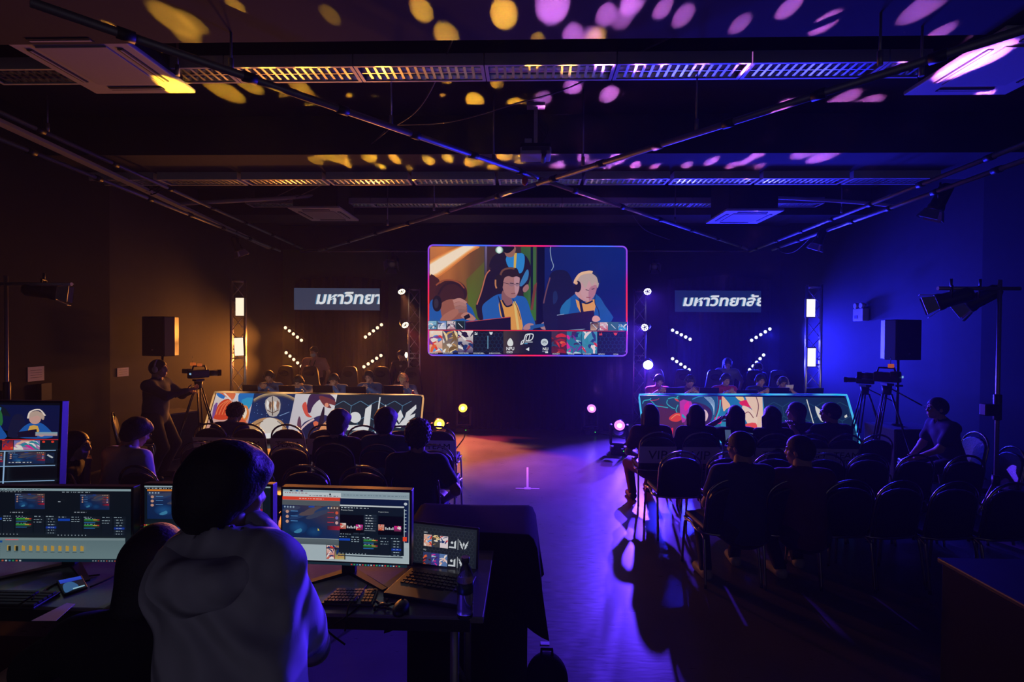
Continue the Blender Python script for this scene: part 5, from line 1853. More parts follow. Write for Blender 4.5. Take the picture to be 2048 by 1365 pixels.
# ================================================================ banquet chairs
def make_chair():
    t = thing('banquet_chair', '-', 'chair')
    tilt = R(11)
    # backrest plane: x across, v up the tilted back
    B = Matrix.Translation((0, -.185, .435)) @ Matrix.Rotation(tilt, 4, 'X') @ Matrix.Rotation(R(90), 4, 'X')
    MB().box((0, .015, .455), (.43, .42, .055)).build('seat', M_VINYL, t, bevel=.022, seg=3)
    out = [(-.200, -.02), (.200, -.02), (.205, .18)]
    for k in range(9):
        a = math.pi * k / 8
        out.append((.200 * math.cos(a) ** 1 if True else 0, .30 + .115 * math.sin(a)))
    out.append((-.205, .18))
    MB().prism(out, .045, B @ Matrix.Translation((0, 0, -.020)), smooth=False).build('backrest', M_VINYL, t, bevel=.014, seg=2)
    pts = [(-.214, -.06), (-.215, .18)] + [(-.213 * math.cos(math.pi * k / 12), .30 + .175 * math.sin(math.pi * k / 12)) for k in range(13)] + [(.215, .18), (.214, -.06)]
    MB().tube([B @ Vector((x, y, 0)) for x, y in pts], .012, 8).build('back_frame', M_CHROME, t)
    sf = MB()
    sf.tube(smooth_pts([(-.213, -.20, .425), (-.218, .10, .425), (-.20, .215, .425), (.20, .215, .425), (.218, .10, .425), (.213, -.20, .425)], True, 4), .012, 8, True)
    sf.build('seat_frame', M_CHROME, t)
    for sg in (-1, 1):
        MB().tube(smooth_pts([(sg * .216, .02, .425), (sg * .222, .16, .41), (sg * .226, .21, .34), (sg * .235, .235, .0)], False, 6), .012, 8).build('leg', M_CHROME, t)
        MB().tube(smooth_pts([(sg * .216, -.08, .425), (sg * .222, -.19, .40), (sg * .226, -.225, .33), (sg * .235, -.275, .0)], False, 6), .012, 8).build('leg', M_CHROME, t)
    return t


chair0 = make_chair()
_first = [True]
CH_OFF = .275


def chair_at(px, py, Yb, label, rot=0.0, group=None, z=0.0):
    p = at(px, py, Yb)
    r = R(rot)
    x, y = p.x - math.sin(r) * CH_OFF, Yb + math.cos(r) * CH_OFF
    o = chair0 if _first[0] else dup(chair0)
    _first[0] = False
    o.location = (x, y, z)
    o.rotation_euler = (0, 0, r)
    o['label'] = label
    if group: o['group'] = group
    return o


def chair_sign(ch, lines, label):
    t = thing('paper_sign', label, 'sign', ch.location, ch.rotation_euler.z, 'paper signs on chair backs')
    tilt = R(11)
    B = Matrix.Translation((0, -.185, .435)) @ Matrix.Rotation(tilt, 4, 'X') @ Matrix.Rotation(R(90), 4, 'X')
    sh = MB().box((0, 0, 0), (.445, .215, .003)).build('sheet', M_PAPER, t)
    sh.data.transform(B @ Matrix.Translation((0, .195, .034)))
    mb = MB()
    for s, x0, y0, x1, y1 in lines:
        pts, fs = fit_text(s, (x0, y0, x1, y1))
        mb.add([B @ Vector((x, y + .195, .037)) for x, y in pts], fs)
    o = mb.build('lettering', M_INK, sh)
    return t


TB = [('TEAM', -.15, -.01, .15, .065), ('BLUE', -.07, -.075, .07, -.03)]
TR_ = [('TEAM', -.15, -.01, .15, .065), ('RED', -.06, -.075, .06, -.03)]
VP = [('VIP', -.115, -.055, .115, .055)]
rowsL = [('front left row', 6.49, 853, [418, 495, 573, 648, 726, 801, 876], 'chairs in the left block'),
         ('second left row', 5.41, 889, [397, 487, 576, 667, 757, 866], 'chairs in the left block'),
         ('third left row', 4.5, 934, [390, 498, 609, 725, 828], 'chairs in the left block')]
rowsR = [('front right row', 6.3, 859, [1317, 1403, 1487, 1551, 1626, 1694, 1757], 'chairs in the right block'),
         ('second right row', 5.25, 899, [1364, 1458, 1551, 1652, 1741, 1836, 1936], 'chairs in the right block'),
         ('third right row', 4.28, 951, [1470, 1590, 1703, 1806, 1917, 2030], 'chairs in the right block')]
for nm, Yb, py, xs, g in rowsL:
    for i, x in enumerate(xs):
        c = chair_at(x, py, Yb, 'black banquet chair with metal frame, %s from left in the %s' % (ORD[i], nm), random.uniform(-3, 1), g)
        if nm.startswith('front'):
            c['label'] = 'black banquet chair with paper sign, %s from left in the %s' % (ORD[i], nm)
            chair_sign(c, TB, 'white TEAM paper sign on %s chair of the %s' % (ORD[i], nm))
for nm, Yb, py, xs, g in rowsR:
    for i, x in enumerate(xs):
        c = chair_at(x, py, Yb, 'black banquet chair with metal frame, %s from left in the %s' % (ORD[i], nm), random.uniform(0, 5) + (6 if x > 1750 else 0), g)
        if nm.startswith('front') and i < 6:
            c['label'] = 'black banquet chair with paper sign, %s from left in the %s' % (ORD[i], nm)
            chair_sign(c, VP if i < 2 else TR_, 'white %s paper sign on %s chair of the %s' % ('VIP' if i < 2 else 'TEAM', ORD[i], nm))
chair_at(225, 829, 7.3, 'lone black banquet chair at the left wall beside the standing cameraman', -55)
chair_at(272, 930, 4.4, 'black banquet chair under the man in the pale shirt', -12)
chair_at(140, 934, 4.1, 'black banquet chair under the woman with hand on chin', -40)
chair_at(1903, 832, 6.6, 'banquet chair of the man sitting sideways at right', 70)
chair_at(1956, 840, 6.55, 'banquet chair with blue-lit backrest turned sideways behind the sitting man', 84)
chair_at(2030, 872, 5.7, 'banquet chair with blue-lit backrest turned sideways at the right edge', 78)


# ================================================================ gaming chairs behind the desks
def make_gaming():
    t = thing('gaming_chair', '-', 'chair')
    out = []
    for x, z in ((.20, .0), (.25, .12), (.255, .34), (.215, .50), (.185, .66), (.15, .79), (.09, .835)):
        out.append((x, z))
    o2 = [(p.x, p.y) for p in smooth_pts(out + [(-x, z) for x, z in reversed(out)], True, 3)]
    B = Matrix.Translation((0, -.20, .42)) @ Matrix.Rotation(R(10), 4, 'X') @ Matrix.Rotation(R(90), 4, 'X')
    MB().prism(o2, .09, B).build('backrest', M_VINYL, t, bevel=.03, seg=3)
    MB().ell(B @ Vector((0, .66, -.03)), (.12, .05, .07)).build('head_cushion', M_MATTE, t)
    MB().box((0, .05, .42), (.50, .50, .10)).build('seat', M_VINYL, t, bevel=.03, seg=3)
    for s in (-1, 1):
        mb = MB()
        mb.box((s * .30, .02, .52), (.04, .06, .22)); mb.box((s * .30, .04, .64), (.08, .26, .035))
        mb.build('armrest', M_BLACK, t, bevel=.01)
    MB().cyl((0, .03, .10), (0, .03, .38), .03, n=14).build('gas_lift', M_BLACK, t)
    mb = MB()
    for k in range(5):
        a = 2 * math.pi * k / 5
        mb.cyl((0, .03, .10), (.28 * math.cos(a), .03 + .28 * math.sin(a), .07), .026, .018, n=8)
        mb.ell((.28 * math.cos(a), .03 + .28 * math.sin(a), .032), (.02, .02, .031), nu=10, nv=6)
    mb.build('star_base', M_BLACK, t)
    return t


gc0 = make_gaming()
used = False
for px, py, lab in ((563, 741, 'first from left behind the amber desk'), (618, 739, 'second from left behind the amber desk'), (692, 742, 'third from left behind the amber desk'),
                    (757, 737, 'fourth from left behind the amber desk'), (820, 744, 'fifth from left behind the amber desk'),
                    (1310, 744, 'first from left behind the cyan desk'), (1368, 745, 'second from left behind the cyan desk'), (1430, 742, 'third from left behind the cyan desk'),
                    (1509, 746, 'fourth from left behind the cyan desk'), (1558, 749, 'fifth from left behind the cyan desk')):
    p = at(px, py, 11.42)
    o = gc0 if not used else dup(gc0)
    used = True
    o.location = (p.x, 11.16, .08)
    o.rotation_euler = (0, 0, R(180 + random.uniform(-8, 8)))
    o['label'] = 'tall black gaming chair, %s' % lab
    o['group'] = 'gaming chairs of the players'

# crumpled folds of the light hoodie
nt = C_HOOD.node_tree
wv = nt.nodes.new('ShaderNodeTexWave'); wv.inputs['Scale'].default_value = 3.2; wv.inputs['Distortion'].default_value = 7; wv.inputs['Detail'].default_value = 2; wv.inputs['Detail Scale'].default_value = .8
mpn = nt.nodes.new('ShaderNodeMapping'); mpn.inputs['Rotation'].default_value = (0, R(38), R(20))
tcn = nt.nodes.new('ShaderNodeTexCoord'); bpn = nt.nodes.new('ShaderNodeBump'); bpn.inputs['Strength'].default_value = .9; bpn.inputs['Distance'].default_value = .022
nt.links.new(tcn.outputs['Object'], mpn.inputs['Vector']); nt.links.new(mpn.outputs['Vector'], wv.inputs['Vector']); nt.links.new(wv.outputs['Fac'], bpn.inputs['Height'])
nt.links.new(bpn.outputs['Normal'], nt.nodes['Principled BSDF'].inputs['Normal'])

# ================================================================ people
PL = .08
g5 = 'players at the desks'
HP_ = M_BLACK
HPO = mat('orange_headphones', (.45, .16, .08), .4, noise=.1)
HPW = mat('pale_headphones', (.5, .45, .45), .4, noise=.1)
MASK = mat('pale_face_mask', (.55, .62, .66), .8, noise=.05)
LAN = mat('yellow_lanyard', (.65, .42, .10), .7, noise=.05)
kw = dict(floor=PL, face=180, pose='sit', h=.019, group=g5)
hold = ((-.07, .40, .86), (.07, .40, .86))
person('player in blue jacket with headphones, leftmost at the amber desk', (538, 761), 10.75, lean=14, look=(18, 12), hands=hold, shirt=C_BLUE, sleeve='long', inner=C_YELLOW, phones=HP_, hair='short', **kw)
person('player in blue jacket with head bowed low, second at the amber desk', (597, 770), 10.65, lean=30, look=(38, 0), hands=hold, shirt=C_BLUE, sleeve='long', hair='short', phones=HP_, **kw)
person('player in blue jacket hiding face behind both hands at the amber desk', (668, 765), 10.65, lean=22, look=(30, 0), hands=(('h', -.025, .115, -.05), ('h', .025, .125, -.035)), shirt=C_BLUE, sleeve='long', inner=C_YELLOW, hair='short', phones=HP_, **kw)
person('player in open blue jacket over yellow shirt, fourth at the amber desk', (738, 754), 10.8, lean=8, look=(14, -6), hands=hold, shirt=C_BLUE, sleeve='long', inner=C_YELLOW, hair='short', phones=HP_, skin=SKIN_P, glasses=True, lanyard=LAN, **kw)
person('fair-haired player with pale headphones, rightmost at the amber desk', (806, 763), 10.7, lean=20, look=(26, 10), hands=(('h', -.12, .10, -.10), hold[1]), shirt=C_BLUE, sleeve='long', inner=C_YELLOW, hair='fringe', hairm=HAIRBL, phones=HPO, skin=SKIN_P, **kw)
person('player in red-sleeved jersey with headphones, leftmost at the cyan desk', (1318, 766), 10.75, lean=14, look=(24, 0), hands=hold, shirt=C_RED, sleeve='short', inner=C_BLACK, phones=HP_, **kw)
person('player in dark jersey with fringe, second at the cyan desk', (1380, 768), 10.75, lean=16, look=(20, 0), hands=hold, shirt=C_MAROON, sleeve='short', hair='fringe', phones=HP_, **kw)
person('player with one red sleeve and headphones, middle of the cyan desk', (1452, 760), 10.7, lean=12, look=(20, 0), hands=hold, shirt=C_RED, sleeve='short', inner=C_BLACK, phones=HP_, lanyard=LAN, **kw)
person('player in navy jersey, fourth at the cyan desk', (1521, 761), 10.75, lean=12, look=(16, 0), hands=hold, shirt=C_NAVY, sleeve='short', phones=HP_, lanyard=LAN, **kw)
t5, i5 = person('player holding a pale phone up to the face, rightmost at the cyan desk', (1566, 771), 10.7, lean=20, look=(18, -12), hands=(('h', -.10, .20, -.06), ('h', .02, .21, -.07)), shirt=C_NAVY, sleeve='short', phones=HPW, **kw)
kw = dict(pose='stand', h=.019)
person('person in pink shirt and face mask standing behind the amber desk', (628, 704), 11.95, face=180, lean=3, look=(6, 0), shirt=C_PINK, sleeve='short', mask=MASK, hair='fringe', skin=SKIN_P, hairm=HAIRB, bulk=1.12, lanyard=M_BLACK, **kw)
tb, ib = person('person in black jacket holding a bright phone, standing by the left inner truss', (803, 711), 12.15, face=175, lean=4, look=(10, -10), shirt=C_BLACK, sleeve='long', inner=C_GREY, hair='fringe', hands=(('h', -.16, .14, -.03), None), **kw)
person('person in grey vest bending over the players of the cyan desk', (1455, 728), 11.75, face=165, lean=24, look=(28, 0), shirt=C_GREY, sleeve='short', hair='bob', skin=SKIN_P, **kw)
person('person with headphones bending in front of the lower right blue bar', (1516, 737), 12.15, face=180, lean=30, look=(25, 0), shirt=C_BLACK, sleeve='long', hair='short', phones=HPW, **kw)

# seated audience, right block
ga = 'audience in the right block'
kw = dict(pose='sit', h=.019, face=2)
person('long-haired person in maroon top, leftmost in the front right row', (1300, 833), 6.62, lean=10, hair='long', shirt=C_MAROON, legs=C_MAROON, group=ga, feet=((-.22, .10, .085), (.06, .42, .085)), **kw)
person('long-haired person in black top, second from left in the front right row', (1391, 833), 6.6, lean=9, hair='long', shirt=C_BLACK, group=ga, **kw)
person('long-haired person between the second VIP chair and the TEAM chairs', (1470, 835), 6.55, lean=9, hair='long', shirt=C_BLACK, group=ga, hands=((-.10, .34, .98), (.05, .34, .98)), **kw)
person('long-haired person filming with a dark phone in the front right row', (1542, 833), 6.48, lean=8, hair='long', shirt=C_BLACK, group=ga, **kw)
person('person with chin-length hair looking left in the front right row', (1591, 833), 6.95, lean=10, look=(0, 50), hair='bob', shirt=C_BLACK, group=ga, **kw)
person('short-haired person with arm over a chair, rightmost in the front right row', (1660, 826), 6.65, lean=4, look=(0, 55), hair='short', shirt=C_NAVY, group=ga, glasses=True, hands=((-.45, .12, .92), None), **kw)
person('person with glasses and short hair on the first chair of the third right row', (1480, 894), 4.42, lean=8, look=(6, 38), hair='short', shirt=C_NAVY, shoes=SHOE, group=ga, glasses=True, bulk=1.08, feet=((-.26, .16, .085), (.10, .42, .085)), **kw)
person('person with short cropped hair on the second chair of the third right row', (1598, 902), 4.42, lean=8, look=(6, 42), hair='short', shirt=C_MAROON, shoes=SHOE, group=ga, bulk=1.08, feet=((-.10, .20, .085), (.16, .40, .085)), **kw)
person('person sitting sideways at right with clasped hands, facing the desks', (1873, 817), 6.35, lean=16, look=(0, 6), hair='short', shirt=C_NAVY, sleeve='short', glasses=True, hands=((-.04, .42, .62), (.06, .42, .62)), face=82, pose='sit', h=.019, skin=SKIN_P)

# seated audience, left block
gl = 'audience in the left block'
kw = dict(pose='sit', h=.019, face=-3)
tn, inn = person('person in blue lettered shirt bowing forward below the orange art panel', (472, 832), 6.85, lean=30, look=(24, -10), hair='curly', shirt=cloth('royal_shirt_cloth', (.03, .06, .26)), group=gl, **kw)
shirt_text(tn, inn, [('NAKHON NAKA', -.17, .33, .17, .385), ('UNIVERSITY', -.13, .295, .13, .32)], M_PAPER)
person('person with round dark hair in black shirt in front of the violet art panel', (679, 850), 5.62, lean=6, look=(8, -14), hair='fluffy', hs=1.12, shirt=C_BLACK, group=gl, bulk=1.06, **kw)
person('person with round dark hair in black and teal shirt, before the wing emblem', (773, 845), 5.62, lean=6, look=(4, -8), hair='fluffy', hs=1.15, shirt=C_TEAL, group=gl, bulk=1.04, **kw)
person('person with short curly hair in dark shirt on the last chair by the aisle', (837, 874), 4.6, lean=8, look=(2, 4), hair='curly', hs=1.14, shirt=C_NAVY, legs=C_DENIM, group=gl, bulk=1.10, hands=((-.1, .3, .62), (.24, .16, .58)), **kw)
person('person in pale long shirt sitting at left looking down', (274, 866), 4.75, lean=14, look=(24, -20), hair='fluffy', shirt=C_WHITE, sleeve='long', face=-18, pose='sit', h=.019, bulk=1.12, glasses=True)
person('woman in pale-collared black top with hand on chin at far left', (152, 893), 4.42, lean=12, look=(4, -12), hair='bob', hairm=HAIRBR, shirt=C_BLACK, inner=C_WHITE, face=-62, pose='sit', h=.019, skin=SKIN_P, hands=((.05, .34, .62), ('h', .02, .11, -.12)), curl=(.6, 1.1))
person('camera operator in dark sweatshirt and headphones standing by the left tripod', (318, 738), 7.1, lean=3, look=(2, 0), hair='short', shirt=mat('slate_sweat_cloth', (.05, .055, .085), .85, noise=.15, nscale=14, bump=.2), sleeve='long', legs=C_BLACK, face=-80, pose='stand', h=.019, phones=HPW, bulk=1.22, hands=((-.10, .42, 1.22), (.10, .46, 1.26)), skin=SKIN_P)

# operators in the foreground
person('person in light hoodie seen from behind at the control desk', (455, 986), 1.5, floor=.25, lean=13, side_lean=-10, look=(10, -34), hs=1.04, hair='fluffy', shirt=C_HOOD, sleeve='hoodie', legs=C_BLACK, face=3, pose='stand', h=.012, hh=.0065,
       hands=((-.10, .26, .62), (.06, .40, .74)), bulk=.68, elbow_out=.5)
person('person in black sitting in the dark left of the hoodie', (312, 1128), 1.72, floor=.25, lean=20, look=(20, 16), hair='bob', shirt=C_BLACK, sleeve='short', legs=C_DENIM, face=6, pose='sit', h=.014, hh=.0065,
       hands=((-.26, .36, .80), (.12, .40, .80)))
o = dup(chair0, (-1.05, 1.42, .25), R(6), 'black banquet chair under the person in black at the control desk')
# ================================================================ things on the player desks
def laptop_lid(px0, px1, ytop, label, brand=False):
    Yl = 9.98
    c = at((px0 + px1) / 2, ytop, Yl)
    W = (px1 - px0) * Yl / FPX
    t = thing('laptop', label, 'laptop', (c.x, Yl + .08, DESKZ), R(180), 'laptops on the player desks')
    MB().box((0, -.0, .009), (W, .24, .016)).build('keyboard_base', M_BLACK, t, bevel=.004)
    rot = Matrix.Rotation(R(-12), 3, 'X')
    h = c.z - DESKZ
    MB().box(Vector((0, .125, .012)) + rot @ Vector((0, 0, h / 2)), (W, .010, h), rot).build('lid', M_BLACK, t, bevel=.003)
    s = Vector((0, .118, .012)) + rot @ Vector((0, -.0, h / 2))
    MB().box(s, (W * .94, .002, h * .88), rot).build('screen', mat('laptop_screen_glow', (.02, .02, .02), .4, emit=(.85, .68, .6), es=4), t)
    return t


DESKZ = at(640, 790, 9.6).z + .03 - .15 + .02 + .003
nm = ['leftmost', 'second', 'third', 'fourth', 'fifth', 'rightmost']
for i, (a, b2, y) in enumerate(((489, 520, 770), (561, 594, 771), (628, 669, 771), (694, 735, 773), (770, 809, 771))):
    laptop_lid(a, b2, y, 'open black laptop on the amber desk, %s' % ['leftmost', 'second from left', 'middle one', 'fourth from left', 'rightmost'][i])
for i, (a, b2, y) in enumerate(((1330, 1366, 775), (1396, 1434, 775), (1470, 1507, 780), (1535, 1573, 775), (1608, 1641, 776))):
    laptop_lid(a, b2, y, 'open black laptop on the cyan desk, %s' % ['leftmost', 'second from left', 'middle one', 'fourth from left', 'rightmost'][i])

M_CLEAR = mat('clear_plastic', (.75, .78, .8), .08, trans=.85, noise=.02)
M_CAPW = mat('pale_bottle_cap', (.7, .7, .75), .4, noise=.03)
M_CAPR = mat('red_bottle', (.5, .03, .05), .3, noise=.05)


def small_bottle(px, Y, label, body=None):
    c = at(px, 790, Y)
    t = thing('water_bottle', label, 'bottle', (c.x, Y, DESKZ), 0, 'small bottles on the player desks')
    MB().lathe([(.028, .0), (.031, .01), (.031, .11), (.024, .135), (.012, .15), (.012, .158)], n=16).build('bottle', body or M_CLEAR, t)
    MB().cyl((0, 0, .157), (0, 0, .175), .014, n=12).build('cap', M_CAPW, t)
    return t


for px, lab in ((537, 'small clear bottle between the two leftmost laptops of the amber desk'), (604, 'small clear bottle right of the second laptop on the amber desk'),
                (1319, 'small clear bottle before the leftmost player of the cyan desk'), (1375, 'small clear bottle before the second player of the cyan desk'),
                (1452, 'small clear bottle before the middle player of the cyan desk'), (1518, 'small clear bottle before the fourth player of the cyan desk'),
                (1584, 'small clear bottle before the phone-holding player of the cyan desk')):
    small_bottle(px, 9.78, lab)
small_bottle(826, 9.78, 'small red bottle at the right end of the amber desk', M_CAPR)


def handset(loc, rot, label, screen=None, group=None, size=(.15, .075, .009), name='phone'):
    t = thing(name, label, 'phone', loc, 0, group)
    MB().box((0, 0, 0), size, rot).build('case', M_PANEL if screen == 'pale' else M_BLACK, t, bevel=.003)
    n = rot @ Vector((0, 0, size[2] / 2 + .001))
    m = mat('phone_screen_on', (.02, .02, .03), .3, emit=(.25, .4, .8), es=.2)
    MB().box(n, (size[0] * .92, size[1] * .9, .001), rot).build('screen', m, t)
    return t


def wpos(root, v):
    return rmat(root) @ Vector(v)


c = at(1579, 774, 10.42)
handset(c, Matrix.Rotation(R(-78), 3, 'X'), 'pale phone held up by the rightmost player of the cyan desk', 'pale')
c = at(813, 712, 11.76)
t = handset(c, Matrix.Rotation(R(80), 3, 'Y') @ Matrix.Rotation(R(20), 3, 'X'), 'phone with dazzling torch held by the person in black jacket')
MB().ell((.0, -.03, .02), (.030, .012, .062), nu=12, nv=8).build('torch', mat('phone_torch', (.5, .5, .5), .4, emit=(1, .75, .5), es=9), t)
c = at(1499, 878, 6.36)
handset(c, Matrix.Rotation(R(75), 3, 'X') @ Matrix.Rotation(R(80), 3, 'Z'), 'dark phone held up over the shoulders of the front right row')
c = at(1456, 872, 6.36)
handset(c, Matrix.Rotation(R(75), 3, 'X') @ Matrix.Rotation(R(90), 3, 'Z'), 'phone held upright before the lap of the long-haired person mid front row')


# ================================================================ loudspeakers, bass bins
def speaker(px, py0, py1, wpx, Y, label, rotz, zbase, pole_label=None):
    c = at(px, (py0 + py1) / 2, Y)
    H, W = (py1 - py0) * Y / FPX, wpx * Y / FPX
    t = thing('loudspeaker', label, 'speaker', (c.x, Y, c.z - H / 2), rotz, 'loudspeakers on poles')
    prof = [(-W / 2, -.17), (W / 2, -.17), (W / 2, .02), (W * .30, .18), (-W * .30, .18), (-W / 2, .02)]
    MB().prism(prof, H, Matrix.Identity(4)).build('cabinet', M_BLACK, t, bevel=.012)
    MB().box((0, -.174, H / 2), (W * .92, .008, H * .93)).build('grille', mat('black_grille', (.01, .01, .011), .7, noise=.4, nscale=300), t, bevel=.003)
    MB().box((0, -.180, H * .16), (.035, .004, .02)).build('badge', M_STEEL, t)
    p = thing('speaker_pole', pole_label, 'stand', (c.x, Y, zbase), 0)
    MB().cyl((0, 0, 0), (0, 0, c.z - H / 2 - zbase), .018, n=12).build('pole', M_BLACK, p)
    MB().cyl((-.03, 0, (c.z - H / 2 - zbase) * .6), (.07, 0, (c.z - H / 2 - zbase) * .6), .014, n=8).build('clamp_knob', M_BLACK, p)
    MB().cyl((0, 0, 0), (0, 0, .02), .07, n=20).build('foot_plate', M_BLACK, p)
    return t


def bass_bin(px, Y, W, D, H, rotz, label, front):
    c = at(px, 800, Y)
    t = thing('bass_speaker', label, 'speaker', (c.x, Y, 0), rotz, 'bass speakers on the floor')
    MB().box((0, 0, H / 2), (W, D, H)).build('cabinet', mat('grey_speaker_paint', (.13, .12, .14), .7, noise=.2, nscale=50, bump=.1), t, bevel=.012)
    for s in (-1, 1):
        mb = MB()
        mb.box((s * (W / 2 + .001), 0, H * .56), (.008, .13, .20)); mb.build('handle_recess', M_BLACK, t, bevel=.02)
        mb = MB().cyl((s * (W / 2 - .01), 0, H * .56 + .02), (s * (W / 2 + .006), 0, H * .56 + .02), .008, n=8)
        MB().box((s * (W / 2 + .007), 0, H * .56), (.006, .10, .03)).build('handle_bar', mat('pale_handle', (.4, .38, .42), .5, noise=.05), t, bevel=.003)
    MB().box((0, -D / 2 - .004, H / 2), (W * .94, .01, H * .94)).build('grille', MATS['black_grille'], t)
    return t


speaker(325, 633, 713, 58, 8.35, 'black loudspeaker on a pole by the amber-lit left wall', R(-14), .77, 'black pole carrying the left loudspeaker on its bass bin')
speaker(1797, 641, 719, 56, 7.75, 'black loudspeaker on a pole by the blue-lit right wall', R(10), .78, 'black pole carrying the right loudspeaker on its bass bin')
bass_bin(346, 8.4, .50, .60, .76, R(62), 'grey bass bin with handle recess behind the camera operator', 0)
bass_bin(1808, 7.75, .75, .60, .77, R(4), 'black bass bin under the right loudspeaker', 0)


# ================================================================ video cameras on tripods
M_ORANGE = mat('orange_battery_light', (.6, .2, .05), .5, emit=(1, .2, .03), es=.35)


def tripod(px, pyh, Y, rotz, label, spread=.42):
    c = at(px, pyh, Y)
    t = thing('tripod', label, 'tripod', (c.x, Y, 0), rotz, 'camera tripods')
    H = c.z
    MB().cyl((0, 0, H - .16), (0, 0, H - .04), .05, .06, 16).build('fluid_head', M_BLACK, t)
    MB().box((0, 0, H - .02), (.09, .14, .03)).build('camera_plate', M_BLACK, t)
    for k in range(3):
        a = R(90 + 120 * k)
        d = Vector((math.cos(a), math.sin(a), 0))
        mb = MB()
        for s in (-1, 1):
            o = Vector((-d.y, d.x, 0)) * .022 * s
            mb.cyl(d * .05 + o + Vector((0, 0, H - .15)), d * spread * .55 + o + Vector((0, 0, H * .45)), .011, n=8)
        mb.cyl(d * spread * .5 + Vector((0, 0, H * .5)), d * spread + Vector((0, 0, .012)), .012, n=8)
        mb.build('leg', M_BLACK, t)
    MB().cyl((.03, -.05, H - .08), (.12, -.46, H - .24), .009, n=8).build('pan_bar', M_BLACK, t)
    return t, H


def video_camera(tr, H, rotz, label, big=True):
    t = thing('video_camera', label, 'camera', (tr.location.x, tr.location.y, H - .004), rotz, 'video cameras on tripods')
    k = 1.0 if big else .8
    MB().box((0, 0, .08 * k), (.11 * k, .30 * k, .13 * k)).build('body', M_BLACK, t, bevel=.015)
    MB().cyl((0, .15 * k, .08 * k), (0, .30 * k, .08 * k), .042 * k, .052 * k, 20).build('lens', M_BLACK, t)
    MB().box((0, .32 * k, .08 * k), (.12 * k, .05, .10 * k)).build('lens_hood', M_MATTE, t, bevel=.008)
    mb = MB().tube([(0, -.10 * k, .14 * k), (0, -.08 * k, .205 * k), (0, .10 * k, .205 * k), (0, .12 * k, .14 * k)], .014, 8)
    mb.build('top_handle', M_BLACK, t)
    MB().box((-.09 * k, -.13 * k, .13 * k), (.09 * k, .10, .07)).build('viewfinder', M_BLACK, t, bevel=.01)
    if big:
        MB().box((-.045, -.06, .235), (.075, .05, .05)).build('wireless_transmitter', M_ORANGE, t, bevel=.006)
        MB().box((.06, -.02, .225), (.06, .05, .045)).build('wireless_receiver', M_ORANGE, t, bevel=.006)
        mb = MB().cyl((-.06, -.06, .25), (-.06, -.06, .36), .004, n=6)
        mb.build('antenna', M_BLACK, t)
        mb = MB().box((.05, -.16, .09), (.04, .004, .03))
        mb.build('side_screen', mat('camera_side_screen', (.02, .03, .04), .4, emit=(.3, .6, .9), es=.7), t)
    return t


tr, H = tripod(397, 758, 8.0, R(-20), 'black tripod beside the camera operator at left')
video_camera(tr, H, R(-25), 'video camera with orange transmitter on the left tripod')
tr, H = tripod(1730, 769, 8.2, R(10), 'black tripod nearer the cyan desk, behind the other right tripod')
video_camera(tr, H, R(60), 'small video camera aimed at the desks on the farther right tripod', False)
tr, H = tripod(1774, 766, 7.1, R(0), 'black tripod in front of the right loudspeaker')
video_camera(tr, H, R(35), 'video camera with orange transmitter on the nearer right tripod')


# ================================================================ theatre spotlights
def spotlight(loc, aim, label, size=1.0, hang=0.0, lit=None):
    t = thing('spotlight', label, 'stage light', loc, 0, 'theatre spotlights')
    rot = Vector(aim).to_track_quat('Z', 'Y').to_matrix()
    k = size
    MB().lathe([(.05 * k, -.22 * k), (.085 * k, -.18 * k), (.09 * k, .06 * k), (.105 * k, .10 * k), (.105 * k, .14 * k), (.09 * k, .142 * k)], rot=rot, n=20).build('body', M_BLACK, t)
    MB().lathe([(.088 * k, .143 * k), (.04 * k, .155 * k), (.01 * k, .158 * k)], rot=rot, n=20).build('lens', mat('spotlight_glass', (.3, .3, .32), .12, noise=.02), t)
    for a in range(4):
        q = Matrix.Rotation(a * math.pi / 2, 3, 'Z')
        o = q @ Vector((0, .10 * k, .145 * k))
        v = [(-.08, 0, 0), (.08, 0, 0), (.11, .05, .13), (-.11, .05, .13)]
        P4 = [rot @ (o + q @ (Vector(p) * k)) for p in v]
        n = (P4[1] - P4[0]).cross(P4[3] - P4[0]).normalized() * .003
        MB().hexa([p - n for p in P4], [p + n for p in P4]).build('barn_door', mat('pale_barn_door', (.30, .29, .33), .45, .6, noise=.1), t)
    mb = MB()
    mb.tube([rot @ Vector((-.115 * k, 0, 0)), rot @ Vector((-.115 * k, 0, 0)) + Vector((0, 0, .15 * k)), rot @ Vector((.115 * k, 0, 0)) + Vector((0, 0, .15 * k)), rot @ Vector((.115 * k, 0, 0))], .010, 6)
    mb.cyl((0, 0, .15 * k), (0, 0, .15 * k + max(hang, .08)), .012, n=8)
    mb.build('yoke', M_BLACK, t)
    return t


def light_stand(px, pyt, Y, label, pbase=None):
    c = at(px, pyt, Y)
    t = thing('light_stand', label, 'stand', (c.x, Y, 0), 0, 'tall stands with spotlights')
    MB().cyl((0, 0, .25), (0, 0, c.z), .019, n=12).build('pole', M_STEEL, t)
    for k in range(3):
        a = R(30 + 120 * k)
        MB().tube([(0, 0, .62), (.21 * math.cos(a), .21 * math.sin(a), .02)], .013, 8).build('leg', M_STEEL, t)
    MB().cyl((0, 0, .55), (0, 0, .66), .035, n=12).build('collar', M_BLACK, t)
    mb = MB().box((-.08, 0, c.z * .50), (.14, .08, .12)); mb.cyl((0, 0, c.z * .46), (0, 0, c.z * .56), .035, n=10)
    mb.build('winch', M_BLACK, t, bevel=.01)
    MB().cyl((-.62 if px > 1000 else -.35, 0, c.z - .09), (.20 if px > 1000 else .75, 0, c.z - .09), .02, n=10).build('cross_bar', M_STEEL, t)
    return t, c


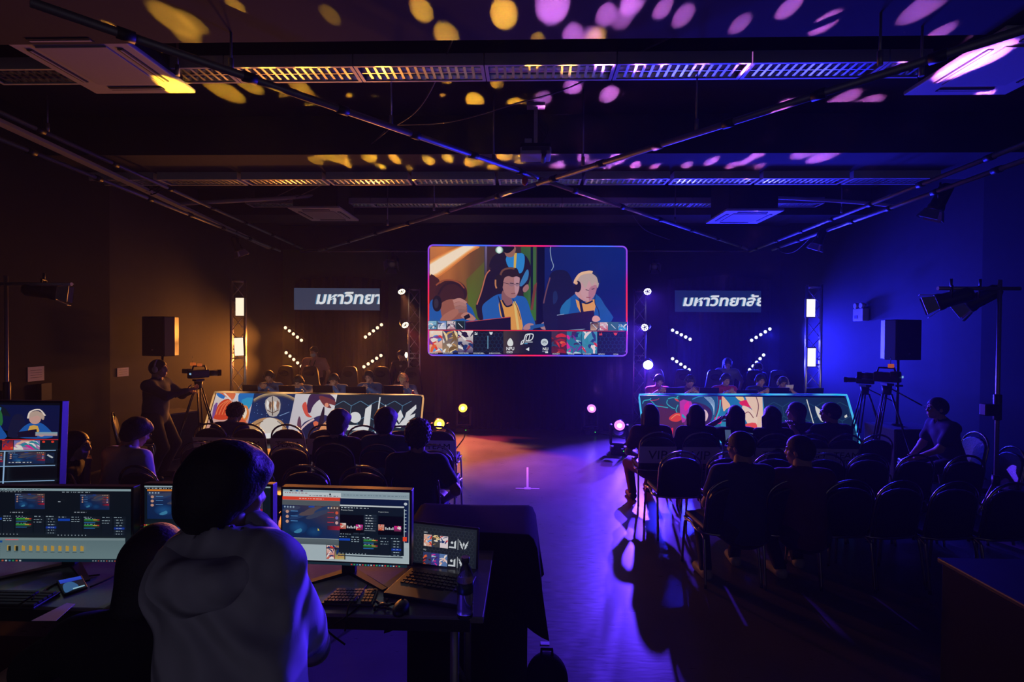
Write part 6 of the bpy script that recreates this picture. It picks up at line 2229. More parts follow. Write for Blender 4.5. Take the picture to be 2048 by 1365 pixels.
t, c = light_stand(2000, 560, 5.45, 'tall steel light stand at the right edge')
spotlight(at(1902, 598, 5.5), (-.75, .5, -.30), 'black spotlight leaning left, first on the right stand', .85, .02)
spotlight(at(1960, 598, 5.6), (-.5, .5, -.45), 'black spotlight with pale barn door, nearer the pole of the right stand', .85, .02)
t, c = light_stand(12, 552, 5.6, 'tall light stand at the left edge')
spotlight(at(88, 583, 5.7), (.8, .5, -.10), 'black spotlight with pale barn doors on the left stand', .85, .03)
spotlight(at(-40, 263, 5.2).lerp(at(560, 502, 11.6), .73) - Vector((0, 0, .22)), (.3, .4, -1), 'small spotlight clamped on the left wall pipes', .8, .16)
spotlight(at(1640, 476, 9.2), (-.3, .3, -1), 'small spotlight with pale doors under the right wall pipes, farther one', .8, .02)
spotlight(at(1880, 400, 6.6), (-.3, .3, -1), 'small spotlight with pale doors under the right wall pipes, nearer one', .9, .02)
spotlight(at(786, 524, 13.3), (.1, -.9, -.5), 'black spotlight on the pipe over the left ticker sign', 1.2, .30)
spotlight(at(1308, 530, 13.3), (-.1, -.9, -.5), 'black spotlight with blue glint right of the big screen top', .9, .35)

# ================================================================ wall pieces
c = at(1696, 626, 10.2)
t = thing('emergency_light', 'white emergency light box with two lamps on the right wall', 'emergency light', (XW - .07, c.y, c.z - .16))
MB().box((0, 0, .12), (.12, .30, .24)).build('battery_case', M_WHITE, t, bevel=.01)
for s in (-1, 1):
    MB().lathe([(.03, -.05), (.055, .0), (.055, .04), (.045, .045)], (-.02, s * .085, .30), Matrix.Rotation(R(-90), 3, 'Y'), 16).build('lamp_head', M_WHITE, t)
MB().box((-.062, .05, .08), (.004, .10, .06)).build('indicator_plate', M_SLOT, t)


def wall_sheet(px0, py0, px1, py1, Xw, name, label, cat, m, thick=.006, lines=None):
    def onwall(px, py):
        d = ray(px, py)
        return CAM + d * ((Xw - CAM.x) / d.x)
    a, b2 = onwall(px0, py0), onwall(px1, py1)
    t = thing(name, label, cat, (Xw, (a.y + b2.y) / 2, min(a.z, b2.z)))
    W, H = abs(a.y - b2.y), abs(a.z - b2.z)
    s = 1 if Xw < 0 else -1
    MB().box((s * thick / 2, 0, H / 2), (thick, W, H)).build('sheet', m, t)
    if lines:
        mb = MB()
        for k in range(lines):
            mb.box((s * (thick + .0006), 0, H * (.25 + .5 * k / max(lines - 1, 1))), (.001, W * .7, H * .03))
        mb.build('printing', mat('grey_print', (.2, .2, .22), .7, noise=.05), t)
    return t


wall_sheet(234, 737, 257, 752, -XW + .002, 'paper_notice', 'white paper notice on the left wall near the speaker', 'notice', M_PAPER, .004, 3)
wall_sheet(55, 735, 88, 761, -XW + .122, 'paper_notice', 'dim paper notice on the black left partition', 'notice', M_PAPER, .004, 4)
wall_sheet(74, 768, 95, 799, -XW + .122, 'switch_box', 'dark switch box under the dim notice at left', 'box', M_BLACK, .06)

# floor tape
M_TAPE = mat('pale_floor_tape', (.42, .38, .42), .7, noise=.1)
a = atz(1055, 978, 0)
mb = MB().box((a.x, a.y, .002), (.32, .03, .002)); mb.box((a.x, a.y, .0035), (.085, .10, .002)); mb.box((a.x, a.y + .55, .002), (.03, 1.1, .002))
tag(mb.build('tape_mark', M_TAPE), 'pale tape cross on the open floor in the middle of the hall', 'tape')
a = atz(1090, 1288, 0)
tag(MB().box((a.x, a.y, .002), (.06, .035, .003)).build('tape_piece', M_PAPER), 'small pale scrap of tape on the floor beside the cloth-covered table', 'tape')
for (pts, lab) in (([atz(1255, 900, .01), atz(1275, 898, .01), atz(1300, 905, .01), atz(1290, 890, .01)], 'black cable on the floor by the front violet moving head'),
                   ([atz(905, 905, .01), atz(925, 880, .01), atz(930, 868, .01)], 'black cable between the two yellow moving heads'),
                   ([atz(1195, 868, .01), atz(1225, 872, .01), atz(1262, 880, .01), atz(1275, 872, .01)], 'black cable behind the violet moving heads')):
    pipe_thing('floor_cable', pts, .008, M_MATTE, lab, 'cable', 6, 6)

# black equipment case at lower right
t = thing('equipment_case', 'large black equipment case at the lower right corner', 'case', (3.05, 2.55, 0))
MB().box((0, 0, .42), (1.45, .8, .78)).build('case', M_MATTE, t, bevel=.01)
MB().box((0, 0, .825), (1.48, .83, .03)).build('lid', M_BLACK, t, bevel=.008)
for s in (-1, 1):
    MB().box((s * .4, -.41, .55), (.16, .02, .09)).build('handle', M_STEEL, t, bevel=.008)
for sx in (-1, 1):
    for sy in (-1, 1):
        MB().cyl((sx * .6 - .02, sy * .3, .025), (sx * .6 + .02, sy * .3, .025), .03, n=12).build('caster', M_BLACK, t)
# ================================================================ control desk in the foreground
TZ = 1.0
M_TOP = mat('grey_laminate_top', (.20, .185, .20), .22, noise=.12, nscale=60)
xr = atz(965, 1246, TZ).x
t = thing('control_desk', 'long grey-topped control desk full of screens in the foreground', 'desk', (-1.6, 2.25, .25))
MB().box(((xr - 3.0) / 2, 2.255, TZ - .0125), (xr + 3.0, .61, .025)).build('desk_top', M_TOP, t, world=True, bevel=.003)
MB().box(((xr - 3.0) / 2, 1.957, TZ - .035), (xr + 2.9, .02, .045)).build('front_rail', M_BLACK, t, world=True)
for x in (-2.9, -1.45, xr - .12):
    for y in (2.03, 2.48):
        MB().cyl((x, y, .25), (x, y, TZ - .025), .018, n=10).build('leg', M_STEEL, t, world=True)
for x in (-1.45, xr - .12):
    MB().cyl((x, 2.06, .75), (x, 2.45, .40), .011, n=8).build('brace', M_STEEL, t, world=True)


def slab_screen(name, label, cat, q, thick, draw, W, H, border, foot, strength=.8, mcase=None, quadmap=True, powerled=None):
    """flat display with corners q (TL, TR, BR, BL), casing around it and the picture on its front"""
    q = [Vector(p) for p in q]
    n = (q[1] - q[0]).cross(q[3] - q[0]).normalized()
    if n.dot(CAM - q[0]) < 0: n = -n
    cx = (q[2] + q[3]) / 2
    t = thing(name, label, cat, (cx.x, cx.y + .05, foot))
    c = sum(q, Vector()) / 4
    ex, ey = (q[1] - q[0]).normalized(), (q[3] - q[0]).normalized()
    o = [q[0] - ex * border - ey * border, q[1] + ex * border - ey * border, q[2] + ex * border + ey * border, q[3] - ex * border + ey * border]
    MB().hexa([p - n * .0006 for p in o], [p - n * thick for p in o]).build('casing', mcase or M_BLACK, t, world=True, bevel=.003)
    P = Pic(quad_map(q, W, H, .00012))
    draw(P, W, H)
    P.build('display', pic_mat('display_%d' % int(strength * 100), strength), t)
    return t, q, n


def stand_for(t, q, n, foot, width=.22):
    b = (q[2] + q[3]) / 2 - n * .035
    MB().box((b.x, b.y + .01, (b.z + .06 + foot) / 2 + .004), (.06, .03, b.z + .06 - foot - .012)).build('stand_neck', M_BLACK, t, world=True, bevel=.004)
    mb = MB()
    for s in (-1, 1):
        p, r = Vector((b.x, b.y + .03, foot + .008)), Vector((b.x + s * width * .9, b.y - .13, foot + .008))
        d = (r - p).normalized(); k = Vector((-d.y, d.x, 0)) * .02
        mb.hexa([p - k - Vector((0, 0, .008)), p + k - Vector((0, 0, .008)), r + k * .6 - Vector((0, 0, .008)), r - k * .6 - Vector((0, 0, .008))],
                [p - k + Vector((0, 0, .008)), p + k + Vector((0, 0, .008)), r + k * .6, r - k * .6])
    mb.build('stand_foot', M_BLACK, t, world=True)


GAME = [(18, 34, 66), (66, 50, 56), (36, 60, 110), (14, 40, 80)]


def game_view(P, x0, y0, x1, y1):
    W, H = x1 - x0, y1 - y0
    P.poly([(x0, y0), (x1, y0), (x1, y1), (x0, y1)], [(24, 44, 84), (84, 62, 60), (24, 44, 88), (10, 36, 80)])
    rnd = random.Random(int(x0 * 7 + y0))
    for k in range(7):
        a, b2 = x0 + W * rnd.uniform(.15, .7), y0 + H * rnd.uniform(.08, .42)
        P.ell(min(a, x1 - W * .2), b2, W * .16, H * .07, ((58, 66, 92), (86, 74, 80), (36, 60, 104))[k % 3], rnd.uniform(-.4, .1), 14)
    P.ell(x0 + W * .28, y0 + H * .68, W * .16, H * .20, (30, 84, 140), n=16, edge=(16, 48, 96))
    P.poly([(x0 + W * .20, y0 + H * .82), (x0 + W * .32, y0 + H * .70), (x0 + W * .34, y0 + H * .80), (x0 + W * .26, y0 + H * .86)], (60, 130, 170), 2)
    P.ell(x0 + W * .55, y0 + H * .8, W * .14, H * .16, (26, 70, 120), n=14, edge=(12, 44, 90))
    for k in range(3):
        yy = y0 + H * (.20 + .15 * k)
        P.ell(x0 + W * .09, yy, W * .028, H * .05, (200, 150, 130), n=10)
        P.rect(x0 + W * .15, yy - H * .03, x0 + W * (.27), yy - H * .01, (80, 140, 200))
        P.ell(x1 - W * .06, yy, W * .026, H * .05, ((220, 90, 60), (120, 110, 190), (210, 170, 170))[k], n=10)
        P.rect(x1 - W * .22, yy - H * .02, x1 - W * .11, yy, (190, 50, 60))
    P.rect(x1 - W * .22, y0 + H * .60, x1, y0 + H * .72, (60, 30, 50), (170, 30, 56), True)
    for k in range(4):
        P.ell(x0 + W * (.05 + .05 * k), y0 + H * .05, W * .016, H * .03, (150, 170, 190), n=8)
        P.ell(x1 - W * (.05 + .05 * k), y0 + H * .05, W * .016, H * .03, (190, 170, 150), n=8)
    P.rect(x0 + W * .46, y0, x0 + W * .56, y0 + H * .05, (30, 70, 170))


def tiny(P, x0, y, x1, col, h=1.6, seed=0, gap=.35):
    """row of small word-like dashes"""
    rnd = random.Random(seed + int(x0 * 3 + y * 11))
    x = x0
    while x < x1:
        w_ = rnd.uniform(1.5, 6)
        P.rect(x, y, min(x + w_, x1), y + h, col)
        x += w_ + rnd.uniform(1.2, 4)


def mixer_row(P, x0, x1, y0, y1, sd=0):
    W = x1 - x0
    for k, f in enumerate((0, .19, .37, .64, .81)):
        a = x0 + W * f
        b2 = x0 + W * ((.185, .36, .63, .80, 1)[k]) - 1
        P.rect(a, y0, b2, y1, (18, 28, 40))
        tiny(P, a + 1, y0 + 1.5, a + min(16, W * .12), (170, 190, 200), 1.3, sd)
    P.rect(x0 + 1, y0 + 5, x0 + W * .18, y0 + 9.5, (20, 70, 190))
    tiny(P, x0 + W * .2, y0 + 6, x0 + W * .32, (160, 180, 190), 1.3, sd + 1)
    tiny(P, x0 + W * .2, y0 + 10, x0 + W * .32, (160, 180, 190), 1.3, sd + 2)
    for k in range(2):
        yy = y0 + 6 + 11 * k
        P.rect(x0 + W * .39, yy, x0 + W * .52, yy + 2, (60, 180, 70)); P.rect(x0 + W * .52, yy, x0 + W * .58, yy + 2, (200, 180, 60)); P.rect(x0 + W * .58, yy, x0 + W * .61, yy + 2, (210, 60, 50))
        P.rect(x0 + W * .39, yy + 3.4, x0 + W * .61, yy + 4.4, (60, 120, 70))
        P.rect(x0 + W * .39, yy + 6, x0 + W * .55, yy + 7, (50, 130, 210))
        tiny(P, x0 + W * .40, yy - 2.2, x0 + W * .55, (150, 170, 180), 1.1, sd + 3)
    for k in range(6):
        yy = y0 + 5 + 5.5 * k
        P.rect(x0 + W * .83, yy, x0 + W * .98, yy + 4, (24, 60, 170) if k == 3 else (30, 42, 56))
        tiny(P, x0 + W * .86, yy + 1.3, x0 + W * .95, (170, 190, 200), 1.2, sd + k)
    tiny(P, x0 + W * .66, y0 + 7, x0 + W * .78, (150, 170, 180), 1.3, sd + 9)
    tiny(P, x0 + W * .66, y0 + 12, x0 + W * .78, (150, 170, 180), 1.3, sd + 8)
    for k in range(9): P.rect(x0 + W * (.02 + .05 * k), y1 - 4, x0 + W * (.035 + .05 * k), y1 - 2.2, (150, 165, 175))


def draw_m1(P, W, H):
    P.rect(0, 0, W, H, (10, 20, 30))
    P.rect(0, 0, W, 4.5, (150, 176, 184))
    tiny(P, 6, 1.4, W * .35, (60, 80, 90), 1.4)
    P.rect(0, 4.5, W, 94, (12, 22, 32))
    tiny(P, 4, 6, 60, (150, 165, 175), 1.3, 5); tiny(P, 140, 6, 196, (150, 165, 175), 1.3, 6)
    game_view(P, 46, 10, 106, 41); game_view(P, 178, 10, 236, 41)
    tiny(P, 40, 46, 66, (170, 180, 190), 1.6, 3); tiny(P, 168, 45, 192, (170, 180, 190), 1.6, 4)
    P.rect(136, 24, 141, 25.4, (170, 180, 190))
    mixer_row(P, 0, 138, 52, 92, 1); mixer_row(P, 140, W, 52, 92, 7)
    P.rect(0, 94, W, 136, (104, 128, 134), (116, 142, 146))
    P.rect(0, 94, W, 99, (130, 152, 156)); P.rect(14, 100, 34, 104, (20, 80, 160)); P.rect(40, 97, 66, 99, (220, 120, 130))
    for k in range(7): P.rect(19, 108 + 3.6 * k, 30, 109.3 + 3.6 * k, (70, 90, 96))
    for k in range(11):
        x = 44 + 14.6 * k
        P.rect(x, 110, x + 6.4, 119.5, (196, 158, 70)); P.rect(x + .6, 109, x + 3, 110, (210, 176, 90))
        if k < 2: P.rect(x + 2.4, 110.6, x + 7.6, 120, (26, 40, 36))
        P.rect(x - 1, 121.6, x + 7.4, 122.6, (70, 92, 98))
    P.rect(0, 136, W, H, (14, 40, 56))
    for k in range(9): P.rect(14 + 7 * k, 137.2, 18 + 7 * k, 140, ((190, 200, 205), (60, 140, 170), (50, 150, 90), (200, 90, 60))[k % 4])
    for k in range(10): P.rect(W - 62 + 5.4 * k, 137.4, W - 59.4 + 5.4 * k, 139.6, ((150, 160, 170), (190, 80, 60))[k % 3 == 2])


def draw_m2(P, W, H):
    P.rect(0, 0, W, H, (10, 24, 34))
    P.rect(0, 0, W, 3, (150, 170, 176)); tiny(P, 3, 4.5, 60, (170, 180, 190), 1.3, 2)
    P.rect(6, 7, W * .46, 10.5, (226, 130, 40)); P.rect(W * .55, 7, W - 16, 10.5, (50, 160, 50))
    game_view(P, 6, 11, W * .5, 66); game_view(P, W * .52, 11, W - 14, 66)
    for k in range(6): P.rect(2 + 4 * k, 76, 5 + 4 * k, 79, ((200, 50, 50), (190, 150, 60), (50, 140, 60), (60, 90, 190), (30, 60, 150), (130, 60, 150))[k])
    for k in range(4):
        x = 2 + 27 * k
        P.rect(x, 79.5, x + 26, 83, ((40, 140, 50), (226, 130, 40), (20, 60, 130), (20, 60, 130))[k])
        game_view(P, x + 1, 83.5, x + 25, 92); tiny(P, x + 2, 93.5, x + 24, (120, 160, 190), 1.3, k)
        P.rect(x + 25, 84, x + 26.4, 94, (60, 190, 80))
    P.rect(110, 78, 124, 98, (30, 90, 150)); P.rect(0, 99, W, H, (12, 60, 72), (10, 48, 60))


def draw_m3(P, W, H):
    P.rect(0, 0, W, H, (176, 190, 196))
    P.rect(0, 0, W, 4.5, (150, 170, 178))
    for k, c_ in ((14, (40, 50, 60)), (26, (30, 90, 150)), (36, (70, 40, 80))): P.rect(k, 1, k + 5, 3.4, c_)
    P.rect(0, 4.5, 118, 13.5, (196, 206, 210)); P.rect(118, 4.5, W, 13.5, (140, 160, 170))
    P.ell(96, 8, 2, 2, (30, 40, 50), n=10)
    tiny(P, 4, 6, 50, (150, 60, 70), 1.2, 1); tiny(P, 54, 10.5, 112, (90, 100, 110), 1.4, 2); tiny(P, 124, 7, W - 6, (100, 120, 130), 1.3, 3)
    P.rect(0, 13.5, 118, 20.5, (226, 66, 40)); tiny(P, 34, 16.3, 84, (250, 190, 170), 1.6, 4)
    P.rect(0, 20.5, 118, 31, (84, 92, 98)); game_view(P, 0, 31, 118, 98); P.rect(0, 98, 118, 110, (92, 104, 110), (80, 92, 98))
    P.poly([(73, 76), (73, 82), (74.6, 80.6), (76.6, 82)], (240, 220, 80))
    P.rect(0, 110, W, 140, (170, 186, 192)); P.rect(118, 13.5, W, 32, (10, 26, 60)); P.rect(W - 8, 13.5, W, 100, (10, 30, 70))
    P.rect(90, 110, 129, 138.5, (10, 12, 18))
    tile(P, 91, 110.5, 109, 116, (WH, OR), [RE, NV, WH], 51, 5); tile(P, 110, 110.5, 127, 116, (GD, NV), [GD, WH, NV], 52, 5)
    tile(P, 91, 117, 107.5, 138, ((226, 190, 180), (200, 80, 60)), [RE, VI, WH, NV], 53, 8); tile(P, 108.5, 117, 127.5, 138, ((30, 40, 60), (200, 180, 110)), [GD, (230, 220, 160), NV], 54, 8)
    # mixing program window
    P.rect(118, 26, W - 9, 126, (14, 26, 38)); P.rect(118, 26, W - 9, 29, (196, 204, 208)); tiny(P, 121, 31, 176, (190, 200, 205), 1.5, 6)
    P.text('Preview Scene', 121, 35, 145, 37.8, (200, 208, 212)); P.text('Program Scene', 196, 37, 216, 39.8, (200, 208, 212))
    for x0, x1 in ((119, 166), (196, 246)):
        P.rect(x0, 46, x1, 84, (4, 6, 12))
        tile(P, x0, 63, x0 + 12, 75, ((220, 170, 150), (180, 90, 70)), [WH, RE, OR], int(x0), 6)
        for k in range(5): P.rect(x0 + 14 + 3.6 * k, 68 + (k % 2) * 2, x0 + 16.4 + 3.6 * k, 73, (200, 206, 210))
        tile(P, x0 + 32, 65, x0 + 46, 76, (MG, (90, 40, 60)), [RE, TL, WH], int(x0) + 1, 6)
    for k in range(6):
        P.rect(168, 43.5 + 5.2 * k, 193, 47.4 + 5.2 * k, (34, 46, 60)); tiny(P, 171, 44.8 + 5.2 * k, 186, (190, 198, 204), 1.4, k)
    P.rect(169, 75, 191, 76, (150, 160, 170))
    tiny(P, 121, 83, 142, (150, 165, 175), 1.3, 9); P.rect(147, 80.5, 158, 84, (34, 46, 60)); P.rect(160, 80.5, 170, 84, (34, 46, 60))
    mixer_row(P, 118, W - 10, 87, 124, 11)
    P.rect(W - 9, 84, W - 1, 92.5, (236, 70, 34)); P.rect(118, 124.6, W - 9, 126.6, (30, 44, 58))
    P.ell(W - 4, 18, 3.5, 3, (190, 200, 210), n=8)
    for k in range(7): P.rect(W - 7, 30 + 7 * k, W - 2, 31.6 + 7 * k, (170, 186, 196))
    P.rect(0, 140, W, H, (24, 44, 56))
    P.rect(40, 139, 44, 142, (220, 50, 40))
    for k in range(18): P.rect(W - 112 + 5.6 * k, 141.3, W - 109 + 5.6 * k, 143.8, ((220, 60, 50), (190, 200, 205), (60, 130, 190), (60, 170, 100))[(k * 7) % 4])


def draw_lap(P, W, H):
    P.rect(0, 0, W, H, (30, 36, 42), (22, 28, 36))
    P.hexes(3, 3, W - 3, H - 2, 4.2, (54, 62, 70), .45)
    P.text('NPU', 22, 14.5, 29, 17.5, (200, 205, 210)); P.text('NU', 22, 50, 27, 53, (200, 205, 210))
    for r_, pal in ((20, (((220, 170, 150), [OR, WH, (60, 150, 220), RE]), ((60, 60, 60), [GD, WH, NV, (240, 214, 160)]), ((226, 210, 214), [VI, NV, WH, RE]))),
                    (56, (((50, 60, 100), [RE, (70, 26, 30), OR]), ((60, 60, 140), [VI, TL, MG, (180, 210, 220)]), ((90, 120, 170), [WH, SK, TL, (236, 214, 210)])))):
        for k in range(3):
            tile(P, 22 + 16.6 * k, r_, 38 + 16.6 * k, r_ + 24, (pal[k][0], pal[k][0]), pal[k][1], 60 + k + r_, 9)
        y = r_ + 3
        W_ = (206, 212, 216)
        P.ell(79.5, y + 8, 2.6, 2.6, W_, n=12); P.poly([(74, y + 16), (84, y + 16), (84, y + 6), (87.5, y + 3), (87.5, y + 19), (73, y + 19)], W_)
        P.line([(91.5, y - 1), (91.5, y + 21)], .9, W_)
        for s in (-1, 1):
            P.poly([(103 + s * 1.2, y + 19), (103 + s * 3, y + 10), (103 + s * 9, y + 1), (103 + s * 8.6, y + 6), (103 + s * 6, y + 8), (103 + s * 8, y + 8.6), (103 + s * 6.8, y + 12), (103 + s * 4.4, y + 12.6), (103 + s * 6, y + 14), (103 + s * 4, y + 17)], W_)
        P.poly([(103, y + 4), (105, y + 9), (103, y + 14), (101, y + 9)], W_)


Ym = 2.26
slab = []
q = [at(-14, 977, Ym), at(262, 979, Ym), at(262, 1118, Ym - .01), at(-14, 1117, Ym - .01)]
t, q2, n = slab_screen('monitor', 'computer monitor with folder window below a mixing program, left of the desk', 'monitor', q, .045, draw_m1, 276, 141, .010, TZ, .62)
stand_for(t, q2, n, TZ)
q = [at(289, 972, Ym + .06), at(541, 974, Ym + .06), at(541, 1106, Ym + .05), at(289, 1105, Ym + .05)]
t, q2, n = slab_screen('monitor', 'computer monitor behind the head of the hoodie person', 'monitor', q, .045, draw_m2, 252, 133, .010, TZ, .72)
stand_for(t, q2, n, TZ)
q = [at(566, 979, Ym - .03), at(819, 986, Ym - .03), at(818, 1129, Ym - .03), at(566, 1119, Ym - .03)]
t, q2, n = slab_screen('monitor', 'computer monitor with red browser bar and mixing program, right of the hoodie', 'monitor', q, .045, draw_m3, 256, 145, .010, TZ, .78)
stand_for(t, q2, n, TZ)

# laptop at the right end
Yl = 2.36
q = [at(827, 1047, Yl + .07), at(954, 1061, Yl + .04), at(951.5, 1141, Yl - .01), at(825, 1125, Yl + .02)]
t, q2, n = slab_screen('laptop', 'black laptop showing two team rows, beside the water bottle', 'laptop', q, .012, draw_lap, 128, 80, .010, TZ, .8)
b = [atz(824, 1138, TZ + .012), atz(953, 1157, TZ + .012), atz(922, 1216, TZ + .012), atz(766, 1190, TZ + .012)]
MB().hexa([p + Vector((0, 0, .008)) for p in b], [p - Vector((0, 0, .011)) for p in b]).build('keyboard_base', M_BLACK, t, world=True, bevel=.003)
kb = MB()
ex, ey = b[1] - b[0], b[3] - b[0]
for r_ in range(5):
    for k in range(14):
        u_, v_ = .06 + .88 * (k + .5) / 14, .10 + .52 * (r_ + .5) / 5
        p = b[0] * (1 - u_) * (1 - v_) + b[1] * u_ * (1 - v_) + b[2] * u_ * v_ + b[3] * (1 - u_) * v_
        kb.box(p + Vector((0, 0, .0095)), (.015, .013, .003), Matrix.Rotation(math.atan2(ex.y, ex.x), 3, 'Z'))
kb.build('keys', M_BLACK, t, world=True)
MB().box((b[0] * .2 + b[1] * .25 + b[2] * .3 + b[3] * .25) + Vector((0, 0, .0085)), (.09, .05, .001), Matrix.Rotation(math.atan2(ex.y, ex.x), 3, 'Z')).build('touchpad', M_MATTE, t, world=True)


def keyboard(q, label, rows=5, cols=17):
    c = sum(q, Vector()) / 4
    t = thing('keyboard', label, 'keyboard', c)
    MB().hexa([p + Vector((0, 0, .012)) for p in q], list(q)).build('frame', M_BLACK, t, world=True, bevel=.004)
    kb = MB()
    ex = q[1] - q[0]
    rot = Matrix.Rotation(math.atan2(ex.y, ex.x), 3, 'Z')
    for r_ in range(rows):
        for k in range(cols):
            if (k == cols - 4): continue
            u_, v_ = .03 + .94 * (k + .5) / cols, .06 + .88 * (r_ + .5) / rows
            p = q[0] * (1 - u_) * (1 - v_) + q[1] * u_ * (1 - v_) + q[2] * u_ * v_ + q[3] * (1 - u_) * v_
            kb.box(p + Vector((0, 0, .015)), (ex.length / cols * .84, .015, .007), rot)
    kb.build('keys', mat('dark_keycaps', (.035, .035, .04), .5, noise=.1), t, world=True)
    return t


keyboard([atz(676, 1183, TZ + .001), atz(757, 1184, TZ + .001), atz(745, 1216, TZ + .001), atz(640, 1214, TZ + .001)], 'black keyboard in front of the monitor with the red bar', 5, 13)
keyboard([atz(-30, 1186, TZ + .001), atz(122, 1189, TZ + .001), atz(66, 1222, TZ + .001), atz(-60, 1220, TZ + .001)], 'black keyboard at the left end of the control desk', 5, 16)
# mouse, phone, keys, bottle
c = atz(802, 1224, TZ)
t = thing('computer_mouse', 'black computer mouse on the control desk', 'mouse', c)
mb = MB()
add_surf(mb, surface([('ell', (0, 0, .012), (.031, .055, .026), None)], .006, .01, (), [((0, 0, .001), (0, 0, -1))]))
mb.build('shell', M_BLACK, t)
MB().cyl((-.004, .025, .034), (.004, .025, .034), .007, n=10).build('wheel', M_MATTE, t)
pipe_thing('mouse_cord', [c + Vector((0, .055, .01)), c + Vector((-.03, .10, .006)), c + Vector((-.10, .17, .006)), c + Vector((-.22, .28, .006))], .0022, M_MATTE, 'thin black cord running from the computer mouse to the monitor foot', 'cord', 6, 6)
q = [atz(117, 1162, TZ + .012), atz(161, 1153, TZ + .012), atz(172, 1173, TZ + .012), atz(130, 1186, TZ + .012)]
t = thing('phone', 'phone with glowing blue screen lying on the control desk', 'phone', sum(q, Vector()) / 4 - Vector((0, 0, .011)))
cq = sum(q, Vector()) / 4
qq = [cq + (p - cq) * 1.16 for p in q]
MB().hexa([p - Vector((0, 0, .001)) for p in qq], [p - Vector((0, 0, .010)) for p in qq]).build('case', M_BLACK, t, world=True, bevel=.003)
P = Pic(quad_map(q, 100, 60, .0002))
P.rect(0, 0, 100, 60, (8, 14, 30)); P.rect(0, 0, 100, 18, (40, 80, 220), (30, 60, 190)); P.poly([(0, 60), (10, 24), (50, 20), (70, 50), (30, 60)], (50, 100, 150), 3); P.rect(40, 52, 96, 58, (150, 200, 220))
P.build('display', pic_mat('display_70', .7), t)
c = atz(930, 1236, TZ + .001)
t = thing('water_bottle', 'clear ribbed water bottle with pale cap beside the laptop', 'bottle', c)
prof = [(.022, 0), (.029, .004), (.031, .012)]
for k in range(8): prof += [(.0315, .02 + .012 * k), (.0295, .026 + .012 * k)]
prof += [(.0315, .118), (.0315, .150), (.029, .165), (.020, .190), (.0125, .203), (.0125, .214)]
MB().lathe(prof, n=28).build('bottle', mat('clear_bottle_plastic', (.92, .94, .96), .05, trans=.95, noise=.01), t)
MB().lathe([(.0318, .10), (.0322, .10), (.0322, .142), (.0318, .142)], n=28).build('wrap_label', mat('dark_green_wrap', (.02, .06, .05), .4, trans=.3, noise=.1), t)
MB().cyl((0, 0, .212), (0, 0, .232), .0155, n=18).build('cap', mat('dull_green_cap', (.10, .12, .08), .5, noise=.05), t)
c = atz(766, 1212, TZ + .004)
mb = MB()
for k in range(5):
    a = k * 1.3
    p = c + Vector((.018 * math.cos(a), .014 * math.sin(a), 0))
    mb.tube([p, p + Vector((.02 * math.cos(a), .02 * math.sin(a), .008)), p + Vector((.03 * math.cos(a + .5), .03 * math.sin(a + .5), .002))], .005, 6)
mb.ell(c, (.022, .016, .010), nu=12, nv=8)
tag(mb.build('cable_clip', M_BLACK), 'small tangle of black adaptor plugs beside the computer mouse', 'adaptor')
for pts, lab in (([atz(735, 1170, TZ + .004), atz(710, 1200, TZ + .02), atz(697, 1215, TZ + .02), atz(693, 1245, TZ + .004), at(690, 1262, 1.94)], 'black cable over the keyboard and the desk edge'),
                 ([atz(750, 1180, TZ + .02), atz(705, 1225, TZ + .004), atz(668, 1250, TZ + .006), at(655, 1262, 1.94), at(690, 1290, 1.93)], 'second black cable hanging over the desk edge'),
                 ([atz(64, 1200, TZ + .02), atz(95, 1178, TZ + .004), atz(135, 1160, TZ + .004), atz(200, 1150, TZ + .004)], 'thin cable behind the phone on the desk'),
                 ([atz(180, 1175, TZ + .004), atz(215, 1160, TZ + .006), atz(250, 1142, TZ + .004)], 'black cable curling behind the person in black')):
    pipe_thing('desk_cable', pts, .0035, M_MATTE, lab, 'cable', 6, 6)
p0, p1, p2, p3 = atz(62, 1243, TZ + .001), atz(134, 1207, TZ + .001), atz(150, 1209, TZ + .001), atz(112, 1243, TZ + .001)
tag(MB().hexa([p + Vector((0, 0, .001)) for p in (p0, p1, p2, p3)], [p0, p1, p2, p3]).build('paper_sheet', M_PAPER), 'sheet of pale paper under the left keyboard', 'paper')


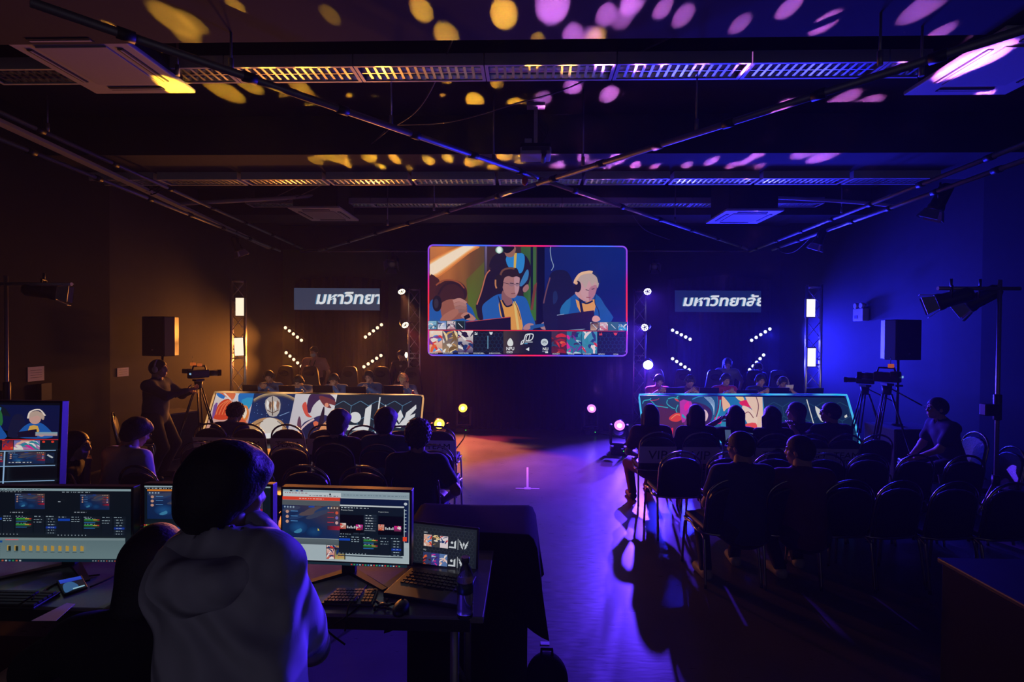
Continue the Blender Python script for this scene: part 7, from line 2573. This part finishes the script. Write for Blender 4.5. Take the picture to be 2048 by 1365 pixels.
# ================================================================ big monitor on the far left
def draw_tv(P, W, H):
    P.rect(0, 0, W, H, (6, 10, 18))
    P.rect(0, 6, W, 96, (12, 22, 70), (16, 20, 66))
    P.poly([(150, 10), (215, 6), (238, 50), (205, 80), (150, 96)], (20, 28, 40), 3)
    P.poly([(206, 30), (216, 18), (222, 50), (214, 72)], (40, 110, 60), 2)
    P.poly([(150, 70), (200, 44), (222, 72), (226, 96), (150, 96)], (28, 88, 170), 3); P.poly([(196, 60), (206, 64), (208, 92), (196, 92)], (220, 170, 70), 2)
    P.poly([(150, 8), (212, 10), (214, 24), (190, 34), (150, 30)], (60, 120, 170), 3)
    P.poly([(232, 80), (240, 40), (250, 30), (262, 36), (268, 70), (258, 92), (236, 92)], (24, 26, 60), 4)
    P.poly([(255, 92), (262, 66), (282, 52), (304, 58), (322, 92)], (32, 92, 176), 4); P.poly([(276, 62), (292, 62), (294, 84), (274, 84)], (220, 170, 80), 2)
    P.ell(286, 42, 12, 15, (206, 160, 150)); P.poly([(270, 40), (276, 26), (292, 22), (304, 34), (302, 46), (292, 34), (280, 38)], (190, 164, 150), 3)
    P.line([(272, 42), (276, 24), (294, 18), (306, 34)], 3.4, (236, 220, 210), 4)
    P.poly([(252, 78), (290, 70), (292, 92), (252, 92)], (24, 16, 44))
    P.ell(300, 86, 6, 4, (220, 170, 150)); P.rect(288, 78, 332, 88, (120, 170, 190), (190, 150, 150))
    P.rect(0, 97, W, 99, (200, 40, 50)); P.rect(0, 99, W, 128, (16, 24, 40))
    tile(P, 222, 100, 244, 125, ((90, 40, 60), RE), [RE, OR, NV], 80, 7); tile(P, 246, 100, 298, 125, ((90, 120, 190), (200, 120, 170)), [VI, TL, MG, WH, SK], 81, 10)
    P.rect(300, 100, 332, 125, (14, 28, 40)); P.ell(210, 112, 7, 7, (200, 206, 210)); P.line([(186, 104), (192, 114), (180, 120)], 4, (200, 206, 210), 3)
    P.ell(306, 104, 3, 3, (224, 60, 40)); P.ell(324, 104, 3, 3, (224, 60, 40))
    P.rect(0, 130, W, 172, (10, 18, 30))
    game_view(P, 164, 132, 226, 166); game_view(P, 236, 131, 312, 162); P.rect(314, 132, 331, 160, (18, 34, 60)); P.line([(317, 138), (328, 146)], 4, (190, 196, 200))
    P.text('NEXT', 166, 138, 182, 146, (200, 210, 220), .02)
    for k in range(3): P.rect(184, 148 + 6 * k, 198, 152 + 6 * k, (190, 170, 90))
    P.rect(238, 155, 290, 160, (30, 40, 70)); tiny(P, 240, 156.6, 286, (200, 205, 210), 1.8, 3)
    for y in (128, 168, 208): P.line([(0, y + 3), (W, y - 2)], 2, (150, 190, 230))
    P.line([(232, 128), (230, 224)], 3, (150, 190, 230))


Yt = 3.1
q = [at(-214, 803, Yt), at(120, 807, Yt), at(113, 974, Yt - .04), at(-214, 980, Yt - .04)]
t, q2, n = slab_screen('large_monitor', 'large monitor on a stand showing the programme in several windows, far left', 'monitor', q, .05, draw_tv, 334, 224, .014, 0.0, .72)
b = (q2[2] + q2[3]) / 2
MB().box((b.x, b.y + .06, (b.z + .1) / 2 + .03), (.09, .05, b.z + .06)).build('stand_column', M_BLACK, t, world=True, bevel=.005)
MB().box((b.x, b.y + .02, .02), (.8, .5, .04)).build('stand_base', M_BLACK, t, world=True, bevel=.01)

# ================================================================ cloth-covered table right of the desk
ZT = 1.035
t = thing('equipment_table', 'tall table hidden under a black cloth, right of the laptop', 'table', (-.25, 2.85, 0))
xl, xr2, ya, yb = -.64, .035, 2.63, 3.13
MB().box(((xl + xr2) / 2, (ya + yb) / 2, ZT - .03), (xr2 - xl, yb - ya, .04)).build('table_top', M_BLACK, t, world=True)
MB().box(((xl + xr2) / 2, (ya + yb) / 2, .52), (xr2 - xl - .05, yb - ya - .05, 1.0)).build('cabinet', M_MATTE, t, world=True)
MB().tube([(xr2 - .04, 2.70, .62), (xr2 + .03, 2.70, .62), (xr2 + .035, 2.70, .52)], .007, 6).build('hook', M_BLACK, t, world=True)
# the cloth itself: flat on top, falling in folds with pointed corners
cl = MB()
N = 120
per = []
for k in range(N):
    f = k / N * 4
    e, g2 = int(f), f - int(f)
    cs = [(xl, ya), (xr2, ya), (xr2, yb), (xl, yb)]
    a, b2 = cs[e], cs[(e + 1) % 4]
    per.append((a[0] + (b2[0] - a[0]) * g2, a[1] + (b2[1] - a[1]) * g2, min(g2, 1 - g2)))
cx, cy = (xl + xr2) / 2, (ya + yb) / 2
rings = []
rr_ = .06
for (ins, zz, fl) in ((1, 0, 0), (.5, 0, 0), (0, -.015, 0), (-.4, -.06, 0), (-.5, -.14, .2), (-.6, -.24, .5), (-.7, -.36, 1)):
    ring = []
    for k, (x, y, c_) in enumerate(per):
        dx, dy = x - cx, y - cy
        L = math.hypot(dx, dy)
        fold = .013 * math.sin(k * .9) * fl
        sgx = .055 * (1 if dx > 0 else -1) if False else 0
        corner = max(0, 1 - c_ * 5)
        outw = -ins * .055 + fold + .05 * corner * fl
        z = ZT + .004 + zz - (.12 * corner + .02 * math.sin(k * .5)) * fl
        ring.append((x + dx / L * outw, y + dy / L * outw, z))
    rings.append(ring)
vs = [(cx, cy, ZT + .006)] + [p for r_ in rings for p in r_]
fs = [(0, 1 + k, 1 + (k + 1) % N) for k in range(N)]
for j in range(len(rings) - 1):
    fs += [(1 + j * N + k, 1 + (j + 1) * N + k, 1 + (j + 1) * N + (k + 1) % N, 1 + j * N + (k + 1) % N) for k in range(N)]
cl.add(vs, fs, 0, True)
o = cl.build('tablecloth', M_CURT)
so = o.modifiers.new('thickness', 'SOLIDIFY'); so.thickness = .006; so.offset = 1
tag(o, 'black cloth draped over the tall table, its pointed corner hanging into the aisle', 'tablecloth')
# black bag on the floor at the table foot
t = thing('backpack', 'black backpack on the floor at the foot of the cloth-covered table', 'bag', (.12, 2.86, 0))
mb = MB()
add_surf(mb, surface([('ell', (0, 0, .15), (.12, .11, .15), None), ('ell', (0, -.08, .10), (.085, .05, .08), None)], .014, .04, (), [((0, 0, .003), (0, 0, -1))]))
mb.build('bag', M_CURT, t)
MB().tube([(-.03, 0, .285), (-.03, 0, .325), (.03, 0, .325), (.03, 0, .285)], .009, 6).build('handle', M_CURT, t)
# ================================================================ thin stage haze filling the hall
m = bpy.data.materials.new('stage_haze')
m.use_nodes = True
nt = m.node_tree
nt.nodes.clear()
ou = nt.nodes.new('ShaderNodeOutputMaterial')
vs_ = nt.nodes.new('ShaderNodeVolumeScatter')
vs_.inputs['Density'].default_value = .0015
vs_.inputs['Anisotropy'].default_value = .45
vs_.inputs['Color'].default_value = (.9, .9, .9, 1)
nt.links.new(vs_.outputs['Volume'], ou.inputs['Volume'])
o = MB().box((0, 5.0, 2.44), (2 * XW + 1.2, 20.0, 5.6)).build('stage_haze', m)
tag(o, 'thin glowing haze hanging in the air of the whole hall', 'haze', None, 'stuff')
